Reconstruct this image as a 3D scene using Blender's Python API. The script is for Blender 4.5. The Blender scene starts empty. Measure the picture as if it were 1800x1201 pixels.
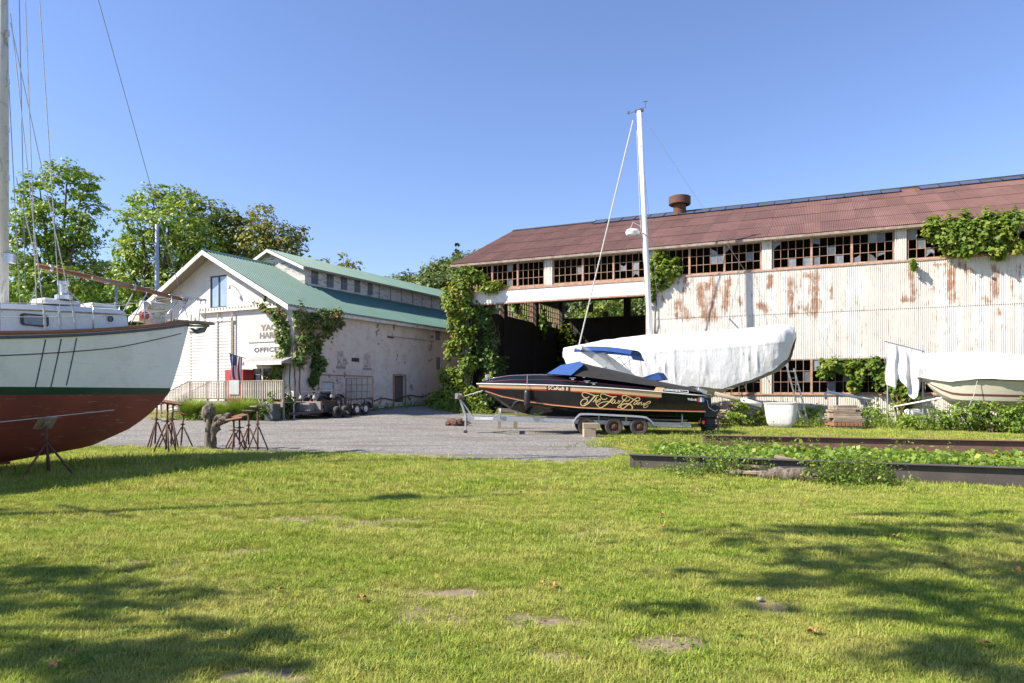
import bpy, bmesh, math, random
import numpy as np
from mathutils import Vector, Matrix, Euler, noise as mnoise

sc = bpy.context.scene
C = sc.collection
R = math.radians
random.seed(7)
rng = np.random.default_rng(7)

# ------------------------------------------------------------------ camera, sky, sun, exposure
EYE = 1.65
cam_data = bpy.data.cameras.new('camera')
cam_data.sensor_width = 36.0
cam_data.lens = 24.0
cam_data.shift_y = 0.0497
cam_data.clip_start = 0.05
cam_data.clip_end = 3000
cam = bpy.data.objects.new('camera', cam_data)
cam.location = (0, 0, EYE)
cam.rotation_euler = (R(90), 0, 0)
C.objects.link(cam)
sc.camera = cam

SUN_AZ = Vector((-0.968, -0.25, 0)).normalized()      # horizontal direction towards the sun
SUN_EL = R(41)
world = bpy.data.worlds.new('World')
sc.world = world
world.use_nodes = True
wn = world.node_tree
sky = wn.nodes.new('ShaderNodeTexSky')
sky.sky_type = 'NISHITA'
sky.sun_disc = False
sky.sun_elevation = SUN_EL
sky.sun_rotation = math.atan2(SUN_AZ.x, SUN_AZ.y)
sky.air_density = 1.15
sky.dust_density = 0.25
sky.ozone_density = 5.0
bg = wn.nodes['Background']
bg.inputs['Strength'].default_value = 0.1
tone = wn.nodes.new('ShaderNodeMix'); tone.data_type = 'RGBA'; tone.blend_type = 'MULTIPLY'
tone.inputs[0].default_value = 1.0; tone.inputs[7].default_value = (1.03, 0.95, 1.08, 1)
wn.links.new(sky.outputs[0], tone.inputs[6])
wn.links.new(tone.outputs[2], bg.inputs['Color'])

sun_data = bpy.data.lights.new('sun', 'SUN')
sun_data.energy = 5.0
sun_data.angle = R(0.5)
sun_data.color = (1.0, 0.93, 0.80)
sun = bpy.data.objects.new('sun', sun_data)
S = Vector((SUN_AZ.x * math.cos(SUN_EL), SUN_AZ.y * math.cos(SUN_EL), math.sin(SUN_EL)))
sun.rotation_euler = S.to_track_quat('Z', 'Y').to_euler()
sun.location = (-20, -5, 30)
C.objects.link(sun)

sc.view_settings.view_transform = 'Standard'
sc.view_settings.look = 'None'
sc.view_settings.gamma = 1.0
sc.view_settings.use_curve_mapping = False
sc.view_settings.exposure = 1.0

# ------------------------------------------------------------------ survey helpers (sizes taken off the photograph)
F = 1200.0
def P(px, py, Y):
    return Vector(((px - 900) / F * Y, Y, EYE + (690 - py) / F * Y))
def ZH(py, Y):
    return EYE + (690 - py) / F * Y
def along(o, d, px):
    """distance along a plan line o + s d at which it is seen at picture column px, and the depth there"""
    m = (px - 900) / F
    s = (m * o[1] - o[0]) / (d[0] - m * d[1])
    return s, o[1] + s * d[1]
def sm(a, b, x):
    t = np.clip((x - a) / (b - a), 0, 1)
    return t * t * (3 - 2 * t)
def gz(x, y):
    """height of the ground"""
    sl = 0.018 + (0.022 - 0.018) * sm(9, 1, x) + (0.043 - 0.022) * sm(-1, -7, x)
    r = np.clip(y - 24, 0, 34)
    r = r * r / (r + 3.0)
    return float(sl * r) if np.isscalar(x) else sl * r

# ------------------------------------------------------------------ scene helpers
def link(o, parent=None):
    C.objects.link(o)
    if parent is not None:
        o.parent = parent
    return o
def tag(o, label, cat, group=None):
    o['label'] = label
    o['category'] = cat
    if group:
        o['group'] = group
    return o
def thing(name, label, cat, loc=(0, 0, 0), rz=0.0, group=None):
    o = bpy.data.objects.new(name, None)
    o.empty_display_size = 0.2
    C.objects.link(o)
    o.location = loc
    o.rotation_euler = (0, 0, rz)
    return tag(o, label, cat, group)
def structure(o):
    o['kind'] = 'structure'
    return o
def stuff(o, label=None, cat=None):
    o['kind'] = 'stuff'
    if label:
        tag(o, label, cat)
    return o
def add(name, me, parent=None, loc=None, rot=None, mat=None):
    o = bpy.data.objects.new(name, me)
    link(o, parent)
    if loc is not None:
        o.location = loc
    if rot is not None:
        o.rotation_euler = rot
    if mat is not None:
        me.materials.append(mat)
    return o
def copy_tree(o, parent=None):
    c = o.copy()
    C.objects.link(c)
    c.parent = parent
    for ch in list(o.children):
        copy_tree(ch, c)
    return c

class MB:
    """collects faces, then links them as one mesh object"""
    def __init__(s):
        s.v = []; s.f = []; s.m = []
    def quad(s, a, b, c, d, m=0):
        n = len(s.v); s.v += [tuple(a), tuple(b), tuple(c), tuple(d)]; s.f.append((n, n+1, n+2, n+3)); s.m.append(m)
        return s
    def poly(s, pts, m=0):
        n = len(s.v); s.v += [tuple(p) for p in pts]; s.f.append(tuple(range(n, n+len(pts)))); s.m.append(m)
        return s
    def box(s, c, size, rot=None, m=0, taper=1.0):
        c = Vector(c); hx, hy, hz = size[0]/2, size[1]/2, size[2]/2
        M = rot.to_matrix() if isinstance(rot, Euler) else (Euler(rot).to_matrix() if rot is not None else Matrix.Identity(3))
        n = len(s.v)
        for z in (-1, 1):
            t = taper if z > 0 else 1
            for x, y in ((-1,-1),(1,-1),(1,1),(-1,1)):
                s.v.append(tuple(c + M @ Vector((x*hx*t, y*hy*t, z*hz))))
        for f in ((0,3,2,1),(4,5,6,7),(0,1,5,4),(1,2,6,5),(2,3,7,6),(3,0,4,7)):
            s.f.append(tuple(n+i for i in f)); s.m.append(m)
        return s
    def bb(s, x0, x1, y0, y1, z0, z1, m=0):
        return s.box(((x0+x1)/2, (y0+y1)/2, (z0+z1)/2), (x1-x0, y1-y0, z1-z0), m=m)
    def tube(s, pts, r, n=6, m=0, cap=True):
        pts = [Vector(p) for p in pts]
        rs = r if isinstance(r, (list, tuple)) else [r]*len(pts)
        rings = []
        ref = None
        for i, p in enumerate(pts):
            a = pts[max(0, i-1)]; b = pts[min(len(pts)-1, i+1)]
            t = (b - a)
            if t.length < 1e-9: t = Vector((0, 0, 1))
            t.normalize()
            if ref is None:
                ref = Vector((0, 0, 1)) if abs(t.z) < 0.9 else Vector((1, 0, 0))
            u = t.cross(ref).normalized(); w = u.cross(t).normalized()
            ref = w
            k = len(s.v)
            for j in range(n):
                an = 2*math.pi*j/n
                s.v.append(tuple(p + (u*math.cos(an) + w*math.sin(an))*rs[i]))
            rings.append(k)
        for a, b in zip(rings, rings[1:]):
            for j in range(n):
                s.f.append((a+j, a+(j+1)%n, b+(j+1)%n, b+j)); s.m.append(m)
        if cap:
            s.f.append(tuple(rings[0]+j for j in reversed(range(n)))); s.m.append(m)
            s.f.append(tuple(rings[-1]+j for j in range(n))); s.m.append(m)
        return s
    def bar(s, a, b, w, h, m=0):
        """rectangular bar from a to b"""
        a = Vector(a); b = Vector(b); t = (b-a)
        L = t.length; t.normalize()
        ref = Vector((0, 0, 1)) if abs(t.z) < 0.95 else Vector((0, 1, 0))
        u = t.cross(ref).normalized(); v = u.cross(t).normalized()
        n = len(s.v)
        for p in (a, b):
            for x, y in ((-1,-1),(1,-1),(1,1),(-1,1)):
                s.v.append(tuple(p + u*(x*w/2) + v*(y*h/2)))
        for f in ((0,3,2,1),(4,5,6,7),(0,1,5,4),(1,2,6,5),(2,3,7,6),(3,0,4,7)):
            s.f.append(tuple(n+i for i in f)); s.m.append(m)
        return s
    def lathe(s, prof, n=24, c=(0,0,0), axis='z', m=0):
        """prof: list of (radius, height)"""
        rings = []
        for r, h in prof:
            k = len(s.v)
            for j in range(n):
                an = 2*math.pi*j/n
                x, y = r*math.cos(an), r*math.sin(an)
                q = (x, y, h) if axis == 'z' else ((x, h, y) if axis == 'y' else (h, x, y))
                s.v.append((q[0]+c[0], q[1]+c[1], q[2]+c[2]))
            rings.append(k)
        for a, b in zip(rings, rings[1:]):
            for j in range(n):
                s.f.append((a+j, a+(j+1)%n, b+(j+1)%n, b+j)); s.m.append(m)
        return s
    def grid(s, rows, m=0, closed=False, mfun=None):
        """rows of points, all of the same length"""
        k0 = len(s.v); n = len(rows[0])
        for r in rows:
            s.v += [tuple(p) for p in r]
        for i in range(len(rows)-1):
            for j in range(n if closed else n-1):
                a = k0+i*n+j; b = k0+i*n+(j+1) % n
                s.f.append((a, b, b+n, a+n)); s.m.append(mfun(i, j) if mfun else m)
        return s
    def extrude(s, pts, d, m=0):
        """flat polygon pts swept by vector d into a solid"""
        d = Vector(d); n = len(s.v); k = len(pts)
        s.v += [tuple(p) for p in pts] + [tuple(Vector(p)+d) for p in pts]
        s.f.append(tuple(range(n, n+k))[::-1]); s.m.append(m)
        s.f.append(tuple(range(n+k, n+2*k))); s.m.append(m)
        for j in range(k):
            s.f.append((n+j, n+(j+1)%k, n+k+(j+1)%k, n+k+j)); s.m.append(m)
        return s
    def mesh(s, name, mats=None, smooth=False, bevel=0.0, merge=False, fix=True):
        me = bpy.data.meshes.new(name)
        me.from_pydata(s.v, [], s.f)
        me.update()
        mats = mats if isinstance(mats, (list, tuple)) else ([mats] if mats else [])
        for mm in mats:
            me.materials.append(mm)
        if len(mats) > 1:
            me.polygons.foreach_set('material_index', s.m)
        if bevel or merge or fix:
            bm = bmesh.new(); bm.from_mesh(me)
            if merge:
                bmesh.ops.remove_doubles(bm, verts=bm.verts, dist=1e-4)
            if fix:
                bmesh.ops.recalc_face_normals(bm, faces=bm.faces)
            if bevel:
                es = [e for e in bm.edges if len(e.link_faces) == 2 and e.calc_face_angle(0) > 0.5]
                bmesh.ops.bevel(bm, geom=es, offset=bevel, segments=1, affect='EDGES', clamp_overlap=True)
            bm.to_mesh(me); bm.free()
        if smooth:
            me.polygons.foreach_set('use_smooth', [True]*len(me.polygons))
            if smooth is not True:
                me.set_sharp_from_angle(angle=R(smooth))
        me.update()
        return me
    def build(s, name, mats=None, parent=None, loc=None, rot=None, **k):
        return add(name, s.mesh(name, mats, **k), parent, loc, rot)

def np_mesh(name, verts, quads, mat, tint=None, smooth=False):
    """fast mesh out of numpy arrays: verts (n,3), quads (m,4)"""
    me = bpy.data.meshes.new(name)
    nv, nf, k = len(verts), len(quads), quads.shape[1]
    me.vertices.add(nv); me.loops.add(nf*k); me.polygons.add(nf)
    me.vertices.foreach_set('co', np.ascontiguousarray(verts, dtype=np.float32).ravel())
    me.loops.foreach_set('vertex_index', np.ascontiguousarray(quads, dtype=np.int32).ravel())
    me.polygons.foreach_set('loop_start', np.arange(0, nf*k, k, dtype=np.int32))
    if smooth:
        me.polygons.foreach_set('use_smooth', np.ones(nf, dtype=bool))
    if tint is not None:
        a = me.attributes.new('tint', 'FLOAT', 'POINT')
        a.data.foreach_set('value', np.ascontiguousarray(tint, dtype=np.float32))
    me.update(calc_edges=True)
    me.materials.append(mat)
    return me

def spline(pts, n=8):
    """Catmull-Rom through points of any dimension"""
    pts = [np.array(p, float) for p in pts]
    out = []
    for i in range(len(pts)-1):
        p0 = pts[max(0, i-1)]; p1 = pts[i]; p2 = pts[i+1]; p3 = pts[min(len(pts)-1, i+2)]
        for j in range(n):
            t = j/n
            out.append(0.5*((2*p1) + (-p0+p2)*t + (2*p0-5*p1+4*p2-p3)*t*t + (-p0+3*p1-3*p2+p3)*t**3))
    out.append(pts[-1])
    return out
def text_mesh(body, size, bold=0.0, extr=0.004, spacing=1.0):
    cu = bpy.data.curves.new('lettering', 'FONT')
    cu.body = body; cu.size = size; cu.offset = bold; cu.extrude = extr; cu.space_character = spacing
    cu.resolution_u = 3
    o = bpy.data.objects.new('lettering', cu)
    C.objects.link(o)
    dg = bpy.context.evaluated_depsgraph_get()
    me = bpy.data.meshes.new_from_object(o.evaluated_get(dg))
    bpy.data.objects.remove(o); bpy.data.curves.remove(cu)
    me.materials.clear()
    return me
def fit_mesh(me, x0, x1, z0, z1, y=0.0):
    """lay a lettering mesh (drawn in xy) upright into the box x0..x1, z0..z1 of the xz plane"""
    n = len(me.vertices); co = np.empty(n*3, np.float32); me.vertices.foreach_get('co', co); co = co.reshape(-1, 3)
    a, b = co.min(0), co.max(0)
    o = np.empty_like(co)
    o[:, 0] = x0 + (co[:, 0]-a[0])/(b[0]-a[0])*(x1-x0)
    o[:, 2] = z0 + (co[:, 1]-a[1])/(b[1]-a[1])*(z1-z0)
    o[:, 1] = y - co[:, 2]
    me.vertices.foreach_set('co', o.ravel()); me.update()
    return me

# ------------------------------------------------------------------ materials
class NT:
    def __init__(s, name):
        s.mat = bpy.data.materials.new(name); s.mat.use_nodes = True
        s.t = s.mat.node_tree; s.n = s.t.nodes; s.b = s.n['Principled BSDF']; s.out = s.n['Material Output']
    def new(s, ty, **k):
        nd = s.n.new('ShaderNode'+ty)
        for a, v in k.items():
            setattr(nd, a, v)
        return nd
    def lk(s, a, b):
        s.t.links.new(a, b)
    def val(s, x, sock):
        if hasattr(x, 'node') or hasattr(x, 'is_linked'):
            s.lk(x, sock)
        else:
            sock.default_value = x
    def math(s, op, a, b=None, clamp=False):
        nd = s.new('Math', operation=op, use_clamp=clamp)
        s.val(a, nd.inputs[0])
        if b is not None:
            s.val(b, nd.inputs[1])
        return nd.outputs[0]
    def coord(s, kind='Object', scale=(1,1,1), rot=(0,0,0), loc=(0,0,0)):
        if kind == 'World':
            o = s.new('NewGeometry').outputs['Position']
        else:
            o = s.new('TexCoord').outputs[kind]
        mp = s.new('Mapping')
        mp.inputs['Scale'].default_value = scale; mp.inputs['Rotation'].default_value = rot; mp.inputs['Location'].default_value = loc
        s.lk(o, mp.inputs[0])
        return mp.outputs[0]
    def noise(s, vec, scale, detail=6, rough=0.55, dist=0.0):
        nd = s.new('TexNoise'); nd.inputs['Scale'].default_value = scale; nd.inputs['Detail'].default_value = detail
        nd.inputs['Roughness'].default_value = rough; nd.inputs['Distortion'].default_value = dist
        s.lk(vec, nd.inputs['Vector'])
        return nd.outputs['Fac']
    def ramp(s, fac, stops):
        nd = s.new('ValToRGB'); el = nd.color_ramp.elements
        while len(el) < len(stops): el.new(0.5)
        for e, (p, c) in zip(el, stops):
            e.position = p; e.color = tuple(c)+(1,) if len(c) == 3 else c
        s.val(fac, nd.inputs[0])
        return nd.outputs[0]
    def step(s, x, a, b):
        nd = s.new('MapRange'); nd.interpolation_type = 'SMOOTHSTEP'
        nd.inputs['From Min'].default_value = a; nd.inputs['From Max'].default_value = b
        s.val(x, nd.inputs['Value'])
        return nd.outputs[0]
    def mix(s, fac, a, b, mode='MIX'):
        nd = s.new('Mix', data_type='RGBA', blend_type=mode)
        s.val(fac, nd.inputs['Factor'])
        for x, sk in ((a, nd.inputs['A']), (b, nd.inputs['B'])):
            if isinstance(x, (tuple, list)): x = tuple(x)+(1,) if len(x) == 3 else x
            s.val(x, [q for q in nd.inputs if q.name == sk.name and q.type == 'RGBA'][0])
        return [q for q in nd.outputs if q.type == 'RGBA'][0]
    def bump(s, h, strength=0.3, dist=0.02):
        nd = s.new('Bump'); nd.inputs['Strength'].default_value = strength; nd.inputs['Distance'].default_value = dist
        s.lk(h, nd.inputs['Height']); s.lk(nd.outputs[0], s.b.inputs['Normal'])
        return nd
    def attr(s, name):
        nd = s.new('Attribute'); nd.attribute_name = name
        return nd.outputs['Fac']
    def rnd(s):
        return s.new('ObjectInfo').outputs['Random']
    def set(s, col=None, rough=None, metal=None, spec=None):
        for x, k in ((col, 'Base Color'), (rough, 'Roughness'), (metal, 'Metallic'), (spec, 'Specular IOR Level')):
            if x is None: continue
            if isinstance(x, (tuple, list)): x = tuple(x)+(1,) if len(x) == 3 else x
            s.val(x, s.b.inputs[k])
        return s.mat

def simple(name, c1, c2=None, scale=4.0, rough=0.6, metal=0.0, bump=0.0, bscale=30.0, stretch=(1,1,1), lo=0.35, hi=0.65, spec=None, vary=0.0, dirt=None, dirt_amt=0.5):
    t = NT(name)
    co = t.coord('Object', stretch)
    c2 = c2 if c2 is not None else tuple(x*0.75 for x in c1)
    col = t.ramp(t.noise(co, scale, 7, 0.62), [(lo, c1), (hi, c2)])
    if dirt is not None:
        f = t.step(t.noise(co, scale*2.7, 8, 0.7, 0.6), 0.66 - dirt_amt*0.25, 0.74 - dirt_amt*0.1)
        col = t.mix(f, col, dirt)
    if vary:
        v = t.math('ADD', t.math('MULTIPLY', t.rnd(), 2*vary), 1-vary)
        cc = t.new('CombineColor'); [t.lk(v, cc.inputs[i]) for i in range(3)]
        col = t.mix(1.0, col, cc.outputs[0], 'MULTIPLY')
    if bump:
        t.bump(t.noise(co, bscale, 5, 0.6), bump, 0.02)
    return t.set(col, rough, metal, spec)

def leafmat(name, stops, trans=0.35, rough=0.5, spec=0.35, up=0.0):
    t = NT(name)
    col = t.ramp(t.attr('tint'), stops)
    t.set(col, rough, 0, spec)
    if up:   # the sward as a whole faces up, whatever way each blade leans
        g = t.new('NewGeometry'); vm = t.new('VectorMath', operation='SCALE'); vm.inputs['Scale'].default_value = 1-up; t.lk(g.outputs['Normal'], vm.inputs[0])
        va = t.new('VectorMath', operation='ADD'); t.lk(vm.outputs[0], va.inputs[0]); va.inputs[1].default_value = (0, 0, up)
        vn_ = t.new('VectorMath', operation='NORMALIZE'); t.lk(va.outputs[0], vn_.inputs[0]); t.lk(vn_.outputs[0], t.b.inputs['Normal'])
    tr = t.new('BsdfTranslucent')
    t.lk(t.mix(1.0, col, (1.25, 1.2, 0.55), 'MULTIPLY'), tr.inputs['Color'])
    mx = t.new('MixShader'); mx.inputs[0].default_value = trans
    t.lk(t.b.outputs[0], mx.inputs[1]); t.lk(tr.outputs[0], mx.inputs[2]); t.lk(mx.outputs[0], t.out.inputs['Surface'])
    return t.mat

M = {}
M['white_paint'] = simple('white_paint', (.78,.77,.74), (.66,.64,.60), 3, .6, bump=.15, dirt=(.38,.34,.29), dirt_amt=.5)
M['white_gel'] = simple('white_gelcoat', (.70,.71,.70), (.60,.61,.60), 2, .35, dirt=(.42,.40,.37), dirt_amt=.35)
M['white_metal'] = simple('white_metal', (.75,.75,.74), (.62,.62,.60), 5, .4)
M['grey_metal'] = simple('galvanised_steel', (.50,.51,.52), (.38,.39,.40), 14, .42, .55, bump=.05)
M['steel'] = simple('stainless_tube', (.62,.63,.64), (.5,.5,.5), 6, .25, .9)
M['wire'] = simple('stay_wire', (.30,.30,.31), (.22,.22,.23), 6, .45, .5)
M['rope_white'] = simple('pale_rope', (.62,.60,.55), (.48,.46,.42), 30, .9)
M['rust'] = simple('rusty_steel', (.135,.060,.036), (.07,.034,.024), 12, .85, bump=.3, bscale=60, dirt=(.24,.12,.06), dirt_amt=.5)
M['rust_light'] = simple('rusty_painted_bar', (.34,.17,.10), (.42,.30,.23), 5, .85, bump=.2)
M['black_gel'] = simple('black_gelcoat', (.008,.008,.009), (.014,.013,.013), 2, .12, spec=.5)
M['black_plastic'] = simple('black_plastic', (.015,.015,.016), (.025,.025,.026), 9, .45)
M['rubber'] = simple('tyre_rubber', (.045,.04,.036), (.07,.062,.053), 8, .9, bump=.2)
M['dark'] = simple('dark_steel', (.03,.03,.03), (.05,.045,.04), 8, .6)
M['wood_grey'] = simple('weathered_wood', (.34,.29,.23), (.22,.18,.14), 3, .9, bump=.4, bscale=25, stretch=(1,8,8))
M['wood_brown'] = simple('varnished_spar', (.30,.12,.05), (.20,.075,.03), 4, .45, bump=.1, stretch=(1,8,8))
M['glass'] = simple('window_glass', (.10,.13,.16), (.16,.19,.22), 1.5, .08, spec=.8)
# ------------------------------------------------------------------ ground
GRAVEL = np.array([(-46,24),(-30,21.4),(-12.1,20.8),(-9.4,19.8),(-6.5,18.4),(-5.1,18.4),(-2.9,17.4),(0,16.3),(1.2,15.8),(2.5,16.6),(3.4,18.6),
    (2.7,21.2),(3.1,23.5),(3.6,26.2),(3.9,29),(3.2,34),(1.5,38.5),(-1.0,41.0),(-4.3,42.2),(-5.2,44.0),(-4.2,47.5),(2.2,60.5),(-0.2,60.5),(-9.1,38.4),(-9.9,36.2),(-10.4,34.7),
    (-13,33.9),(-19,34.6),(-26,36.0),(-46,38)], float)
def inside(poly, x, y):
    x = np.asarray(x, float); y = np.asarray(y, float); r = np.zeros(x.shape, bool)
    n = len(poly)
    for i in range(n):
        x1, y1 = poly[i]; x2, y2 = poly[(i+1) % n]
        c = ((y1 > y) != (y2 > y))
        with np.errstate(divide='ignore', invalid='ignore'):
            xi = (x2-x1)*(y-y1)/(y2-y1+1e-12)+x1
        r ^= (c & (x < xi))
    return r
def edge_dist(poly, x, y):
    x = np.asarray(x, float); y = np.asarray(y, float); d = np.full(x.shape, 1e9)
    n = len(poly)
    for i in range(n):
        a = poly[i]; b = poly[(i+1) % n]; ab = b-a
        t = np.clip(((x-a[0])*ab[0]+(y-a[1])*ab[1])/(ab@ab), 0, 1)
        d = np.minimum(d, np.hypot(x-a[0]-t*ab[0], y-a[1]-t*ab[1]))
    return d

def ground_material():
    t = NT('lawn_soil')
    co = t.coord('World')
    big = t.noise(co, .35, 5, .6)
    fine = t.noise(co, 14, 8, .7)
    col = t.ramp(fine, [(.3, (.075,.075,.018)), (.5, (.13,.135,.028)), (.72, (.20,.185,.06))])
    dry = t.step(big, .44, .62)
    col = t.mix(t.math('MULTIPLY', dry, .7), col, (.27,.22,.115))
    # bare earth patches worn into the lawn
    sep = t.new('SeparateXYZ'); t.lk(co, sep.inputs[0])
    n1 = t.noise(co, 3.0, 7, .7)
    for (x, y, rx, ry) in PATCHES:
        dx = t.math('DIVIDE', t.math('SUBTRACT', sep.outputs[0], x), rx)
        dy = t.math('DIVIDE', t.math('SUBTRACT', sep.outputs[1], y), ry)
        d = t.math('SQRT', t.math('ADD', t.math('MULTIPLY', dx, dx), t.math('MULTIPLY', dy, dy)))
        d = t.math('ADD', d, t.math('MULTIPLY', t.math('SUBTRACT', n1, .5), 3.6))
        col = t.mix(t.step(d, 1.35, .5), col, t.ramp(fine, [(.3, (.15,.108,.072)), (.7, (.32,.25,.18))]))
    t.bump(fine, .6, .03)
    return t.set(col, .95, 0, .1)
def gp(px, py):
    Y = 1980.0/(py-690); return (px-900)/F*Y, Y
PATCHES = []
for (px, py, rx, ry) in ((1362,1070,.26,.22),(775,1080,.28,.18),(800,1044,.40,.15),(1170,1135,.34,.20),(1003,1160,.24,.16),(640,928,.60,.22),(540,912,.85,.3),(690,916,.5,.2),(500,1190,.35,.13),(950,1095,.3,.12),(420,970,.3,.12),(905,1090,.2,.12)):
    x, y = gp(px, py); PATCHES.append((x, y, rx, ry))
M['soil'] = ground_material()

def bands(a):
    out = [a[0]]
    for lo, hi, st in a[1]:
        n = max(1, int(round((hi-lo)/st)))
        out += list(np.linspace(lo, hi, n+1)[1:])
    return np.array(out)
gx = bands((-900, [(-900,-200,100),(-200,-60,20),(-60,-16,4),(-16,16,.5),(16,60,4),(60,200,20),(200,900,100)]))
gy = bands((-120, [(-120,-20,20),(-20,0,2),(0,26,.5),(26,64,1.5),(64,140,8),(140,300,20),(300,1500,150)]))
XX, YY = np.meshgrid(gx, gy)
ZZ = gz(XX, YY)
nx = len(gx)
ii = (np.arange(len(gy)-1)[:, None]*nx + np.arange(nx-1)[None]).ravel()
ground = add('ground', np_mesh('ground', np.stack([XX.ravel(), YY.ravel(), ZZ.ravel()], 1), np.stack([ii, ii+1, ii+1+nx, ii+nx], 1), M['soil'], smooth=True))
structure(ground)

def gravel_material():
    t = NT('gravel')
    co = t.coord('World')
    vo = t.new('TexVoronoi'); vo.inputs['Scale'].default_value = 26; t.lk(co, vo.inputs['Vector'])
    sp = t.new('SeparateColor'); t.lk(vo.outputs['Color'], sp.inputs[0])
    col = t.ramp(sp.outputs[0], [(0, (.12,.112,.103)), (.5, (.215,.20,.183)), (.85, (.34,.318,.292)), (1, (.44,.42,.39))])
    big = t.noise(t.coord('World', (.35, 1.1, 1)), .8, 5, .6)
    col = t.mix(t.math('MULTIPLY', t.step(big, .45, .68), .6), col, (.15,.128,.105))
    rut = t.noise(t.coord('World', (.16, 2.2, 1), (0, 0, R(-8))), .9, 4, .6)
    col = t.mix(t.math('MULTIPLY', t.step(rut, .56, .64), .45), col, (.10,.088,.075))
    fine = t.noise(co, 7, 8, .75)
    col = t.mix(t.math('MULTIPLY', t.step(fine, .55, .7), .35), col, (.13,.13,.06))
    t.bump(vo.outputs['Distance'], .8, .03)
    return t.set(col, .92, 0, .2)
M['gravel'] = gravel_material()
st = .2
xs = np.arange(-46, 6, st); ys = np.arange(15, 61, st)
AX, AY = np.meshgrid(xs, ys)
jx = AX + rng.uniform(-.06, .06, AX.shape); jy = AY + rng.uniform(-.06, .06, AX.shape)
keep = inside(GRAVEL, AX+st/2, AY+st/2)
keep &= ~((edge_dist(GRAVEL, AX, AY) < .45) & (rng.random(AX.shape) < .3))
idx = np.argwhere(keep); n2 = len(xs)
idx = idx[(idx[:, 0] < len(ys)-1) & (idx[:, 1] < len(xs)-1)]
b0 = idx[:, 0]*n2+idx[:, 1]
gv = np.stack([jx.ravel(), jy.ravel(), (gz(jx, jy)+.006).ravel()], 1)
gq = np.stack([b0, b0+1, b0+1+n2, b0+n2], 1)
used, inv = np.unique(gq, return_inverse=True)
gravel = add('gravel_yard', np_mesh('gravel_yard', gv[used], inv.reshape(-1, 4), M['gravel'], smooth=True))
structure(gravel)
# ------------------------------------------------------------------ the big corrugated shed on the right
SO = np.array((-3.45, 44.0)); SD = np.array((.9119, -.4103)); SN = np.array((.4103, .9119)); SANG = math.atan2(SD[1], SD[0])
BAY = 6.22; NB = 6; SL = BAY*NB; SDEPTH = 18.96; EAVE = 10.0; RIDGE = 14.15
def s_at(px): return along(SO, SD, px)
def s_z(px, py):
    s, Y = s_at(px); return s, ZH(py, Y)

def shed_wall_material():
    t = NT('peeling_white_corrugated')
    co = t.coord('World', rot=(0, 0, -SANG))
    streak = t.noise(t.coord('World', (11, 11, .45), (0, 0, 0)), 1.6, 9, .75)
    spots = t.noise(co, 2.2, 9, .72, .4)
    base = t.ramp(t.noise(co, .7, 4), [(.3, (.64,.62,.57)), (.7, (.53,.505,.455))])
    base = t.mix(t.math('MULTIPLY', t.step(streak, .47, .66), .5), base, (.46,.42,.36))
    m = t.attr('tint')
    f = t.math('ADD', t.math('MULTIPLY', m, .46), t.math('ADD', t.math('MULTIPLY', t.math('SUBTRACT', streak, .5), 2.6), t.math('MULTIPLY', t.math('SUBTRACT', spots, .5), 1.6)))
    rust = t.ramp(t.noise(co, 6, 6, .7), [(.3, (.15,.065,.035)), (.55, (.27,.125,.065)), (.75, (.42,.26,.16))])
    col = t.mix(t.math('MULTIPLY', t.step(f, .10, .52), .9), base, rust)
    fleck = t.step(t.noise(t.coord('World', (9, 9, 2.2)), 1.3, 9, .75), .59, .67)
    col = t.mix(t.math('MULTIPLY', fleck, .7), col, (.27,.17,.11))
    return t.set(col, .75, 0, .25)
M['shed_wall'] = shed_wall_material()
def shed_roof_material():
    t = NT('oxide_red_roof')
    co = t.coord('World')
    n = t.noise(co, .5, 6, .65); st = t.noise(t.coord('World', (4, .5, .5), (0, 0, -SANG)), 1.2, 7, .7)
    col = t.ramp(n, [(.3, (.130,.066,.052)), (.55, (.160,.083,.066)), (.75, (.195,.112,.090))])
    col = t.mix(t.math('MULTIPLY', t.step(st, .5, .72), .4), col, (.105,.052,.045))
    v = t.math('ADD', t.math('MULTIPLY', t.rnd(), .28), .86)
    cc = t.new('CombineColor'); [t.lk(v, cc.inputs[i]) for i in range(3)]
    col = t.mix(1.0, col, cc.outputs[0], 'MULTIPLY')
    return t.set(col, .62, 0, .3)
M['shed_roof'] = shed_roof_material()
M['shed_dark'] = simple('dark_boarding', (.055,.045,.04), (.035,.03,.028), 2, .9, bump=.3, stretch=(4,4,.5), dirt=(.11,.06,.045), dirt_amt=.4)  # near-black brown boarding with slightly lighter reddish blotches
M['pane_old'] = simple('dusty_pane', (.20,.22,.24), (.11,.13,.15), 2.5, .30, spec=.4, vary=.4)
M['skylight'] = simple('skylight_glass', (.055,.065,.085), (.08,.09,.115), 1.2, .16, spec=.9, vary=.25)

shed = thing('corrugated_shed', 'huge white corrugated shed with rusty red roof and broken windows', 'shed', (SO[0], SO[1], 0), SANG)

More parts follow.
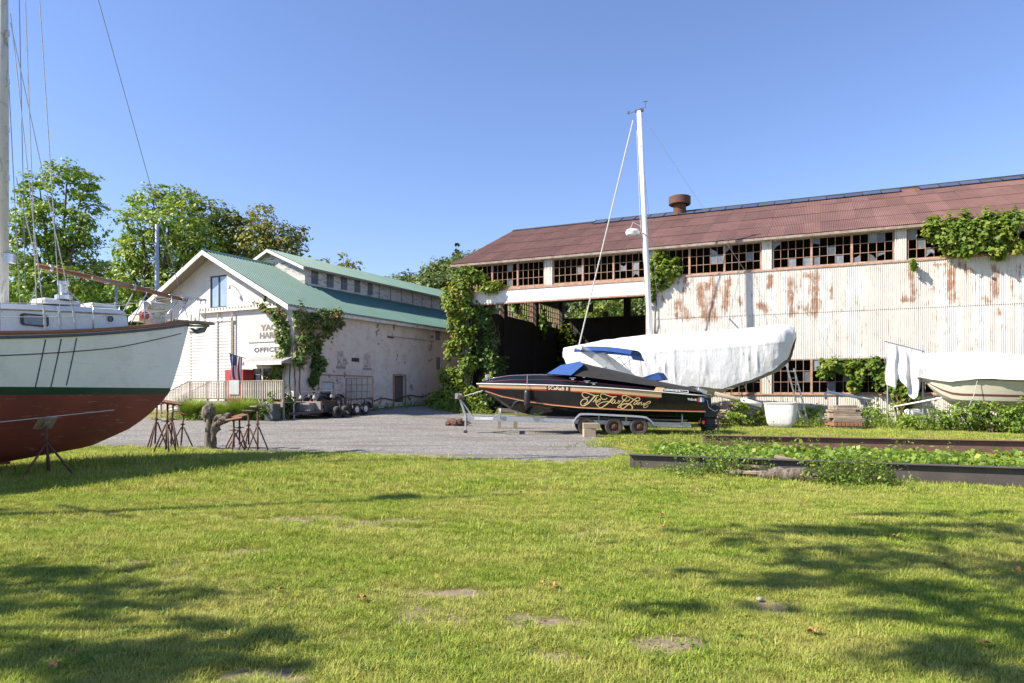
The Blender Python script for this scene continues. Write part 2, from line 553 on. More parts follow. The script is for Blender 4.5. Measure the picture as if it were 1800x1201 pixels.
# marks of lost lettering: bare rusted strips on the cladding, (s, z, s, z, half width)
RUST = []
def rseg(z0x, z0y, sc_, lst):
    for (a, b, c, d, w) in lst:
        s1, zz1 = s_z(z0x+a/sc_, z0y+b/sc_); s2, zz2 = s_z(z0x+c/sc_, z0y+d/sc_); RUST.append((s1, zz1, s2, zz2, w))
rseg(1160, 455, 5.625, [(165,420,165,590,.10),(190,420,260,570,.20),(250,210,250,330,.12),(400,290,470,570,.24),(520,200,545,350,.19),(520,440,540,590,.16),(680,220,660,360,.13),(670,360,645,500,.16),(640,220,690,230,.10),
    (790,380,800,440,.09),(1085,160,1080,280,.12),(990,460,1060,500,.17),(1300,220,1300,540,.16),(1535,150,1535,530,.19),(1430,170,1510,165,.10),(1390,480,1500,510,.15),(1700,300,1700,380,.08),(450,240,480,300,.13),(20,380,30,420,.09),
    (160,590,560,580,.05)])
rseg(1560, 440, 7.5, [(325,220,335,610,.13),(215,650,330,640,.13),(615,190,800,190,.04),(615,265,800,265,.04),(830,190,855,660,.15),(885,200,890,660,.06),(1410,390,1420,600,.11),(1650,380,1650,620,.07),(1280,640,1340,660,.13),(1030,260,1130,280,.10),(1390,230,1440,310,.1),(950,200,1000,240,.12),(470,680,520,700,.1),(1460,780,1460,860,.08)])
RUST = np.array(RUST)
def rust_at(s, z):
    r = np.zeros(s.shape)
    for (a, b, c, d, w) in RUST:
        dx, dz = c-a, d-b; L = dx*dx+dz*dz+1e-9
        t = np.clip(((s-a)*dx+(z-b)*dz)/L, 0, 1)
        q = np.hypot(s-a-t*dx, z-b-t*dz)
        r = np.maximum(r, 1-sm(w*.3, w*2.2, q))
    return r
PER = 0.0864
def sheet(s0, s1, z0, z1, y0, parent, amp=.011):
    nw = int(round((s1-s0)/PER)); n = nw*6+1
    xs_ = np.linspace(s0, s1, n); rows = max(2, int((z1-z0)/.16))
    zs_ = np.linspace(z0, z1, rows)
    X, Z = np.meshgrid(xs_, zs_)
    Y = y0 + amp*np.cos(2*np.pi*X/PER)
    i = (np.arange(rows-1)[:, None]*n+np.arange(n-1)[None]).ravel()
    me = np_mesh('metal_sheet', np.stack([X.ravel(), Y.ravel(), Z.ravel()], 1), np.stack([i, i+1, i+1+n, i+n], 1), M['shed_wall'], tint=rust_at(X, Z).ravel(), smooth=True)
    return add('metal_sheet', me, parent)
UZ0, UZ1, LZ0, LZ1 = 8.22, 9.66, 1.62, 3.36
clad = MB()
for b in range(2, NB):
    clad.bb(b*BAY, (b+1)*BAY, .06, .12, .0, LZ0-.04); clad.bb(b*BAY, (b+1)*BAY, .06, .12, LZ1+.04, UZ0-.04)
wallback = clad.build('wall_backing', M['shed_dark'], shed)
for b in range(2, NB):
    for k in range(8):
        s0 = b*BAY + k*BAY/8; s1 = s0+BAY/8
        j = rng.uniform(-.012, .012)
        sheet(s0, s1, .05, LZ0-.03+j, 0.0+j*.3, wallback)
        sheet(s0, s1, LZ1+.03, 5.88, 0.004+j*.3, wallback)
        sheet(s0, s1, 5.80, UZ0-.02+j, -.016+j*.3, wallback)
# posts between the bays
for b in range(0, NB+1):
    w = .34 if b else .42
    s0 = b*BAY-(.26 if b else 0); s1 = b*BAY+(.26 if b else .62)
    if b in (0, 2):
        z0 = 0.05
    elif b == 1:
        z0 = UZ0-.1
    else:
        z0 = UZ0-.12
    n = 37
    X = np.linspace(s0, s1, n)
    for z_lo, z_hi in ((z0, EAVE-.12),) + (((LZ0-.05, LZ1+.05),) if b > 2 else ()):
        p = MB()
        front = [[(x, -.045+.01*math.cos(2*math.pi*x/PER), z) for x in X] for z in (z_lo, z_hi)]
        p.grid(front)
        p.quad((s0, -.035, z_lo), (s0, .3, z_lo), (s0, .3, z_hi), (s0, -.035, z_hi)); p.quad((s1, .3, z_lo), (s1, -.035, z_lo), (s1, -.035, z_hi), (s1, .3, z_hi))
        p.quad((s0, .3, z_lo), (s1, .3, z_lo), (s1, .3, z_hi), (s0, .3, z_hi))
        p.build('post', M['shed_wall'], shed, smooth=35, fix=False)
# the long lintel over the open bays, head beam under the eave
lb = MB(); lb.bb(.62, 2*BAY-.26, -.03, .16, 7.27, 8.02); lb.build('lintel', M['white_paint'], shed)
lb = MB(); lb.bb(.5, 2*BAY-.2, -.07, .30, 7.18, 7.268); lb.bb(.5, 2*BAY-.2, -.07, .06, 8.022, 8.12); lb.build('lintel_flange', M['rust_light'], shed)
lb = MB(); lb.bb(0, SL, .0, .2, 9.70, EAVE-.04); lb.build('head_beam', M['white_paint'], shed)

def glazing(name, s0, s1, z0, z1, cols, rows, parent, y0=.05, glaz=.2, axis='x', mt='rust_light', seed=0, broken=True):
    """steel window: bars as one frame, each remaining pane its own"""
    rr = random.Random(seed)
    f = MB(); T = .022
    def bx(a0, a1, d0, d1, c0, c1):
        if axis == 'x': f.bb(a0, a1, y0+d0, y0+d1, c0, c1)
        else: f.bb(y0+d0, y0+d1, a0, a1, c0, c1)
    pw = (s1-s0)/cols; ph = (z1-z0)/rows
    for i in range(cols+1):
        w = .05 if i in (0, cols) else T
        x = s0+i*pw
        bx(x-w/2, x+w/2, -.03, .03, z0, z1)
    for j in range(rows+1):
        h = .07 if j in (0,) else (.05 if j == rows else T)
        bx(s0, s1, -.035, .035, z0+j*ph-h/2, z0+j*ph+h/2)
    w = f.build('window', M[mt], parent)
    for i in range(cols):
        for j in range(rows):
            if rr.random() < glaz:
                a, b = s0+i*pw+.012, s0+(i+1)*pw-.012; c, d = z0+j*ph+.012, z0+(j+1)*ph-.012
                tl = rr.uniform(-.012, .012)
                if broken and rr.random() < .35:
                    q = [(a, c), (b, c), (b, c+(d-c)*rr.uniform(.2, .9)), ((a+b)/2+rr.uniform(-.1, .1), c+(d-c)*rr.uniform(.3, .7)), (a, c+(d-c)*rr.uniform(.5, 1))]
                    if rr.random() < .5: q = [(x, c+d-z) for x, z in q][::-1]
                else:
                    q = [(a, c), (b, c), (b, d), (a, d)]
                pb = MB()
                if axis == 'x': pb.extrude([(x, y0+tl*(z-c), z) for x, z in q], (0, .006, 0))
                else: pb.extrude([(y0, x, z) for x, z in q], (.006, 0, 0))
                pb.build('pane', M['pane_old'], w)
    return w
for b in range(NB):
    a0 = b*BAY+(.30 if b else .66); a1 = (b+1)*BAY-.30
    for k in range(3):
        w0 = a0+(a1-a0)*k/3; w1 = a0+(a1-a0)*(k+1)/3
        glazing('window', w0+.02, w1-.02, UZ0, UZ1, 5, 3, shed, glaz=(.03 if b < 1 else .07 if b == 1 else .10 if b == 2 else .20), seed=b*10+k)
        if b >= 2:
            glazing('window', w0+.02, w1-.02, LZ0, LZ1, 5, 3, shed, glaz=.18, seed=100+b*10+k)
for b in range(NB):
    for k in (1, 2):
        a0 = b*BAY+(.30 if b else .66); a1 = (b+1)*BAY-.30; x = a0+(a1-a0)*k/3
        m = MB(); m.bb(x-.055, x+.055, -.02, .12, UZ0-.03, UZ1+.03); m.build('mullion', M['rust_light'], shed)
        if b >= 2:
            m = MB(); m.bb(x-.055, x+.055, -.02, .12, LZ0-.03, LZ1+.03); m.build('mullion', M['rust_light'], shed)
sill = MB(); sill.bb(2*BAY+.27, SL, -.06, .1, UZ0-.13, UZ0-.036); sill.build('sill', M['rust_light'], shed)
sill = MB(); sill.bb(.62, 2*BAY-.27, -.05, .1, UZ0-.10, UZ0-.036); sill.build('sill', M['rust_light'], shed)
sill = MB(); sill.bb(2*BAY+.27, SL, -.06, .1, LZ0-.12, LZ0-.036); sill.build('sill', M['rust_light'], shed)

# end walls and back wall (they are seen from inside through the open bays)
SBAY = SDEPTH/3
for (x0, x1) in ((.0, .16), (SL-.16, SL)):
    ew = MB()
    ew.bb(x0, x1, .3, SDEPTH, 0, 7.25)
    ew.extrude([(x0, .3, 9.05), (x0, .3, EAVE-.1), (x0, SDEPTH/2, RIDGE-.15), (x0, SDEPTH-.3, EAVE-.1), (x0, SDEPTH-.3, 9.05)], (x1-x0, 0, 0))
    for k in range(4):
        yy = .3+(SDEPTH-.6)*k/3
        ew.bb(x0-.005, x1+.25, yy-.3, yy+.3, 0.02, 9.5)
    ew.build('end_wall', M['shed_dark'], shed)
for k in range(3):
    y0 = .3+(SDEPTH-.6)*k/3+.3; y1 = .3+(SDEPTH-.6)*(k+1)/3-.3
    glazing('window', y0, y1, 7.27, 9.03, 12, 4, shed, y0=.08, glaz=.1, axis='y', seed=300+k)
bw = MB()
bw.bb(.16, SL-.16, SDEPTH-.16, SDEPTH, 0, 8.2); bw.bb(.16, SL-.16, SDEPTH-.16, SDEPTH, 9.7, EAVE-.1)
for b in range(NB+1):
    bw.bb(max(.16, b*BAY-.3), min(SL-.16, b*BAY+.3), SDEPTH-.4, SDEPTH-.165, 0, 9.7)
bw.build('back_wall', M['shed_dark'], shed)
for b in range(NB):
    glazing('window', b*BAY+.34, (b+1)*BAY-.34, 8.2, 9.7, 12, 3, shed, y0=SDEPTH-.08, glaz=.15, seed=400+b)
# roof trusses
for b in range(0, NB+1):
    t_ = MB(); x = min(max(b*BAY, .4), SL-.4)
    t_.bar((x, .2, EAVE-.25), (x, SDEPTH-.2, EAVE-.25), .12, .18)
    for sgn in (1, -1):
        y_e = .2 if sgn > 0 else SDEPTH-.2
        t_.bar((x, y_e, EAVE-.2), (x, SDEPTH/2, RIDGE-.35), .12, .18)
        for q in (.33, .66):
            yq = y_e+(SDEPTH/2-y_e)*q; zq = EAVE-.2+(RIDGE-.35-EAVE+.2)*q
            t_.bar((x, yq, EAVE-.25), (x, yq, zq), .08, .08); t_.bar((x, yq, zq), (x, yq+(SDEPTH/2-y_e)*.33, EAVE-.25), .08, .08)
    t_.build('roof_truss', M['dark'], shed)
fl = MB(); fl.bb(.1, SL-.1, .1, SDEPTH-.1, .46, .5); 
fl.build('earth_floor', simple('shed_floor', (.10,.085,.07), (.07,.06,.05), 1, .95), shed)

# roof: overlapping corrugated sheets, laid in four courses
OV = .35
slope = math.atan2(RIDGE-EAVE, SDEPTH/2)
full = (SDEPTH/2+OV)/math.cos(slope)
def roof_sheet_mesh(w, L, per, amp):
    n = int(round(w/per))*6+1
    X = np.linspace(0, w+.05, n)
    rows = np.array([0., L])
    XX_, YY_ = np.meshgrid(X, rows)
    Z = amp*np.cos(2*np.pi*XX_/per)
    i = np.arange(n-1)
    return np_mesh('roof_sheet', np.stack([XX_.ravel(), YY_.ravel(), Z.ravel()], 1), np.stack([i, i+1, i+1+n, i+n], 1), M['shed_roof'], smooth=True)
NCOL = 44; SW = (SL+.7)/NCOL; COURSES = 4; SLEN = full/COURSES
rs_me = roof_sheet_mesh(SW, SLEN+.18, SW/10, .012)
for c in range(COURSES):
    for k in range(NCOL):
        d = c*SLEN
        y = -OV + d*math.cos(slope); z = EAVE - OV*math.tan(slope) + d*math.sin(slope)
        if c == COURSES-1 and 3 < k and False: continue
        o = add('roof_sheet', rs_me, shed, (-.35+k*SW, y, z+.02+rng.uniform(0, .008)+.004*(k % 2)), (slope-.006+rng.uniform(-.002, .002), 0, rng.uniform(-.002, .002)))
rb = MB()
rb.quad((-.35, SDEPTH+OV, EAVE-OV*math.tan(slope)), (SL+.35, SDEPTH+OV, EAVE-OV*math.tan(slope)), (SL+.35, SDEPTH/2, RIDGE+.02), (-.35, SDEPTH/2, RIDGE+.02))
rb.quad((-.35, SDEPTH/2, RIDGE-.06), (SL+.35, SDEPTH/2, RIDGE-.06), (SL+.35, -OV, EAVE-OV*math.tan(slope)-.06), (-.35, -OV, EAVE-OV*math.tan(slope)-.06))
rb.build('roof_boarding', M['shed_dark'], shed)
vb = MB(); zz_ = EAVE-OV*math.tan(slope)
vb.extrude([(-.40, -OV-.02, zz_-.16), (-.40, -OV-.02, zz_), (-.40, SDEPTH/2, RIDGE), (-.40, SDEPTH/2, RIDGE-.16)], (.05, 0, 0))
vb.bb(-.40, SL+.35, -OV-.03, -OV+.02, zz_-.15, zz_-.02)
vb.build('verge_board', simple('weathered_fascia', (.34,.29,.25), (.22,.14,.11), 3, .85), shed)
# glass along the ridge
pane_me = None
PW = 1.02
k = 0; x = 6.3
while x < SL:
    if not (24.9 < x < 25.7):
        wd = 1.0/math.cos(slope)
        m = MB(); m.box((PW/2, .47*wd, 0), (PW-.05, .92*wd, .03)) if pane_me is None else None
        if pane_me is None:
            pane_me = m.mesh('skylight_pane', M['skylight'])
        add('skylight_pane', pane_me, shed, (x, SDEPTH/2-1.02, RIDGE-1.02*math.tan(slope)+.09), (slope+rng.uniform(-.012, .012), rng.uniform(-.01, .01), 0))
    x += PW
rc = MB()
rc.bb(6.25, SL+.3, SDEPTH/2-.06, SDEPTH/2+.06, RIDGE+.06, RIDGE+.13)
rc.extrude([(-.37, SDEPTH/2-.3, RIDGE-.13+.05), (-.37, SDEPTH/2, RIDGE+.08), (-.37, SDEPTH/2+.3, RIDGE-.08), (-.37, SDEPTH/2, RIDGE)], (6.6, 0, 0))
xx = 6.3
while xx < SL:
    a = (xx, SDEPTH/2-1.05, RIDGE-1.05*math.tan(slope)+.115); rc.bar(a, (xx, SDEPTH/2, RIDGE+.115), .04, .05); xx += PW
rc.build('ridge_frame', M['dark'], shed)
# ridge ventilator
vn = MB(); cx_ = 12.4; cy_ = SDEPTH/2-.35
vn.lathe([(.46, RIDGE-.5), (.42, RIDGE+.55), (.50, RIDGE+.75)], 24, (cx_, cy_, 0))
vent = vn.build('ventilator', M['rust'], shed, smooth=40)
vn = MB(); vn.lathe([(.50, RIDGE+.5), (.70, RIDGE+.46), (.74, RIDGE+.50), (.74, RIDGE+1.0), (.68, RIDGE+1.03), (.0, RIDGE+1.12)], 28, (cx_, cy_, 0))
vn.build('ventilator_cap', M['rust'], vent, smooth=40)

# ------------------------------------------------------------------ the white boathouse with the green roof
BANG = math.atan2(-.4636, .8860); BO = np.array((-22.4, 41.72)); BX = np.array((.8860, -.4636)); BY = np.array((.4636, .8860))
BW = 12.3; BL = 34.0; BE = 6.3; BR = 9.52
BC = BO+BX*BW
def f_at(px, py=None):
    s, Y = along(BO, BX, px)
    return (s, Y) if py is None else (s, ZH(py, Y))
def fo_at(px, off, py=None):
    s, Y = along(BO+BY*off, BX, px)
    return s if py is None else (s, ZH(py, Y))
def w_at(px, py=None):
    s, Y = along(BC, BY, px)
    return (s, Y) if py is None else (s, ZH(py, Y))
def front_material():
    t = NT('old_white_brick_paint')
    co = t.coord('Object')
    br = t.new('TexBrick'); br.inputs['Scale'].default_value = 1.0; br.inputs['Brick Width'].default_value = .34; br.inputs['Row Height'].default_value = .115; br.inputs['Mortar Size'].default_value = .012
    br.inputs['Color1'].default_value = (1,1,1,1); br.inputs['Color2'].default_value = (.75,.75,.75,1); br.inputs['Mortar'].default_value = (0,0,0,1)
    mp = t.coord('Object', rot=(R(-90), 0, 0)); t.lk(mp, br.inputs['Vector'])
    base = t.ramp(t.noise(co, .9, 6), [(.3, (.66,.65,.63)), (.7, (.54,.525,.50))])
    peel = t.step(t.noise(t.coord('Object', (1, 1, 3.2)), 3.2, 9, .78), .56, .66)
    base = t.mix(t.math('MULTIPLY', peel, .65), base, (.24,.19,.165))
    base = t.mix(t.math('MULTIPLY', t.math('SUBTRACT', 1.0, br.outputs['Fac']), .0), base, (.3,.3,.3))
    base = t.mix(t.math('MULTIPLY', br.outputs['Fac'], .35), base, (.25,.22,.20))
    t.bump(br.outputs['Color'], .5, .02)
    return t.set(base, .75, 0, .3)
M['bh_front'] = front_material()
def stucco_material():
    t = NT('patched_pale_brick_wall')
    co = t.coord('Object')
    base = t.ramp(t.noise(co, .25, 5), [(.35, (.70,.64,.59)), (.5, (.68,.585,.52)), (.68, (.72,.60,.51))])
    base = t.mix(t.math('MULTIPLY', t.step(t.noise(co, 1.3, 9, .7), .45, .7), .5), base, (.44,.36,.31))
    br = t.new('TexBrick'); br.inputs['Scale'].default_value = 1.0; br.inputs['Brick Width'].default_value = .24; br.inputs['Row Height'].default_value = .085; br.inputs['Mortar Size'].default_value = .010
    br.inputs['Color1'].default_value = (.26,.13,.10,1); br.inputs['Color2'].default_value = (.19,.10,.085,1); br.inputs['Mortar'].default_value = (.42,.38,.35,1)
    sep = t.new('SeparateXYZ'); t.lk(co, sep.inputs[0]); cmb = t.new('CombineXYZ'); t.lk(sep.outputs[1], cmb.inputs[0]); t.lk(sep.outputs[2], cmb.inputs[1])
    t.lk(cmb.outputs[0], br.inputs['Vector'])
    n = t.noise(co, .85, 9, .72, .3)
    low = t.step(sep.outputs[2], 2.0, .9)
    f = t.math('ADD', n, t.math('MULTIPLY', low, .075))
    f = t.step(f, .59, .635)
    col = t.mix(f, base, br.outputs['Color'])
    crack = t.step(t.math('ABSOLUTE', t.math('SUBTRACT', t.noise(co, .5, 8, .65), .5)), .006, .0)
    col = t.mix(t.math('MULTIPLY', crack, .55), col, (.25,.22,.20))
    t.bump(t.noise(co, 3, 9, .7), .35, .03)
    return t.set(col, .85, 0, .2)
M['bh_side'] = stucco_material()
def green_roof_material():
    t = NT('green_painted_roof')
    co = t.coord('World')
    col = t.ramp(t.noise(co, .6, 6, .65), [(.3, (.052,.135,.106)), (.7, (.078,.165,.134))])
    st = t.noise(t.coord('Object', (6, .5, 1)), 1.5, 7, .7)
    col = t.mix(t.math('MULTIPLY', t.step(st, .52, .72), .3), col, (.13,.21,.175))
    return t.set(col, .5, .0, .4)
M['bh_roof'] = green_roof_material()
def clap_material():
    t = NT('white_clapboard')
    co = t.coord('Object')
    wv = t.new('TexWave', wave_type='BANDS', bands_direction='Z', wave_profile='SAW'); wv.inputs['Scale'].default_value = 1.55; t.lk(co, wv.inputs['Vector'])
    base = t.ramp(t.noise(co, 1.2, 6), [(.3, (.80,.79,.77)), (.7, (.72,.71,.68))])
    peel = t.step(t.noise(t.coord('Object', (1, 1, 4)), 2.5, 9, .75), .62, .68)
    base = t.mix(t.math('MULTIPLY', peel, .5), base, (.40,.35,.31))
    t.bump(wv.outputs['Fac'], .7, .04)
    return t.set(base, .7, 0, .3)
M['clap'] = clap_material()
M['white_clap'] = simple('white_clapboard_paint', (.66,.65,.63), (.56,.545,.51), 2, .7, stretch=(1,1,5), dirt=(.36,.31,.27), dirt_amt=.55, vary=.10)
def shingle_material():
    t = NT('peeling_white_weatherboard')
    co = t.coord('Object')
    wv = t.new('TexWave', wave_type='BANDS', bands_direction='Z', wave_profile='SAW'); wv.inputs['Scale'].default_value = 2.2; t.lk(co, wv.inputs['Vector'])
    peel = t.step(t.noise(t.coord('Object', (.8, .8, 4)), 2.2, 9, .75), .52, .58)
    base = t.mix(t.math('MULTIPLY', peel, .75), (.62,.60,.57), (.24,.18,.15))
    t.bump(wv.outputs['Fac'], .6, .04)
    return t.set(base, .8, 0, .2)
M['shingle'] = shingle_material()
M['trim'] = simple('worn_white_trim', (.74,.72,.68), (.58,.55,.50), 2, .7, dirt=(.34,.27,.22), dirt_amt=.6)

boat_house = thing('boathouse', 'long white boathouse with green metal roof and raised clerestory', 'building', (BO[0], BO[1], 0), BANG)
def wall_holes(w0, w1, z0, z1, holes, to3, mb):
    xs_ = sorted({w0, w1, *[h[0] for h in holes], *[h[1] for h in holes]}); zs_ = sorted({z0, z1, *[h[2] for h in holes], *[h[3] for h in holes]})
    for a, b in zip(xs_, xs_[1:]):
        for c, d in zip(zs_, zs_[1:]):
            if any(h[0] <= (a+b)/2 <= h[1] and h[2] <= (c+d)/2 <= h[3] for h in holes): continue
            mb.quad(to3(a, 0, c), to3(b, 0, c), to3(b, 0, d), to3(a, 0, d))
    for (a, b, c, d) in holes:
        for (p, q) in (((a, c), (b, c)), ((b, c), (b, d)), ((b, d), (a, d)), ((a, d), (a, c))):
            mb.quad(to3(p[0], 0, p[1]), to3(q[0], 0, q[1]), to3(q[0], .22, q[1]), to3(p[0], .22, p[1]))
fx = lambda x, d, z: (x, d, z)
wy = lambda y, d, z: (BW-d, y, z)
def roofz(x): return BE + (BR-BE)*(x/(BW/2) if x < BW/2 else (BW-x)/(BW/2))
# ---- front: gable with one tall window, sliding boards, sign, office porch
gx0, gzt = f_at(369.5, 486); gx1, _ = f_at(398.5, 486); gzb = f_at(384, 541)[1]
DX0, _ = f_at(339); DX1, _ = f_at(409); DZ1 = f_at(395, 566)[1]
OX0, _ = f_at(443); OX1, _ = f_at(497); OZ1 = f_at(465, 644)[1]; DECKZ = 1.18
fw = MB()
wall_holes(0, BW, -.2, BE, [(OX0, OX1, DECKZ, OZ1)], fx, fw)
for pts in ([(0, BE), (gx0, BE), (gx0, roofz(gx0))], [(gx1, BE), (BW, BE), (gx1, roofz(gx1))], [(gx0, BE), (gx1, BE), (gx1, gzb), (gx0, gzb)],
            [(gx0, gzt), (gx1, gzt), (gx1, roofz(gx1)), (BW/2, BR), (gx0, roofz(gx0))] if gx0 < BW/2 < gx1 else [(gx0, gzt), (gx1, gzt), (gx1, roofz(gx1)), (gx0, roofz(gx0))]):
    fw.poly([(x, 0, z) for x, z in pts])
for (p, q) in (((gx0, gzb), (gx1, gzb)), ((gx1, gzb), (gx1, gzt)), ((gx1, gzt), (gx0, gzt)), ((gx0, gzt), (gx0, gzb))):
    fw.quad((p[0], 0, p[1]), (q[0], 0, q[1]), (q[0], .2, q[1]), (p[0], .2, p[1]))
fw.build('front_wall', M['bh_front'], boat_house, fix=False)
w = MB(); fr = .07
w.bb(gx0, gx1, .04, .11, gzb, gzb+fr); w.bb(gx0, gx1, .04, .11, gzt-fr, gzt); w.bb(gx0, gx0+fr, .041, .109, gzb+fr, gzt-fr); w.bb(gx1-fr, gx1, .041, .109, gzb+fr, gzt-fr)
xm = (gx0+gx1)/2; w.bb(xm-.05, xm+.05, .038, .112, gzb+fr, gzt-fr)
gw = w.build('gable_window', M['dark'], boat_house)
for a, b in ((gx0+fr, xm-.05), (xm+.05, gx1-fr)):
    p = MB(); p.bb(a, b, .07, .08, gzb+fr, gzt-fr)
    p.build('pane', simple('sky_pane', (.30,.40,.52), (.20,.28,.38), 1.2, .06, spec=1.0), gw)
tr = MB(); tr.bb(gx0-.05, gx1+.05, -.06, -.005, gzb-.1, gzb-.005); tr.build('window_sill', M['trim'], gw)
# scalloped band over the door
bz = f_at(430, 546)[1]; bx0 = f_at(352)[0]; bx1 = f_at(492)[0]
tb = MB(); tb.bb(bx0, bx1, -.22, -.004, bz, bz+.10)
nsc = 26
for k in range(nsc):
    x = bx0+(bx1-bx0)*(k+.5)/nsc; tb.bb(x-.05, x+.05, -.20, -.006, bz+.102, bz+.24)
tb.build('cornice_band', M['trim'], boat_house)
# sliding doors of clapboard
for (a, b, dy) in ((300, 339, -.05), (340.5, 386, -.09), (387, 409, -.06)):
    x0 = f_at(a)[0]; x1 = f_at(b)[0]
    d = MB(); d.bb(x0, x1, dy-.04, dy, .6, DZ1 - (0 if a > 310 else -.1)); bd_ = d.build('board_door', M['clap'], boat_house)
    zc0 = .62; ztop = DZ1-(0 if a > 310 else -.1); nbd = int((ztop-zc0)/.17)
    q_ = MB(); q_.extrude([(0, 0, 0), (0, -.038, 0), (0, -.008, .185), (0, 0, .185)], (x1-x0, 0, 0)); q_me = q_.mesh('clapboard', M['white_clap'])
    for kk_ in range(nbd):
        add('clapboard', q_me, bd_, (x0, dy-.042, zc0+kk_*.17), (0, rng.uniform(-.002, .002), 0))
for a in (340, 386.5, 412):
    x0 = f_at(a)[0]; d = MB(); d.bb(x0-.05, x0+.05, -.16, -.131, .6, bz-.02); d.build('door_post', M['wood_grey'], boat_house)
d = MB(); d.bb(DX0-.5, DX1+.1, -.20, -.10, DZ1+.05, DZ1+.16); d.build('door_rail', M['trim'], boat_house)
# sign board
sx0, sz0 = f_at(437, 603); sx1 = f_at(512)[0]; sz1 = f_at(437, 568)[1]
sg = MB(); sg.bb(sx0, sx1, -.05, -.004, sz0, sz1); sign = sg.build('sign_board', simple('faded_sign', (.55,.49,.46), (.48,.43,.40), 2, .8), boat_house, bevel=.01)
ink = simple('faded_ink', (.13,.125,.125), (.20,.19,.18), 6, .85)
ax0, az1 = f_at(459, 571.5); ax1 = f_at(506)[0]; az0 = f_at(459, 582)[1]
me = fit_mesh(text_mesh('YACHT', 1, .055, .004), ax0, ax1, az0, az1, -.056); me.materials.append(ink); add('lettering', me, sign)
az1b = f_at(459, 585)[1]; az0b = f_at(459, 596)[1]
me = fit_mesh(text_mesh('HARBOR', 1, .055, .004), ax0-.05, ax1+.14, az0b, az1b, -.056); me.materials.append(ink); add('lettering', me, sign)
lg0, lz1 = f_at(441.5, 573); lg1 = f_at(454)[0]; lz0 = f_at(441, 592)[1]
lg = MB(); cxl, czl = (lg0+lg1)/2, (lz0+lz1)/2
lg.poly([(cxl+math.cos(a)*(lg1-lg0)/2*(1 if i % 2 else .8), -.054, czl+math.sin(a)*(lz1-lz0)/2*(1 if i % 2 else .8)) for i, a in enumerate(np.linspace(0, 2*math.pi, 17)[:-1])])
lg.build('faded_emblem', simple('emblem_ink', (.58,.55,.56), (.66,.62,.60), 5, .85), sign)
ox0, oz1 = f_at(447, 611.5); ox1, oz0 = f_at(488, 618.5)
me = fit_mesh(text_mesh('OFFICE', 1, .045, .004, 1.15), ox0, ox1, oz0, oz1, -.008); me.materials.append(simple('black_ink', (.06,.06,.065), (.10,.10,.10), 6, .8)); add('office_lettering', me, boat_house)
# office porch: little sloping hood, white frame, two dark doors
pr = MB(); hx0 = fo_at(431, -.7); hx1 = fo_at(503, -.7); hz = f_at(460, 641)[1]; ht = f_at(460, 627)[1]
pr.extrude([(hx0, -.006, ht), (hx0, -.006, hz), (hx0, -1.0, hz), (hx0, -1.0, hz+.08)], (hx1-hx0, 0, 0))
pr.build('porch_hood', simple('grey_shingle', (.34,.33,.31), (.24,.23,.22), 8, .9, bump=.3, bscale=15), boat_house)
pr = MB(); pr.bb(hx0-.02, hx1+.02, -1.05, -1.005, hz-.08, hz+.10)
pr.build('hood_fascia', M['trim'], boat_house)
of = MB(); wof = OX1-OX0
for k in range(4):
    x = OX0+wof*k/3*.985; of.bb(x, x+.09, -.03, .05, DECKZ, OZ1)
of.bb(OX0, OX1, -.028, .048, OZ1-.12, OZ1)
of.build('office_frame', M['trim'], boat_house)
for k in range(3):
    x = OX0+wof*k/3*.985+.09; x1_ = x+wof/3*.985-.09
    d = MB(); d.bb(x+.002, x1_-.002, .03, .07, DECKZ, OZ1-.12)
    dd = d.build('office_door', simple('dark_door', (.045,.035,.03), (.025,.03,.035), 2, .3), boat_house)
    if k == 0:
        n_ = MB(); n_.bb(x+.18, x+.5, .018, .029, DECKZ+.95, DECKZ+1.45); n_.build('notice', simple('poster', (.25,.38,.55), (.65,.66,.68), 6, .6, lo=.45, hi=.55), dd)
# lamp on the gable
lm = MB(); lx, lz = fo_at(404, -.25, 505); lx += .15; lm.tube([(lx, 0, lz), (lx, -.22, lz+.08), (lx, -.42, lz+.02)], .025); lm.lathe([(.02, .08), (.11, -.10), (.10, -.13), (0, -.13)], 12, (lx, -.43, lz))
lm.build('gable_lamp', M['white_metal'], boat_house, smooth=40)

# ---- long side wall
sd0, szt = w_at(692.5, 661); sd1 = w_at(711)[0]
sdb = gz(-4.5, 47)-.05
uw0, uwt = w_at(765.5, 575); uw1 = w_at(774.5)[0]; uwb = w_at(770, 599)[1]
aw0, awt = w_at(767, 628); aw1 = w_at(775)[0]; awb = w_at(770, 651)[1]
gd0, gdt = w_at(607.5, 668); gd1 = w_at(653)[0]
pd0, pdt = w_at(566, 671); pd1 = w_at(588)[0]
bw1_0, bw1t = w_at(639.5, 620); bw1_1 = w_at(651)[0]; bw1b = w_at(645, 646)[1]
bw2_0, bw2t = w_at(593, 616); bw2_1 = w_at(605)[0]; bw2b = w_at(600, 643)[1]
HO = [(sd0, sd1, sdb+.35, szt), (uw0, uw1, uwb, uwt), (aw0, aw1, awb, awt), (pd0, pd1, .3, pdt)]
sw = MB(); wall_holes(0, BL, -.2, BE, HO, wy, sw)
sw.build('side_wall', M['bh_side'], boat_house, fix=False)
d = MB(); d.bb(BW-.16, BW-.10, sd0, sd1, sdb+.35, szt); sdoor = d.build('side_door', simple('brown_boards', (.17,.13,.11), (.10,.085,.075), 2, .85, bump=.3, stretch=(4,8,.5)), boat_house)
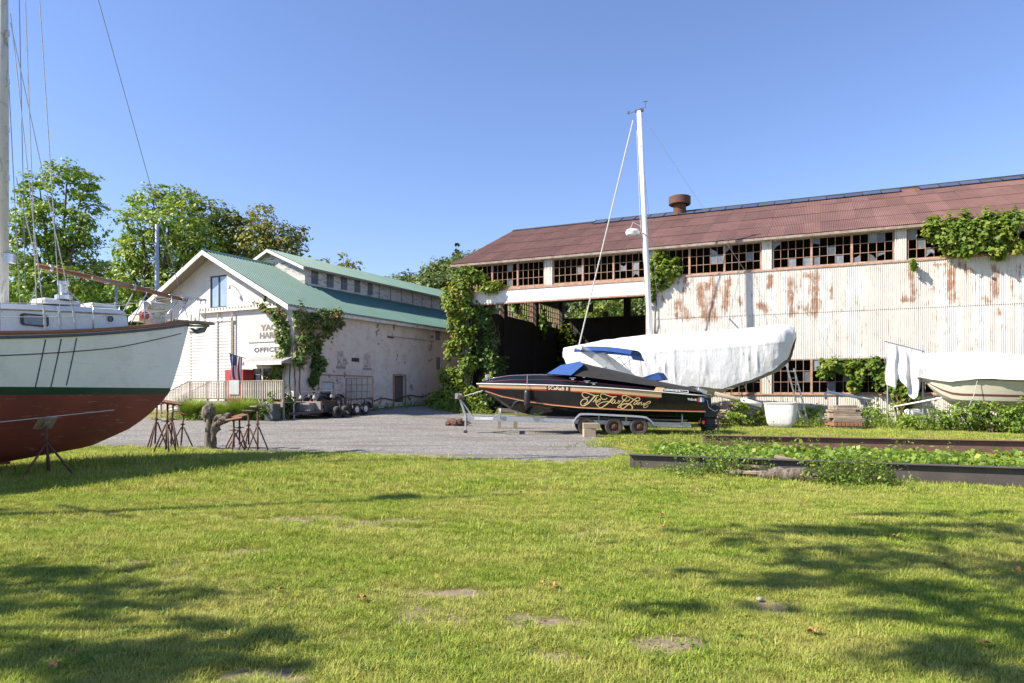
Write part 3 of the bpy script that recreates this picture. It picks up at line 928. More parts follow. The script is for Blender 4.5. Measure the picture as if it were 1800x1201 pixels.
d = MB(); d.bb(BW+.004, BW+.05, sd0-.14, sd0-.003, sdb, szt+.12); d.bb(BW+.004, BW+.05, sd1+.003, sd1+.14, sdb, szt+.12); d.bb(BW+.004, BW+.052, sd0-.003, sd1+.003, szt+.003, szt+.12); d.build('door_frame', M['rust_light'], sdoor)
for (a, b, c, e) in ((uw0, uw1, uwb, uwt), (aw0, aw1, awb, awt)):
    d = MB(); d.bb(BW-.12, BW-.06, a, b, c, e); wi = d.build('side_window', M['wood_grey'], boat_house)
    d = MB(); d.bb(BW-.058, BW-.045, a+.07, (a+b)/2-.03, c+.08, e-.08); d.build('pane', M['glass'], wi)
    d = MB(); d.bb(BW-.057, BW-.046, (a+b)/2+.03, b-.07, c+.08, e-.08); d.build('pane', M['glass'], wi)
    d = MB(); d.bb(BW+.004, BW+.07, a-.08, b+.08, c-.12, c-.01); d.build('window_sill', M['trim'], wi)
for (a, b, c, e) in ((bw1_0, bw1_1, bw1b, bw1t), (bw2_0, bw2_1, bw2b, bw2t)):
    d = MB(); d.bb(BW+.004, BW+.035, a-.1, b+.1, c-.17, c-.03); bl_ = d.build('bricked_window', simple('dark_sill', (.22,.19,.18), (.40,.36,.33), 9, .9), boat_house)
    d = MB(); n_ = 10
    d.extrude([(BW+.004, a, c)] + [(BW+.004, b, c)] + [(BW+.004, (a+b)/2+math.cos(q)*(b-a)/2, e-.25+.25*math.sin(q)) for q in np.linspace(0, math.pi, n_)], (.022, 0, 0))
    d.build('infill', simple('brick_infill', (.56,.48,.44), (.34,.24,.21), 5, .9, bump=.4, bscale=10, lo=.45, hi=.6), bl_)
# panelled double garage doors: four leaves of raised panels
def panel_door(y0, y1, z0, z1, cols, rows, name, gap=None):
    d = MB(); d.bb(BW-.15, BW-.10, y0, y1, z0, z1); o = d.build(name, M['trim'], boat_house)
    pw = (y1-y0)/cols; ph = (z1-z0)/rows
    for i in range(cols):
        for j in range(rows):
            q = MB(); q.box((BW-.085, y0+(i+.5)*pw, z0+(j+.5)*ph), (.026, pw*.84, ph*.80)); q.build('panel', M['white_paint'], o, bevel=.02)
    return o
panel_door(pd0+.02, pd1-.02, .5, pdt-.03, 1, 3, 'garage_door')
lt = MB(); l0, lzt_ = w_at(560, 658); l1 = w_at(655)[0]; lt.bb(BW+.004, BW+.045, l0, l1, lzt_-.06, lzt_); lt.build('door_lintel', M['wood_grey'], boat_house)
# pipe, cable and ledge marks along the wall
pp = MB(); a, z1_ = w_at(681, 590); b, z2_ = w_at(762, 598.5); pp.bb(BW+.004, BW+.05, a, b, z1_-.05, z1_); pp.build('ledge', simple('ledge_grey', (.40,.35,.32), (.30,.24,.21), 4, .9), boat_house)
pp = MB(); ya = w_at(657)[0]; yb = w_at(778)[0]; pts = []
for q in np.linspace(0, 1, 18):
    y = ya+(yb-ya)*q; pts.append((BW+.05, y, gz(-8, 40)+.55+.5*q+.10*math.sin(q*17)))
pp.tube(pts, .035); pp.build('cable', M['dark'], boat_house, smooth=True)
pp = MB(); a = w_at(778)[0]; pp.tube([(BW+.06, a, .9), (BW+.06, a, w_at(778, 670)[1])], .05); pp.build('downpipe', M['rust'], boat_house, smooth=True)
for (px, py, w_, h_) in ((618, 629, .32, .22), (681, 590, .3, .14)):
    a, z = w_at(px, py); pp = MB(); pp.bb(BW+.004, BW+.03, a, a+w_*2, z-h_, z); pp.build('vent_grille', M['dark'], boat_house)
# other walls (never lit from this side)
ow = MB(); ow.quad((0, 0, -.2), (0, BL, -.2), (0, BL, BE), (0, 0, BE)); ow.poly([(0, BL, -.2), (BW, BL, -.2), (BW, BL, BE), (BW/2, BL, BR), (0, BL, BE)])
ow.build('far_walls', M['bh_side'], boat_house)

# ---- roofs of ribbed green sheets
def rib_mesh(name, w, L, rib=.23, h=.028):
    m = MB(); n = int(round(w/rib)); prof = []
    for i in range(n):
        x = i*w/n; prof += [(x, 0), (x+w/n*.72, 0), (x+w/n*.80, h), (x+w/n*.92, h)]
    prof.append((w, 0))
    m.grid([[(x, 0, z) for x, z in prof], [(x, L, z) for x, z in prof]])
    return m.mesh(name, M['bh_roof'], fix=False)
def ribbed_roof(y0, y1, eave_x, eave_z, ridge_x, ridge_z, n):
    """panels along y; each runs from the eave up to the ridge"""
    dx = ridge_x-eave_x; dz = ridge_z-eave_z; L = math.hypot(dx, dz); w = (y1-y0)/n
    me = rib_mesh('roof_panel', w, L)
    for k in range(n):
        # local x of the panel -> +/-y of the building, local y -> up the slope
        up = Vector((dx, 0, dz)).normalized(); sx = Vector((0, 1, 0)) if dx < 0 else Vector((0, -1, 0))
        nz = sx.cross(up); Mx = Matrix((sx, up, nz)).transposed()
        yy = y0+k*w if dx < 0 else y0+(k+1)*w
        o = add('roof_panel', me, boat_house, (eave_x, yy, eave_z+rng.uniform(0, .005)))
        o.rotation_euler = Mx.to_euler()
ov = .40; rs = (BR-BE)/(BW/2); FO = .80
ribbed_roof(-FO, BL+.3, BW+ov, BE-ov*rs+.10, BW/2, BR+.10, 38)
ribbed_roof(-FO, BL+.3, -ov, BE-ov*rs+.10, BW/2, BR+.10, 38)
rd = MB()
for sgn in (0, 1):
    e = BW+ov if sgn else -ov
    rd.extrude([(e, -FO+.04, BE-ov*rs), (BW/2, -FO+.04, BR), (BW/2, -FO+.04, BR+.085), (e, -FO+.04, BE-ov*rs+.085)], (0, BL+FO, 0))
rd.build('roof_deck', M['wood_grey'], boat_house)
fb = MB()
for sgn in (0, 1):
    e = BW+ov if sgn else -ov
    fb.extrude([(e, -FO-.03, BE-ov*rs-.20), (BW/2, -FO-.03, BR-.17), (BW/2, -FO-.03, BR+.09), (e, -FO-.03, BE-ov*rs+.09)], (0, .05, 0))
fb.build('barge_board', M['trim'], boat_house)
fb = MB(); fb.bb(BW+ov-.06, BW+ov-.01, -FO+.05, BL, BE-ov*rs-.17, BE-ov*rs+.05); fb.bb(BW+.004, BW+ov-.065, -.5, BL, BE-ov*rs-.02, BE-ov*rs+.0)
fb.build('eaves_board', M['trim'], boat_house)
rp = MB(); rp.extrude([(BW/2-.22, -FO, BR+.02), (BW/2, -FO, BR+.19), (BW/2+.22, -FO, BR+.02), (BW/2, -FO, BR+.15)], (0, 5.0, 0)); rp.build('ridge_cap', M['bh_roof'], boat_house)
# ---- raised clerestory
MV = 2.7; ME = 9.28; MR = 10.46; MY0 = 4.3; MY1 = BL-2
cw = MB()
rzb = lambda v: BR-v*rs
RBX = np.array(BO)+BX*(BW/2)
CLO = np.array(BO)+BX*(BW/2+MV)
def c_at(px, py=None):
    s, Y = along(CLO, BY, px)
    return (s, Y) if py is None else (s, ZH(py, Y))
wins = []
for (a, b) in ((547, 560), (574, 587), (599, 611), (623, 634), (646, 656)):
    wins.append((c_at(a)[0], c_at(b)[0]))
wins.append((c_at(781)[0], c_at(787)[0]))
zt_, zb_ = ME-.12, rzb(MV)+.22
hl = [(a, b, zb_, zt_) for a, b in wins]
to = lambda y, d, z: (BW/2+MV-d, y, z)
wall_holes(MY0, MY1, rzb(MV)-.1, ME, hl, to, cw)
cw.quad((BW/2-MV, MY0, rzb(MV)-.1), (BW/2-MV, MY1, rzb(MV)-.1), (BW/2-MV, MY1, ME), (BW/2-MV, MY0, ME))
cw.build('clerestory_wall', M['shingle'], boat_house, fix=False)
for y in (MY0, MY1):
    cg = MB()
    cg.poly([(BW/2-MV, y, rzb(MV)-.1), (BW/2, y, BR-.1), (BW/2+MV, y, rzb(MV)-.1), (BW/2+MV, y, ME), (BW/2, y, MR), (BW/2-MV, y, ME)])
    cg.build('clerestory_gable', M['shingle'], boat_house)
for (a, b) in wins:
    d = MB(); d.bb(BW/2+MV-.12, BW/2+MV-.06, a, b, zb_, zt_); wi = d.build('clerestory_window', simple('grey_frame', (.22,.21,.22), (.15,.14,.15), 4, .8), boat_house)
    for i in range(2):
        for j in range(2):
            y0 = a+(b-a)*(i*.5+.05); y1 = a+(b-a)*(i*.5+.45); z0 = zb_+(zt_-zb_)*(j*.5+.05); z1 = zb_+(zt_-zb_)*(j*.5+.45)
            d = MB(); d.bb(BW/2+MV-.062, BW/2+MV-.05, y0, y1, z0, z1); d.build('pane', M['glass'], wi)
for a in (666.5, 686, 705.5, 725, 741.5, 758, 774, 790):
    y = c_at(a)[0]; d = MB(); d.bb(BW/2+MV+.003, BW/2+MV+.03, y-.035, y+.035, rzb(MV)+.04, ME-.03); d.build('batten', M['wood_grey'], boat_house)
ms = (MR-ME)/MV; mo = .35
ribbed_roof(MY0-.45, MY1+.3, BW/2+MV+mo, ME-mo*ms+.08, BW/2, MR+.08, 32)
ribbed_roof(MY0-.45, MY1+.3, BW/2-MV-mo, ME-mo*ms+.08, BW/2, MR+.08, 32)
rd = MB()
for e in (BW/2+MV+mo, BW/2-MV-mo):
    rd.extrude([(e, MY0-.42, ME-mo*ms-.02), (BW/2, MY0-.42, MR-.02), (BW/2, MY0-.42, MR+.07), (e, MY0-.42, ME-mo*ms+.07)], (0, MY1-MY0+.6, 0))
rd.build('clerestory_deck', M['wood_grey'], boat_house)
fb = MB()
for e in (BW/2+MV+mo, BW/2-MV-mo):
    fb.extrude([(e, MY0-.49, ME-mo*ms-.13), (BW/2, MY0-.49, MR-.13), (BW/2, MY0-.49, MR+.07), (e, MY0-.49, ME-mo*ms+.07)], (0, .05, 0))
fb.build('clerestory_barge', M['trim'], boat_house)
# ------------------------------------------------------------------ the sailing yacht on the left
def lerp(tab, x):
    xs_ = [t[0] for t in tab]
    return [float(np.interp(x, xs_, [t[i] for t in tab])) for i in range(1, len(tab[0]))]
def hull_material(name, c1, c2, scratch, rough=.45, amt=.5):
    t = NT(name)
    co = t.coord('Object')
    col = t.ramp(t.noise(co, .8, 6), [(.3, c1), (.7, c2)])
    sc_ = t.step(t.noise(t.coord('Object', (.5, 2, 7)), 2.4, 9, .75), .575, .645)
    col = t.mix(t.math('MULTIPLY', sc_, amt), col, scratch)
    blot = t.step(t.noise(co, 1.7, 8, .68), .48, .70)
    col = t.mix(t.math('MULTIPLY', blot, .42), col, tuple(x*.68 for x in c1))
    seam = t.step(t.noise(t.coord('Object', (.25, 1, 22)), 1.5, 8, .7), .60, .67)
    col = t.mix(t.math('MULTIPLY', seam, amt*.9), col, tuple(x*.45 for x in c1))
    t.bump(t.noise(t.coord('Object', (.6, 2, 9)), 2, 6, .6), .12, .02)
    return t.set(col, rough, 0, .4)
M['top_white'] = hull_material('yacht_topside_white', (.82,.83,.79), (.74,.75,.71), (.48,.44,.38), .5, .4)
M['boot_green'] = hull_material('yacht_boot_green', (.006,.045,.022), (.012,.06,.032), (.10,.13,.10), .35, .4)
M['anti_red'] = hull_material('yacht_antifouling_red', (.25,.055,.030), (.16,.034,.021), (.36,.22,.16), .6, .75)
YD = np.array((-.5, -.866)); YAW = math.atan2(YD[1], YD[0])
YO = (-8.5, 18.0)
ZB = [(0,3.5),(.15,2.95),(.35,2.25),(.583,1.66),(1.025,1.19),(1.576,.80),(2.6,.40),(4.35,.19),(8,.16),(12,.16),(12.6,.5),(13.4,1.5),(14.2,1.95),(15,2.3)]
def y_zs(k): return 3.5-.21*k+.0118*k*k
def y_bs(k):
    if k < 8.5: return 2.0*(1-(1-k/8.5)**1.7)
    return 2.0-.0165*(k-8.5)**2
def y_zb(k): return lerp(ZB, k)[0]
def y_b(k, z):
    zb, zs = y_zb(k), y_zs(k)
    if zs-zb < 1e-4: return 0.0
    u = max(0.0, min(1.0, (z-zb)/(zs-zb)))
    q = .80-.46*min(1, k/4.5)
    return y_bs(k)*u**q
yacht = thing('sailing_yacht', 'old white sailing yacht with red bottom propped up ashore, bow to the right', 'sailing yacht', (YO[0], YO[1], 0), YAW)
KS = np.concatenate([[0, .08, .18, .3, .45, .583], np.linspace(.8, 6, 19), np.linspace(6.6, 15, 15)])
def hull_rows(k):
    zs, zb = y_zs(k), y_zb(k)
    zl = [zs-(zs-1.76)*i/8 for i in range(9)] + [1.60] + [1.60-(1.60-zb)*((i/10)**1.0) for i in range(1, 11)]
    return [max(z, zb) if zb < 1.6 else max(z, zb) for z in zl]
hb = MB()
for sgn in (1, -1):
    rows = []
    for k in KS:
        rows.append([(k, sgn*max(y_b(k, z), .09*min(1, k/.8) if z > y_zb(k)+.001 else .09*min(1, k/2)), z) for z in hull_rows(k)])
    hb.grid(rows, mfun=lambda i, j: 0 if j < 8 else (1 if j == 8 else 2))
# transom
kk = KS[-1]; r_ = hull_rows(kk)
hb.poly([(kk, y_b(kk, z), z) for z in r_] + [(kk, -y_b(kk, z), z) for z in r_[::-1]], 0)
hull = hb.build('hull', [M['top_white'], M['boot_green'], M['anti_red']], yacht, smooth=40, merge=True)
kb = MB(); kb.bb(4.2, 12, -.1, .1, .15, .20); kb.build('keel_shoe', M['anti_red'], yacht)
# deck, rails
dk = MB()
dk.grid([[(k, s_*y_bs(k)*.99, y_zs(k)-.09+.05*(1-s_*s_)) for s_ in (-1, -.5, 0, .5, 1)] for k in KS])
dk.build('deck', simple('grey_deck', (.50,.48,.44), (.38,.35,.31), 3, .8), yacht)
for sgn in (1, -1):
    rl = MB(); rl.tube([(k, sgn*(y_bs(k)+.0), y_zs(k)+.03) for k in KS[1:]], .045, 6); rl.build('toe_rail', M['wood_brown'], yacht, smooth=True)
    rl = MB(); rl.tube([(k, sgn*(y_bs(k)+.012), y_zs(k)-.055) for k in KS[1:]], .033, 6); rl.build('rub_rail', simple('navy_rub_rail', (.05,.06,.09), (.08,.09,.12), 5, .5), yacht, smooth=True)
def on_hull(k, z, off=.006): return (k, y_b(k, z)+off, z)
st_ = MB(); st_.tube([on_hull(k, y_zs(k)-.40+.16*min(1, max(0, (2.4-k)/2.4))) for k in np.linspace(.32, 14, 44)], .012, 5); st_.build('cove_line', M['dark'], yacht)
st_ = MB(); st_.tube([on_hull(k, 1.18+.02*(3-k)+.045*(3.2-k), .008) for k in np.linspace(2.2, 6.5, 16)], .010, 5); st_.build('scum_line', M['rope_white'], yacht)
CH = (4.12, 3.78, 3.43)
for c in CH:
    s2 = MB()
    for q in range(5):
        pass
    rows = [[(c+dx+.10*t_, y_b(c+.10*t_, z)+.008, z) for dx in (-.012, .012)] for t_, z in [(t_, y_zs(c)-.12-1.0*t_) for t_ in np.linspace(0, 1, 8)]]
    s2.grid(rows); s2.build('chainplate', M['dark'], yacht)
# cabin trunk
def cab_w(k): return min(.98, .42+.30*(k-1.85)) if k < 3.8 else .98+.02*(k-3.8)
CK = [1.9, 2.05, 2.6, 3.3, 4.2, 5.5, 7.5, 9.5]
cz = lambda k: 3.60-.070*(k-1.9)
for_side = []
cb = MB()
prof = []
for k in CK:
    w_ = cab_w(k); zt = cz(k) - (.06 if k == 1.9 else 0); zd = y_zs(k)-.12
    prof.append([(k-(.0), -w_-.05, zd), (k+.03, -w_, zt-.10), (k+.05, -w_*.9, zt), (k+.05, 0, zt+.07), (k+.05, w_*.9, zt), (k+.03, w_, zt-.10), (k, w_+.05, zd)])
cb.grid(prof); cb.poly(prof[0]); cb.poly(prof[-1])
cabin = cb.build('cabin_trunk', M['white_gel'], yacht, smooth=30)
ct = MB()
for sgn in (1, -1):
    ct.tube([(k, sgn*(cab_w(k)+.008), cz(k)-.12) for k in CK], .018, 5)
ct.build('cabin_trim', simple('dirty_seam', (.22,.17,.12), (.35,.30,.24), 6, .8), cabin)
def port(k, zc, w_, h_, rad):
    """framed window on the starboard cabin side"""
    def ring(sx, off, rd_=rad):
        pts = []
        for (cx, cz_, a0) in ((w_/2-rd_, h_/2-rd_, 0), (-w_/2+rd_, h_/2-rd_, 90), (-w_/2+rd_, -h_/2+rd_, 180), (w_/2-rd_, -h_/2+rd_, 270)):
            for q in range(5):
                a = R(a0+q*22.5); x = (cx+rd_*math.cos(a))*sx; z = (cz_+rd_*math.sin(a))*sx
                pts.append((k+x, cab_w(k+x)+.05*(1-(zc+z-(y_zs(k)-.12))/.75)+off, zc+z))
        return pts
    f = MB(); a, b = ring(1.0, .004), ring(1.0, .025); c, d = ring(.80, .025), ring(.80, .006)
    f.grid([a, b, c, d], closed=True)
    o = f.build('cabin_window', M['dark'], cabin, smooth=40)
    g = MB(); g.poly(ring(.82, .008)); g.build('pane', M['glass'], o)
port(4.17, 3.12, .52, .24, .06)
port(2.42, 3.33, .14, .14, .07)
port(6.0, 3.02, .52, .24, .06)
# hatch, stove pipe
h = MB(); h.box((3.30, .05, cz(3.3)+.13), (.8, .62, .12), taper=.93); hatch = h.build('hatch', M['white_gel'], yacht, bevel=.03)
h = MB(); h.lathe([(.17, 0), (.17, .09), (.10, .12), (.075, .14), (.075, .30), (.12, .32), (.12, .40), (0, .42)], 16, (3.25, .28, cz(3.3)+.19)); h.build('stove_pipe', M['steel'], yacht, smooth=40)
h = MB(); h.box((2.35, .0, cz(2.4)+.10), (.55, .5, .09)); h.build('hatch', M['white_gel'], yacht, bevel=.02)
# masts
def mast(k, r, top, steps, name, mt):
    m_ = MB(); m_.tube([(k, 0, y_zs(k)-.1), (k, 0, 8), (k, 0, top)], [r, r*.97, r*.6], 12)
    o = m_.build(name, mt, yacht, smooth=True)
    for z in steps:
        s_ = MB(); s_.tube([(k-.02, r*.9, z), (k-.02, r+.10, z-.02), (k-.02, r+.12, z-.14), (k-.02, r*.9, z-.17)], .012, 5); s_.build('mast_step', M['steel'], o)
    return o
mm = simple('painted_mast', (.58,.57,.53), (.46,.45,.42), 2, .5, dirt=(.22,.20,.17), dirt_amt=.5, stretch=(1,1,.4))
m1 = mast(4.30, .108, 16.6, [5.2, 6.2, 7.2, 8.2, 9.2], 'mast', mm)
m2 = mast(12.7, .09, 13.6, [], 'mizzen_mast', mm)
rd_ = MB(); rd_.lathe([(0, -.15), (.26, -.13), (.32, 0), (.26, .12), (0, .15)], 20, (12.35, .0, 11.6)); rd_.bar((12.4, 0, 11.45), (12.7, 0, 11.45), .06, .06); rd_.build('radar_dome', M['white_metal'], yacht, smooth=40)
sp = MB(); sp.bar((4.2, -1.15, 10.6), (4.2, 1.15, 10.6), .09, .05); sp.bar((12.7, -.9, 8.2), (12.7, .9, 8.2), .07, .05); sp.build('spreaders', mm, yacht)
co_ = MB(); co_.lathe([(.135, 0), (.16, .02), (.16, .2), (.135, .22)], 14, (4.22, 0, 4.35)); co_.build('mast_collar', M['steel'], yacht, smooth=30)
# standing rigging
def stay(a, b, r=.008, name='stay', mt='wire'):
    t_ = MB(); t_.tube([a, b], r, 5, cap=False); return t_.build(name, M[mt], yacht)
stay((.06, 0, 3.62), (4.15, 0, 16.5), .009)
for c, zt, oy in ((CH[0], 9.6, .0), (CH[1], 16.2, .0), (CH[2], 9.4, .0)):
    base = (c, y_bs(c)-.02, y_zs(c)+.05)
    if zt > 12:
        stay(base, (4.2, 1.14, 10.62), .009, 'shroud', 'rope_white'); stay((4.2, 1.14, 10.62), (4.2, .05, 16.3), .009, 'shroud', 'rope_white')
    else:
        stay(base, (4.2, .1, zt), .009, 'shroud', 'rope_white')
    tb_ = MB(); d_ = (Vector((4.2, .6, 9.5))-Vector(base)).normalized(); b_ = Vector(base)
    tb_.tube([b_, b_+d_*.12, b_+d_*.14, b_+d_*.38, b_+d_*.40, b_+d_*.5], [.018, .02, .026, .024, .016, .014], 6); tb_.build('turnbuckle', M['grey_metal'], yacht)
    s2 = stay((c, -y_bs(c)+.02, y_zs(c)+.05), (4.2, -.1, min(zt, 9.6)), .009, 'shroud', 'wire')
stay((3.95, .62, cz(3.9)), (4.15, .3, 14), .009, 'halyard', 'rope_white')
stay((3.95, .16, 3.8), (4.15, .14, 15.0), .008, 'halyard', 'wire')
stay((12.7, 0, 13.4), (14.9, 0, y_zs(14.9)), .008, 'stay')
# the varnished club boom lying between mast and pulpit
bm_ = MB(); A = Vector((3.75, .18, 4.38)); B = Vector((.12, .06, 4.06))
bm_.tube([A, A.lerp(B, .5)+Vector((0, 0, .02)), B], [.05, .065, .045], 10); boom = bm_.build('club_boom', M['wood_brown'], yacht, smooth=True)
for q in (.08, .42, .60, .96):
    p = A.lerp(B, q); f = MB(); f.tube([p+(A-B).normalized()*.03+Vector((0,0,.015)), p-(A-B).normalized()*.03+Vector((0,0,.015))], .074, 10); f.build('boom_band', M['grey_metal'], boom, smooth=30)
sb = MB(); p = A.lerp(B, .45); sb.bar(p+Vector((.55, .2, .02)), p+Vector((-.3, .2, -.03)), .05, .06); sb.build('spreader_bar', M['wood_grey'], yacht)
stay(A+Vector((0,0,.1)), (4.1, .1, 6.2), .010, 'topping_lift', 'rope_white')
stay((3.6, .35, 4.25), (2.9, .5, 3.55), .010, 'sheet', 'rope_white')
stay((3.7, .3, 4.3), (4.0, .4, 3.4), .010, 'sheet', 'rope_white')
# lifelines, stanchions, bow pulpit
sth = [(k, y_bs(k)-.06) for k in (1.55, 3.0, 5.0, 7.2)]
for sgn in (1, -1):
    for (k, b) in sth:
        s_ = MB(); s_.tube([(k, sgn*b, y_zs(k)), (k, sgn*b, y_zs(k)+.62)], .014, 6); s_.build('stanchion', M['steel'], yacht, smooth=True)
    for hh in (.60, .33):
        t_ = MB(); pts = [(.75, sgn*.30, y_zs(.7)+hh+.05)] + [(k, sgn*b, y_zs(k)+hh) for k, b in sth]
        t_.tube(pts, .007, 5); t_.build('lifeline', M['rope_white'], yacht)
pu = MB(); zt = 4.10
for sgn in (1, -1):
    pu.tube([(.8, sgn*.34, zt), (.2, sgn*.20, zt+.02), (-.42, sgn*.10, zt+.03)], .017, 6)
    pu.tube([(.62, sgn*.30, 3.42), (.18, sgn*.20, zt)], .015, 6); pu.tube([(-.36, sgn*.13, 3.52), (-.40, sgn*.10, zt+.03)], .013, 6); pu.tube([(.75, sgn*.34, 3.4), (.72, sgn*.33, zt)], .015, 6)
pu.tube([(-.42, -.10, zt+.03), (-.42, .10, zt+.03)], .017, 6)
pu.build('bow_pulpit', M['steel'], yacht, smooth=True)
pl = MB(); pl.box((-.05, 0, 3.50), (1.2, .34, .05)); pl.box((-.33, 0, 3.535), (.55, .30, .03)); pl.build('bow_platform', M['wood_grey'], yacht, bevel=.01)
an = MB(); an.bar((-.55, .02, 3.44), (.1, .02, 3.40), .06, .05); an.tube([(-.5, .02, 3.42), (-.40, .02, 3.30), (-.2, .02, 3.26), (-.02, .02, 3.34)], [.02, .05, .06, .02], 6); an.box((-.22, .02, 3.30), (.28, .34, .04), (0, .5, 0)); an.build('anchor', simple('old_green_anchor', (.10,.12,.09), (.20,.20,.16), 6, .7), yacht)
wl = MB(); wl.lathe([(0, -.34), (.11, -.33), (.13, -.2), (.13, .12), (.10, .14), (.10, .18), (.12, .19), (.12, .30), (0, .31)], 16, (1.02, .02, 3.80), 'x'); wl.box((1.0, 0, 3.56), (.42, .30, .30)); wl.box((1.2, .05, 3.46), (.6, .34, .14))
wl.build('windlass', simple('cream_enamel', (.72,.68,.60), (.55,.48,.38), 6, .45, dirt=(.28,.17,.09), dirt_amt=.7), yacht, smooth=35)
wl2 = MB(); wl2.lathe([(.0, -.001), (.115, 0), (.115, .05), (.0, .051)], 14, (.80, .0, 3.80), 'x'); wl2.build('windlass_drum', M['dark'], yacht, smooth=35)
rf = MB(); rf.lathe([(0, .0), (.10, .0), (.10, .05), (0, .05)], 14, (1.42, .30, 3.52), 'y'); rf.build('red_side_light', simple('red_lens', (.45,.02,.02), (.3,.01,.01), 4, .25), yacht)
sp2 = MB(); sp2.tube([(1.75, .30, 3.3), (1.35, .30, 4.1)], .013, 6); sp2.tube([(1.75, -.30, 3.3), (1.35, -.30, 4.1)], .013, 6); sp2.build('brace', M['steel'], yacht)

# keel blocks and shores
def timber(name, label, c, size, rz, cat='block', group=None, mt=None, tilt=0):
    m = MB(); m.box((0, 0, 0), size); o = m.build(name, mt or M['wood_grey'], None, c, (0, tilt, rz), bevel=.012)
    return tag(o, label, cat, group)
def YW(k, lat, z=0): return Vector((YO[0]+YD[0]*k-YD[1]*lat*1.0, YO[1]+YD[1]*k+YD[0]*lat, z))
for i, k in enumerate((4.7, 7.5, 10.5)):
    p = YW(k, 0)
    timber('keel_block', ['stacked timber block under the front of the red keel', 'timber block under the middle of the red keel', 'timber block under the rear of the red keel'][i], (p.x, p.y, .078), (.35, .9, .15), YAW, 'keel block', 'blocks under the yacht keel')

def jack_stand(h, spread, pad='plate', name='jack_stand', legs=3, tilt=(0, 0), plate=(.32, .32), seed=0, low=.55):
    """steel boat stand, built upright at the origin"""
    rr = random.Random(seed)
    root = bpy.data.objects.new(name, None); C.objects.link(root)
    hub = h*low
    for i in range(legs):
        a = 2*math.pi*i/legs+.4+rr.uniform(-.15, .15)
        l = MB(); l.tube([(math.cos(a)*.035, math.sin(a)*.035, hub+.04), (math.cos(a)*spread, math.sin(a)*spread, .0)], .021, 6); l.build('leg', M['rust'], root, smooth=True)
    p = MB(); p.tube([(0, 0, .12*h), (0, 0, h-.06)], .026, 8); p.build('post', M['rust'], root, smooth=True)
    hd = MB(); hd.tube([(-.14, .02, hub+.13), (0, 0, hub+.12), (.14, -.02, hub+.13)], .014, 6); hd.lathe([(.05, 0), (.05, .05)], 8, (0, 0, hub+.10)); hd.build('screw_handle', M['rust'], root, smooth=30)
    t_ = MB(); t_.box((0, 0, 0), (plate[0], plate[1], .035)); t_.box((0, 0, -.035), (.12, .12, .04))
    t_.build('top_pad', simple('pad_%d' % seed, *(((.25,.10,.05), (.16,.07,.04)) if pad == 'plate' else ((.30,.24,.17), (.20,.15,.11))), 5, .9, bump=.3), root, (0, 0, h-.02), (tilt[0], tilt[1], 0), bevel=.008)
    return root
def place(o, x, y, rz, label, cat, group, lean=(0, 0), dz=0):
    o.location = (x, y, gz(x, y)+dz); o.rotation_euler = (lean[0], lean[1], rz); return tag(o, label, cat, group)
JG = 'rusty boat stands'
p = YW(4.35, 1.95)
js = jack_stand(1.08, .52, 'wood', tilt=(.0, -.75), plate=(.30, .36), seed=1)
place(js, p.x, p.y, math.atan2(YD[0], -YD[1])+R(8), 'rusty tripod boat stand propping the red hull near the keel block', 'boat stand', JG, (0, -.10))
# cluster at the bow: plate-topped stands crowded together
for i, (px, py, h, lab) in enumerate(((272, 790, 1.36, 'rusty boat stand at the left of the crowd below the yacht bow'), (291, 802, 1.42, 'rusty boat stand with wide red pad, front of the crowd below the bow'),
                                       (300, 790, 1.35, 'rusty boat stand at the right of the crowd below the yacht bow'), (318, 786, 1.02, 'lone thin rusty boat stand just right of the crowd below the yacht bow'))):
    x, y = gp(px, py)
    js = jack_stand(h, .34 if i < 3 else .36, 'plate', tilt=(.12, .05) if i != 1 else (.18, .14), plate=(.34, .34) if i < 3 and i != 1 else ((.62, .42) if i == 1 else (.34, .2)), seed=10+i, low=.55)
    place(js, x, y, .5*i+.2, lab, 'boat stand', JG, (.03*(i-1), .04))
for i, (px, py, h, lab) in enumerate(((411, 793, .92, 'short rusty boat stand with tilted orange pad, leftmost of four beside the driftwood'), (421, 789, .98, 'short rusty boat stand standing close behind the leftmost of four'),
                                       (437, 790, 1.14, 'rusty boat stand with brown pad, third of four beside the driftwood'), (453, 794, 1.28, 'tallest thin rusty boat stand, rightmost of four beside the gravel edge'))):
    x, y = gp(px, py)
    js = jack_stand(h, .32, 'plate' if i < 2 else 'wood', tilt=(.1, -.16) if i < 2 else (0, .03), plate=(.44, .3) if i < 2 else (.40, .28), seed=20+i, low=.5)
    place(js, x, y, .3+.7*i, lab, 'boat stand', JG)
# driftwood stump
x, y = gp(369, 789)
dw = thing('driftwood_stump', 'weathered grey forked driftwood stump standing on end by the gravel', 'driftwood', (x, y, 0), R(-10))
dw.scale = (.78, .78, .9)
M['drift'] = simple('silver_driftwood', (.26,.215,.165), (.06,.045,.032), 7, .95, bump=1.0, bscale=16, stretch=(3,3,.5), dirt=(.03,.024,.02), dirt_amt=.6)
def blob_tube(pts, rs, seed, n=16, rough=.30):
    rr = np.random.default_rng(seed); m = MB()
    pp = spline([tuple(p)+(r,) for p, r in zip(pts, rs)], 9)
    m.tube([q[:3] for q in pp], [max(.01, q[3]) for q in pp], n)
    v = []
    for q in m.v:
        nn = mnoise.noise(Vector((q[0]*6, q[1]*6, q[2]*2.5))+Vector((seed, 0, 0)))+.7*mnoise.noise(Vector((q[0]*17, q[1]*17, q[2]*4)))+.4*mnoise.noise(Vector(q)*22)
        v.append((q[0]*(1+rough*nn)+.05*nn, q[1]*(1+rough*nn)+.04*nn, q[2]+.03*nn))
    m.v = v; return m
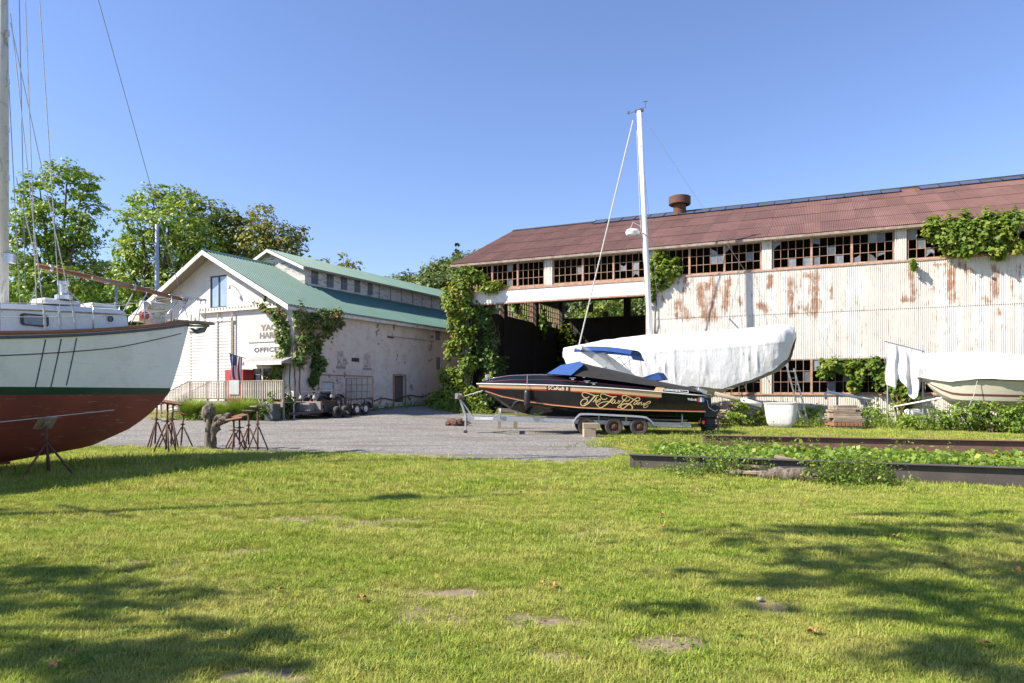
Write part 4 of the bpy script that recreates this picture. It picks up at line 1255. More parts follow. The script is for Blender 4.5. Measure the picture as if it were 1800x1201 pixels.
blob_tube([(0, 0, -.05), (-.02, 0, .4), (.0, 0, .75), (.02, .02, 1.0), (-.06, 0, 1.22), (.08, .05, 1.40)], [.20, .17, .15, .18, .24, .10], 3).build('trunk', M['drift'], dw, smooth=True)
blob_tube([(.10, 0, .0), (.16, -.02, .5), (.28, -.02, .78), (.52, 0, .93), (.72, .02, 1.06), (.80, .02, 1.10)], [.10, .11, .13, .12, .14, .05], 5).build('branch', M['drift'], dw, smooth=True)
blob_tube([(-.1, 0, .95), (-.24, .03, 1.15), (-.12, .05, 1.38), (.05, .04, 1.46)], [.12, .11, .09, .05], 8).build('branch', M['drift'], dw, smooth=True)
blob_tube([(.12, -.06, .7), (.3, -.05, .98), (.5, -.03, 1.05), (.62, -.03, 1.0)], [.07, .09, .07, .03], 9).build('branch', M['drift'], dw, smooth=True)
# ------------------------------------------------------------------ the black speedboat on its trailer
PB = np.array((-1.405, 27.2)); PS = np.array((7.30, 26.85)); PDV = (PS-PB); PLEN = float(np.hypot(*PDV)); PDV = PDV/PLEN; PANG = math.atan2(PDV[1], PDV[0])
speed = thing('speedboat', 'long black speedboat with gold script lettering and blue windscreen cover', 'speedboat', (PB[0], PB[1], 0), PANG)
def p_zs(k): return 1.995+(1.52-1.995)*k/PLEN+.10*math.sin(math.pi*k/PLEN)
PCH = [(0,1.93),(.32,1.69),(1.0,1.47),(1.95,1.28),(3.0,1.14),(4.0,1.05),(6,.96),(8.8,.90)]
PKE = [(0,1.93),(.3,1.66),(.7,1.38),(1.35,.98),(2.1,.76),(3.5,.62),(6,.52),(8.8,.47)]
def p_bs(k): return 1.22*(1-(1-min(k, 6.2)/6.2)**2.3)*(1 if k < 6.2 else 1-.012*(k-6.2))
def p_bc(k): return p_bs(k)*(.35+.60*min(1, k/4.0)**.7)
def p_side(k, z):
    zs, zc = p_zs(k), lerp(PCH, k)[0]
    u = max(0, min(1, (zs-z)/max(1e-3, zs-zc)))
    return p_bs(k)+(p_bc(k)-p_bs(k))*u**1.25
PK = np.concatenate([[0, .06, .15, .32, .6], np.linspace(1, PLEN, 22)])
hb = MB()
for sgn in (1, -1):
    rows = []
    for k in PK:
        zs, zc, zk = p_zs(k), lerp(PCH, k)[0], lerp(PKE, k)[0]
        r_ = [(k, sgn*p_side(k, zs-(zs-zc)*u), zs-(zs-zc)*u) for u in (0, .2, .4, .6, .8, 1)]
        for u in (.2, .4, .62, .82, 1):
            r_.append((k, sgn*p_bc(k)*(1-u), zc+(zk-zc)*(u**.9)))
        rows.append(r_)
    hb.grid(rows)
kk = PK[-1]
ring = [q for q in rows[-1]]
hb.poly([(q[0], -q[1], q[2]) for q in ring] + ring[::-1][1:])
hb.build('hull', M['black_gel'], speed, smooth=35, merge=True)
# foredeck and side decks
def p_crown(k): return lerp([(0,2.0),(.45,2.17),(1.3,2.34),(2.3,2.38),(3.2,2.37),(4.2,2.28),(6,2.02),(8.82,1.66)], k)[0]
dk = MB(); rows = []
for k in PK:
    zs = p_zs(k)+.005; rows.append([(k, p_bs(k)*s_, zs+(p_crown(k)-zs)*(1-abs(s_)**2.6)) for s_ in np.linspace(-1, 1, 17)])
dk.grid(rows)
dk.build('deck', M['black_gel'], speed, smooth=True)
rl = MB()
for sgn in (1, -1):
    rl.tube([(k, sgn*(p_bs(k)+.012), p_zs(k)) for k in PK], .024, 6)
rl.build('rub_rail', M['white_metal'], speed, smooth=True)
M['tan'] = simple('gold_stripe', (.62,.42,.22), (.56,.37,.19), 3, .35)
M['orange'] = simple('orange_red_stripe', (.42,.055,.018), (.36,.045,.015), 3, .35)
M['gold'] = simple('gold_leaf', (.74,.52,.25), (.66,.44,.20), 9, .35)
def px_k(px): return (px-838)/403.0*PLEN
def p_Y(k): return 27.2-.35*k/PLEN
def stripe(name, pts, mt, off=.004, seg=36):
    """pts: (k, z top, z bottom) along the near side"""
    ks = np.linspace(pts[0][0], pts[-1][0], seg); m = MB()
    rows = []
    for k in ks:
        a, b = lerp(pts, k)
        rows.append([(k, -(p_side(k, z)+off), z) for z in (a, (a+b)/2, b)])
    m.grid(rows); return m.build(name, M[mt], speed, smooth=True)
def pxs(lst):
    """stripe points given in picture columns and rows"""
    out = []
    for (px, a, b) in lst:
        k = px_k(px); Yn = p_Y(k)-p_bs(k)*.95
        out.append((k, min(ZH(a, Yn), p_zs(k)-.03), ZH(b, Yn)))
    return out
stripe('sheer_stripe', pxs([(842,676.5,680),(880,676.8,682.5),(930,677.5,683.6),(966,678.2,684.4)]), 'tan')
stripe('sheer_stripe_edge', pxs([(842,680,681.5),(880,682.5,684.3),(930,683.6,685.8),(966,684.4,687)]), 'orange')
stripe('name_panel', pxs([(966,678.2,687.5),(1008,680,689)]), 'orange', .003).data.materials[0] = simple('maroon_panel', (.10,.012,.008), (.08,.01,.008), 3, .3)
stripe('sheer_stripe', pxs([(1008,680,687),(1080,683.3,691.5),(1166,687.8,699)]), 'tan')
stripe('sheer_stripe_edge', pxs([(1008,687,689),(1080,691.5,693.8),(1162,699,700.5)]), 'orange')
ch = [(k, lerp(PCH, k)[0]+.055, lerp(PCH, k)[0]+.004) for k in (.34, 1.0, 1.95, 3.0, 4.0, 6, 8.75)]
stripe('chine_stripe', [(k, a+.005, b+.028) for k, a, b in ch], 'orange')
stripe('chine_stripe_edge', [(k, b+.028, b) for k, a, b in ch], 'tan', .005)
# lettering: brush strokes drawn as ribbons lying on the topside
def side_point(px, py, off):
    k = px_k(px); Yn = p_Y(k)-p_bs(k)*.97; z = ZH(py, Yn)
    return (k, -(p_side(k, z)+off), z)
def letter_strokes(strokes, zx, zy, zs_, mt, name, off=.009):
    m = MB()
    for pts, w0, w1, w2 in strokes:
        q = spline(pts, 6); n = len(q)
        L_, R_ = [], []
        for i, p in enumerate(q):
            a = q[max(0, i-1)]; b = q[min(n-1, i+1)]; d = b-a; d = d/(np.hypot(*d)+1e-9)
            t = i/(n-1); w0s=1; w = .80*((w0+(w1-w0)*t*2) if t < .5 else (w1+(w2-w1)*(t-.5)*2))
            nn = np.array((-d[1], d[0]))*w/2
            L_.append(p+nn); R_.append(p-nn)
        m.grid([[side_point(zx+p[0]/zs_, zy+p[1]/zs_, off) for p in L_], [side_point(zx+p[0]/zs_, zy+p[1]/zs_, off) for p in R_]])
    return m.build(name, M[mt], speed, smooth=True)
ST = [
 ([(275,232),(215,265),(150,245),(112,190),(125,145),(175,135),(260,158),(350,192),(430,212),(495,202)], 24, 20, 26),
 ([(415,212),(345,290),(275,368),(215,415),(150,446),(98,432),(80,370),(120,308),(190,290),(235,312),(225,360),(185,395),(152,408)], 40, 24, 22),
 ([(458,238),(415,300),(362,360)], 26, 26, 22), ([(372,345),(410,312),(440,312),(425,350),(428,372),(455,365)], 14, 24, 16),
 ([(452,368),(500,348),(540,308),(525,290),(485,315),(450,360),(438,405),(455,432),(492,420),(540,385)], 14, 22, 14),
 ([(690,262),(650,300),(575,285),(537,232),(548,182),(592,166),(665,190),(740,218),(820,238),(908,230)], 24, 20, 26),
 ([(842,240),(790,305),(725,372),(655,428),(585,478),(530,490),(482,462),(492,412),(560,372),(640,352),(745,345),(780,372)], 40, 24, 20),
 ([(875,308),(835,312),(798,360),(812,392),(850,372),(885,318),(868,372),(890,392),(918,372)], 18, 26, 16),
 ([(912,385),(950,345),(955,318),(972,350),(965,385),(938,392)], 14, 26, 18),
 ([(1148,252),(1085,320),(1005,410),(942,470),(952,492),(990,482)], 24, 28, 18), ([(985,335),(1030,338),(1065,330)], 12, 16, 10),
 ([(1212,288),(1188,325),(1120,338),(1052,292),(1036,240),(1072,206),(1142,215),(1230,260),(1310,302),(1392,330),(1440,312),(1440,272),(1398,256),(1340,285),(1272,340),(1200,402),(1130,462),(1060,512),(1010,492),(1022,432),(1100,402),(1180,402),(1248,432),(1276,480),(1268,526)], 22, 26, 40),
 ([(1385,350),(1340,355),(1302,402),(1325,420),(1365,392),(1395,355),(1378,400),(1392,420),(1415,408)], 18, 26, 16),
 ([(1402,418),(1435,365),(1428,425)], 16, 24, 20), ([(1428,408),(1468,368),(1490,368),(1472,418),(1500,420)], 14, 24, 16),
 ([(1508,425),(1548,380),(1532,432)], 16, 24, 18), ([(1535,440),(1600,420),(1680,382),(1690,352),(1655,345),(1595,382),(1542,440),(1545,488),(1592,482),(1645,440)], 14, 24, 14),
]
letter_strokes(ST, 1020, 680, 13.333, 'gold', 'script_lettering')
def lay_text(body, px0, px1, py0a, py1a, py0b, py1b, mt, name, bold=.03, off=.010):
    """py0a/py1a: top and foot at the left end, b: at the right end"""
    me = text_mesh(body, 1, bold, 0.0)
    n = len(me.vertices); co = np.empty(n*3, np.float32); me.vertices.foreach_get('co', co); co = co.reshape(-1, 3)
    a, b = co.min(0), co.max(0); out = []
    for v in co:
        u = (v[0]-a[0])/(b[0]-a[0]); w = (v[1]-a[1])/(b[1]-a[1])
        top = py0a+(py0b-py0a)*u; foot = py1a+(py1b-py1a)*u
        out.append(side_point(px0+(px1-px0)*u, foot+(top-foot)*w, off))
    me.vertices.foreach_set('co', np.array(out, np.float32).ravel()); me.update(); me.materials.append(mt)
    return add(name, me, speed)
lay_text('SCaRaB II', 968.5, 1004, 678.9, 685.2, 680.6, 687.0, simple('cream_letter', (.78,.64,.42), (.74,.6,.38), 4, .4), 'name_lettering', .03, .014)
lay_text('Wellcraft', 1211, 1227, 699.5, 704, 700.4, 705, simple('white_decal', (.75,.75,.75), (.7,.7,.7), 4, .4), 'maker_lettering', .02)
for i, c in enumerate(((.45,.06,.05), (.75,.74,.72), (.10,.20,.42))):
    m = MB(); x0 = 1228.3+i*4.0; m.grid([[side_point(x0+dx, y, .006) for dx in (0, 3.7)] for y in (698.3+.1*i, 706.8+.1*i)]); m.build('decal_block', simple('decal_%d' % i, c, c, 3, .4), speed)
# side panel near the stern: tan block and a run of white figures
m = MB(); m.grid([[(px_k(px), -(p_bs(px_k(px))*sx), p_zs(px_k(px))+dz) for px in (1153+o1, 1168+o1)] for (sx, dz, o1) in ((.992, .03, 0), (.95, .17, 4))]); m.build('tan_block', M['tan'], speed)
def deck_pt(px, w_):
    k = px_k(px); return (k, -(p_bs(k)*(.988-.055*w_)), p_zs(k)+.05+.10*w_)
m = MB()
for q in range(11):
    x0 = 1171+q*2.3; m.grid([[deck_pt(x0, .15), deck_pt(x0+1.2, .15)], [deck_pt(x0+.8, .95), deck_pt(x0+2.0, .95)]])
o = m.build('louvre_marks', M['white_metal'], speed); o['kind'] = 'stuff'
m = MB()
for (a, b, c_, d_) in ((1197, 1213, .1, .25), (1197, 1213, .8, .95), (1197, 1198, .25, .8), (1212, 1213, .25, .8)):
    m.grid([[deck_pt(a, c_), deck_pt(b, c_)], [deck_pt(a, d_), deck_pt(b, d_)]])
m.build('panel_outline', M['white_metal'], speed)
# windscreen cover and cockpit canvas
def PP(px, py, y):  # point at picture column/row on the boat's own lateral offset y
    k = px_k(px); return Vector((k, y, ZH(py, p_Y(k)+y)))
blue = simple('royal_blue_canvas', (.020,.075,.26), (.016,.06,.21), 4, .85, bump=.15, bscale=12)
ws = MB(); a = PP(967, 657, -.45); b = PP(1009, 660, -.98); c = PP(1031, 642, -.80); d = PP(1027, 635, -.62); e = PP(992, 642, -.42)
mir = lambda q: Vector((q[0], -q[1], q[2]))
ws.poly([a, b, c, d, e]); ws.poly([mir(q) for q in (a, b, c, d, e)][::-1]); ws.quad(e, d, mir(d), mir(e)); ws.quad(a, e, mir(e), mir(a)); ws.quad(d, c, mir(c), mir(d))
ws.build('windscreen_cover', blue, speed, merge=True)
cvs = simple('black_canvas', (.016,.015,.015), (.026,.024,.023), 3, .9, bump=.25, bscale=6)
cv = MB(); rows = []
cp = [(1012,659,637,.93),(1022,660.5,636,.95),(1031,661.5,637,1.0),(1050,664,642,1.02),(1090,669,651.5,1.05),(1140,676,663,1.06),(1190,683,674,1.06),(1232,689,682,1.04),(1240,690.5,686,1.0)]
for (px, pe, pt, w_) in cp:
    k = px_k(px); ze = ZH(pe, p_Y(k)-w_)-.02; zt = ZH(pt, p_Y(k)-.3)-(.10 if px < 1018 else 0)
    ze = max(ze, p_zs(k)+.05)
    rows.append([(k, w_*s_, ze+(zt-ze)*(1-abs(s_)**2.2)-.025*math.sin(px*.35+s_*7)*(1-abs(s_))) for s_ in np.linspace(-1, 1, 15)])
cv.grid(rows); cv.poly(rows[0]); cv.poly(rows[-1])
cv.build('cockpit_canvas', cvs, speed, smooth=True)
# deck fittings
fi = MB(); k = .55; fi.lathe([(.045, 0), (.045, .06), (.09, .08), (.09, .20), (.0, .23)], 12, (.42, -.02, 2.15)); fi.build('bow_light', M['steel'], speed, smooth=40)
for (px, py, y) in ((1012, 667, -.98), (1037, 672, -1.05), (1049, 675.5, -1.05), (1032, 663, -.9)):
    q = PP(px, py, y); f_ = MB(); f_.box(q, (.10, .06, .05)); f_.tube([q+Vector((-.12, 0, .05)), q+Vector((.12, 0, .05))], .016, 6); f_.build('cleat', M['steel'], speed)
hr = MB(); hr.tube([(k, -p_bs(k)*.55, p_zs(k)+(p_crown(k)-p_zs(k))*(1-.55**2.6)+.05) for k in np.linspace(.5, 3.4, 12)], .013, 6); hr.build('grab_rail', M['steel'], speed, smooth=True)
for sgn in (-1, 1):
    pin = MB(); pin.tube([(k, sgn*p_bs(k)*.80, p_zs(k)+(p_crown(k)-p_zs(k))*(1-.80**2.6)+.006) for k in np.linspace(.4, 7.6, 30)], .008, 5); pin.build('pinstripe', simple('magenta_line', (.30,.05,.12), (.24,.04,.10), 3, .4), speed)
# fender on its rope
fk = px_k(931.5); fy = -(p_bs(fk)+.13)
fe = MB(); fe.lathe([(0, -.36), (.04, -.355), (.10, -.30), (.12, -.22), (.12, .20), (.10, .28), (.04, .33), (0, .34)], 16, (fk, fy, 1.43)); fender = fe.build('fender', M['black_plastic'], None, smooth=40)
fender.matrix_world = Matrix.Translation((PB[0], PB[1], 0)) @ Matrix.Rotation(PANG, 4, 'Z')
tag(fender, 'black cylindrical fender hanging from a pink rope on the speedboat side', 'fender')
fr_ = MB(); fr_.tube([(fk, fy, 1.76), (fk, -(p_bs(fk)+.03), p_zs(fk)+.01), (fk, -p_bs(fk)*.7, p_zs(fk)+.27), (fk+.02, -p_bs(fk)*.45, p_crown(fk)-.04)], .012, 5)
fr_.build('rope', simple('pink_rope', (.55,.20,.22), (.45,.15,.17), 8, .8), fender)
# stern drives, exhaust tips and swim step
gr = MB()
for i in range(5):
    gr.box((PLEN+.16+.02*i, -.62+.30*i, 1.60), (.46, .07, .05), (0, .25, 0))
gr.tube([(PLEN+.02, -.7, 1.64), (PLEN+.02, .7, 1.64)], .03, 8); gr.tube([(PLEN+.36, -.7, 1.53), (PLEN+.36, .7, 1.53)], .03, 8)
gr.box((PLEN+.0, -.55, 1.70), (.36, .5, .16), (0, .35, 0))
gr.build('swim_step', M['steel'], speed, bevel=.01)
def drive(y, nm):
    g = MB()
    g.box((PLEN+.22, y, 1.20), (.42, .34, .50), taper=.8); g.box((PLEN+.36, y, .86), (.52, .26, .36)); g.box((PLEN+.58, y, 1.00), (.30, .20, .30), (0, .5, 0))
    g.box((PLEN+.40, y, .48), (.34, .10, .56)); g.box((PLEN+.44, y, .66), (.66, .30, .04)); g.box((PLEN+.34, y, .18), (.22, .04, .24))
    o = g.build(nm, M['black_plastic'], speed, bevel=.03)
    t2 = MB(); t2.tube([(PLEN+.12, y, .34), (PLEN+.2, y, .36), (PLEN+.60, y, .36), (PLEN+.70, y, .36)], [.02, .075, .075, .03], 10); t2.build('gear_housing', M['black_plastic'], o, smooth=40)
    pr_ = MB()
    for b_ in range(3):
        pr_.box((PLEN+.68, y+.15*math.cos(b_*2.09), .36+.15*math.sin(b_*2.09)), (.04, .16, .20), (b_*2.09+.3, .4, 0))
    pr_.build('propeller', M['grey_metal'], o, bevel=.01)
    ho = MB(); ho.tube([(PLEN+.05, y-.1, 1.45), (PLEN+.22, y-.22, 1.32), (PLEN+.26, y-.22, 1.08), (PLEN+.50, y-.2, .92), (PLEN+.62, y-.16, .98)], .022, 6); ho.tube([(PLEN+.05, y+.1, 1.45), (PLEN+.45, y+.2, 1.2), (PLEN+.66, y+.16, .96)], .022, 6); ho.build('hose', M['steel'], o, smooth=True)
drive(-.42, 'stern_drive'); drive(.42, 'stern_drive')

# ---- trailer
trl = thing('boat_trailer', 'grey galvanised triple-axle boat trailer under the black speedboat', 'boat trailer', (PB[0], PB[1], 0), PANG)
def tz(k): return .66-.031*k     # the frame is nose-up like the boat
for y in (-.92, .92):
    b = MB(); b.bar((.7, y, tz(.7)), (8.25, y, tz(8.25)), .09, .17); b.build('side_beam', M['grey_metal'], trl, bevel=.008)
to_ = MB(); to_.bar((-.55, 0, .60), (1.2, 0, tz(1.2)-.02), .12, .15); to_.bar((.75, -.92, tz(.75)), (-.1, 0, .60), .07, .12); to_.bar((.75, .92, tz(.75)), (-.1, 0, .60), .07, .12); to_.build('tongue', M['grey_metal'], trl, bevel=.008)
for k in (1.2, 3.0, 5.2, 8.1):
    b = MB(); b.bar((k, -.86, tz(k)-.03), (k, .86, tz(k)-.03), .09, .12); b.build('cross_member', M['grey_metal'], trl)
for y in (-.45, .45):
    b = MB(); b.bar((1.6, y, .72), (8.2, y, tz(8.2)+.16), .12, .06); b.build('bunk', M['wood_grey'], trl)
wp = MB(); wp.bar((-.42, 0, .66), (-.72, 0, 1.52), .11, .08); wp.bar((-.15, 0, .66), (-.66, 0, 1.40), .05, .05); wp.box((-.72, 0, 1.5), (.26, .22, .22)); wp.build('winch_post', M['grey_metal'], trl, bevel=.01)
wn_ = MB(); wn_.lathe([(.0, -.14), (.10, -.13), (.10, .13), (0, .14)], 12, (-.66, 0, 1.44), 'y'); wn_.tube([(-.7, -.16, 1.52), (-.7, -.3, 1.62), (-.62, -.3, 1.70)], .015, 6); wn_.build('winch', M['rust'], trl, smooth=40)
stp = MB(); stp.tube([(-.62, 0, 1.46), (.24, 0, 1.72)], .018, 5); stp.build('winch_strap', M['rope_white'], trl)
jk = MB(); jk.tube([(-.42, -.22, .12), (-.42, -.22, .78)], .035, 8); jk.box((-.42, -.15, .60), (.12, .1, .12)); jk.tube([(-.42, -.22, .78), (-.42, -.36, .80)], .012, 5); jack_ = jk.build('jack', M['grey_metal'], trl, smooth=40)
jw = MB(); jw.lathe([(0, -.035), (.07, -.035), (.08, 0), (.07, .035), (0, .035)], 14, (-.42, -.22, .09), 'y'); jw.build('jack_wheel', M['rubber'], jack_, smooth=40)
for (k) in (1.0, 7.9):
    m = MB(); m.tube([(k, -1.0, tz(k)), (k, -1.02, tz(k)+.42)], .025, 6); m.build('guide_post', M['grey_metal'], trl, smooth=True)
WK = [px_k(1036)+.0, px_k(1084), px_k(1128)]
for y in (-1.06, 1.06):
    for i, k in enumerate(WK):
        w = MB(); w.lathe([(.20, -.085), (.30, -.095), (.335, -.06), (.34, 0), (.335, .06), (.30, .095), (.20, .085), (.20, -.085)], 28, (k, y, .355), 'y'); tyre = w.build('wheel', M['rubber'], trl, smooth=35)
        r2 = MB(); sg = -1 if y < 0 else 1
        r2.lathe([(.20, sg*.075), (.19, sg*.03), (.13, sg*.02), (.11, sg*.055), (.055, sg*.06), (.05, sg*.10), (0, sg*.11)], 20, (k, y, .355), 'y'); rim = r2.build('rim', M['rust'], tyre, smooth=35)
        hub = MB()
        for q in range(5):
            a = q*1.2566; hub.box((k+.075*math.cos(a), y+sg*.068, .355+.075*math.sin(a)), (.022, .03, .022))
        hub.build('wheel_nut', M['rust_light'], rim)
    ax = MB()
for k in WK:
    ax = MB(); ax.tube([(k, -1.0, .355), (k, 1.0, .355)], .04, 8); ax.build('axle', M['rust'], trl)
for y in (-1.06, 1.06):
    fd = MB(); x0, x1 = WK[0]-.50, WK[2]+.52; zt = .82
    outer = [(x0-.02, .34), (x0+.02, .56), (x0+.18, .76), (x0+.40, .84), ((x0+x1)/2, .80), (x1-.42, .74), (x1-.18, .66), (x1+.0, .48), (x1+.06, .26)]
    pts = spline(outer, 5)
    fd.grid([[(p[0], y+dy, p[1]+dz) for p in pts] for dy, dz in ((-.13, -.03), (-.13, .02), (.13, .02))])
    fd.grid([[(p[0], y-.13, p[1]+.02) for p in pts], [(p[0], y-.135, p[1]-.05) for p in pts]])
    fd.build('fender', M['grey_metal'], trl, smooth=40, fix=False)
    for k in (WK[0]+.47, WK[1]+.47):
        b = MB(); b.bar((k, y+.1, tz(k)), (k, y, .78), .05, .03); b.build('fender_bracket', M['grey_metal'], trl)
gs = MB()
for q in range(14):
    rr = random.Random(q); a = Vector((px_k(948)+rr.uniform(-.25, .25), -1.0+rr.uniform(-.03, .03), .78+rr.uniform(-.06, .06))); gs.bar(a, a+Vector((rr.uniform(-.2, .2), rr.uniform(-.03, .03), rr.uniform(-.14, .1))), .025, .006)
gs.build('green_strap', simple('green_webbing', (.03,.28,.07), (.02,.2,.05), 4, .8), trl)
lt_ = MB(); lt_.box((px_k(1240), -1.0, .52), (.05, .3, .12)); lt_.build('tail_light', simple('tail_red', (.4,.03,.02), (.3,.02,.02), 3, .3), trl)
# blocks at the front wheel
x, y = gp(1038, 770); y = 25.15; x = (1037-900)/F*y
timber('wooden_block', 'pale square timber block lying before the trailer wheel', (x-.03, y, .165), (.44, .36, .32), .05, 'timber block', 'timber blocks at the trailer wheel', simple('pale_timber', (.44,.35,.25), (.34,.26,.18), 4, .9, bump=.3, stretch=(1,1,6)))
timber('wooden_block', 'wider weathered timber block on top of the pale one before the trailer wheel', (x+.03, y+.02, .425), (.58, .42, .195), -.03, 'timber block', 'timber blocks at the trailer wheel', simple('grey_timber', (.36,.29,.20), (.27,.21,.14), 4, .9, bump=.3, stretch=(1,6,6)))
# low trestle standing behind the bow
x, y = P(884, 715, 29.5).x, 29.5
tre = thing('wooden_trestle', 'low wooden trestle on the gravel behind the speedboat bow', 'trestle', (x, y, gz(x, y)), .1)
t_ = MB(); t_.bar((-.2, 0, .82), (1.1, 0, .72), .2, .16); t_.build('beam', M['wood_grey'], tre)
for xx in (-.15, .55):
    for yy in (-.2, .2):
        l = MB(); l.bar((xx, yy*.3, .74), (xx, yy, 0), .12, .08); l.build('leg', M['wood_grey'], tre)
# heap of rusty scrap beside the winch post
x, y = P(800, 735, 31).x, 31.0
sc_ = blob_tube([(-.45, 0, .05), (-.2, .1, .16), (.05, 0, .12), (.3, .1, .18), (.5, 0, .04)], [.08, .16, .18, .15, .06], 21, 10, .5)
tag(sc_.build('scrap_chain', M['rust'], None, (x, y, gz(x, y)), smooth=False), 'heap of rusty chain lying on the gravel left of the trailer winch', 'chain')
# ------------------------------------------------------------------ covered boats and odds and ends in front of the shed
def tarp_material():
    t = NT('white_tarpaulin')
    co = t.coord('Object')
    col = t.ramp(t.noise(co, .8, 5), [(.3, (.64,.64,.635)), (.7, (.55,.55,.56))])
    h = t.math('ADD', t.noise(t.coord('Object', (3, 3, .7)), 1.2, 6, .6, .8), t.math('MULTIPLY', t.noise(co, 2.5, 6, .6), .5))
    t.bump(h, .4, .10)
    return t.set(col, .5, 0, .4)
M['tarp'] = tarp_material()
def wrinkle(k, z, seed, amp=1.0):
    v = Vector((k*3.4+seed, z*.38, seed*.7))
    r = 1-abs(mnoise.noise(v))*2
    return amp*(.055*mnoise.noise(Vector((k*1.1+seed, z*.5, 3))) + (.045*max(0, r)**6) + .012*mnoise.noise(Vector((k*7, z*1.4, seed))))
# ---- the wrapped sailing boat
WB = np.array((2.85, 37.2)); WS = np.array((13.3, 32.2)); WD = WS-WB; WL = float(np.hypot(*WD)); WD /= WL; WANG = math.atan2(WD[1], WD[0])
wrap = thing('wrapped_sailboat', 'sailing boat wrapped in white tarpaulin with bare white mast, behind the speedboat', 'sailboat', (WB[0], WB[1], 0), WANG)
def wk(px): return along(WB, WD, px)[0]
def wz(px, py, lat=0.0):
    s, Y = along(WB, WD, px); return ZH(py, Y-lat)
def w_b(k): return 1.72*(1-(1-min(k, 6.5)/6.5)**2.0)*(1-.018*max(0, k-6.5)**1.6)
TR = [(wk(p), wz(p, q)) for p, q in ((990,612),(1020,606),(1060,598),(1145,587.5),(1200,585),(1300,578),(1350,572),(1385,569.5),(1397,574))]
TBm = [(0, 3.55), (wk(1003), 2.75), (wk(1030), 2.1), (wk(1100), 1.85), (wk(1230), 1.95), (wk(1277), 1.82), (wk(1320), 2.2), (wk(1360), 2.62), (wk(1388), 3.2), (WL, 3.9)]
tp = MB(); rows = []
NK, NV = 150, 22
for k in np.linspace(-.05, WL, NK):
    zr = lerp([(a, b) for a, b in TR], k)[0]; zb = lerp(TBm, max(k, 0))[0]
    b = w_b(max(k, .05))+.10 if k < WL-.8 else w_b(WL-.8)*(1-.45*((k-WL+.8)/.8)**2)+.10
    zg = zr-.55-.35*min(1, k/3); zg = max(zg, zb+.1)
    half = [(0.0, zr), (b*.30, zr-.09), (b*.62, zr-.26), (b*.88, (zr+zg)/2+.02), (b, zg)]
    for q in np.linspace(0, 1, 9)[1:]:
        half.append((b*(1-.16*q**1.5), zg+(zb-zg)*q))
    half = spline(half, 3)
    row = []
    for sgn, seq in ((-1, half[::-1]), (1, half[1:])):
        for i, (yy, z) in enumerate(seq):
            f = min(1, yy/max(b, .1)); low = max(0, min(1, (zr-z)/1.2))
            d = wrinkle(k, z, 2.0 if sgn < 0 else 9.0, (.35+.9*low)*(1-.75*max(0, 1-(z-zb)/.35)))
            row.append((k, sgn*(yy+d*f), z + .03*mnoise.noise(Vector((k*2.0, yy*2, 5)))-(.04*mnoise.noise(Vector((k*3, 1, 2))) if i in (0,) and sgn < 0 else 0)))
    rows.append(row)
tp.grid(rows)
endr = rows[-1]
ec = Vector((WL+.12, 0, 4.3))
for a, b in zip(endr, endr[1:]):
    tp.poly([a, b, ec])
tp.build('tarpaulin', M['tarp'], wrap, smooth=50)
for k in (3.0, 4.6, 6.4, 8.0, 9.4, 10.4):
    zb = lerp(TBm, k)[0]; b = w_b(k)*.86; m = MB(); m.tube([(k, -b-.02, zb+.25), (k+.05, -b*.95, zb-.05), (k+.2, -b*.45, max(1.3, zb-.5))], .012, 5); m.build('tie_rope', M['rope_white'], wrap)
hb = MB()
for sgn in (1, -1):
    rr_ = []
    for k in np.linspace(.3, WL-.5, 24):
        zk = 1.15+1.6*max(0, 1-k/1.6)**2+1.75*max(0, (k-7.2)/3.5)**1.15; zs = 3.6; b = w_b(k)*.93
        rr_.append([(k, sgn*b*(u**.42), zk+(zs-zk)*u) for u in (0, .08, .2, .4, .65, 1)])
    hb.grid(rr_)
hb.build('hull', M['white_gel'], wrap, smooth=40)
kb = MB(); kb.extrude([(4.3, -.11, 1.25), (7.0, -.11, 1.25), (6.9, -.11, .3), (5.0, -.11, .3)], (0, .22, 0)); kb.build('keel', M['dark'], wrap)
kz = wk(1145); zb0 = 3.3
top = P(1123.5, 196, along(WB, WD, 1145)[1]); loc = Matrix.Rotation(-WANG, 4, 'Z') @ (top-Vector((WB[0], WB[1], 0)))
mt = MB(); base = Vector((kz, 0, zb0)); tp_ = Vector((loc.x, loc.y, loc.z))
mt.tube([base, base.lerp(tp_, .4), tp_], [.145, .14, .125], 12); wmast = mt.build('mast', simple('white_spar', (.80,.80,.79), (.70,.70,.69), 2, .35), wrap, smooth=True)
m = MB(); m.box(tp_+Vector((0, 0, .03)), (.42, .16, .10)); m.tube([tp_+Vector((0, 0, .05)), tp_+Vector((.05, 0, .12)), tp_+Vector((.33, 0, .14)), tp_+Vector((.33, 0, .42))], .012, 5); m.tube([tp_+Vector((-.1, 0, .05)), tp_+Vector((-.55, 0, -.02))], .012, 5); m.box(tp_+Vector((-.56, 0, .03)), (.10, .03, .14)); m.box(tp_+Vector((.33, 0, .45)), (.22, .04, .03)); m.build('masthead_gear', M['dark'], wmast)
def on_m(f): return base.lerp(tp_, f)
def on_px(px, py, lat=0):
    s, Y = along(WB, WD, px); return Vector((s, lat, ZH(py, Y)))
q = on_m((wz(1145, 405)-zb0)/(tp_.z-zb0))
m = MB(); m.lathe([(0, -.17), (.34, -.15), (.37, 0), (.30, .12), (0, .17)], 20, q+Vector((-.62, -.1, -.05))); m.build('radar_dome', M['white_metal'], wmast, smooth=40)
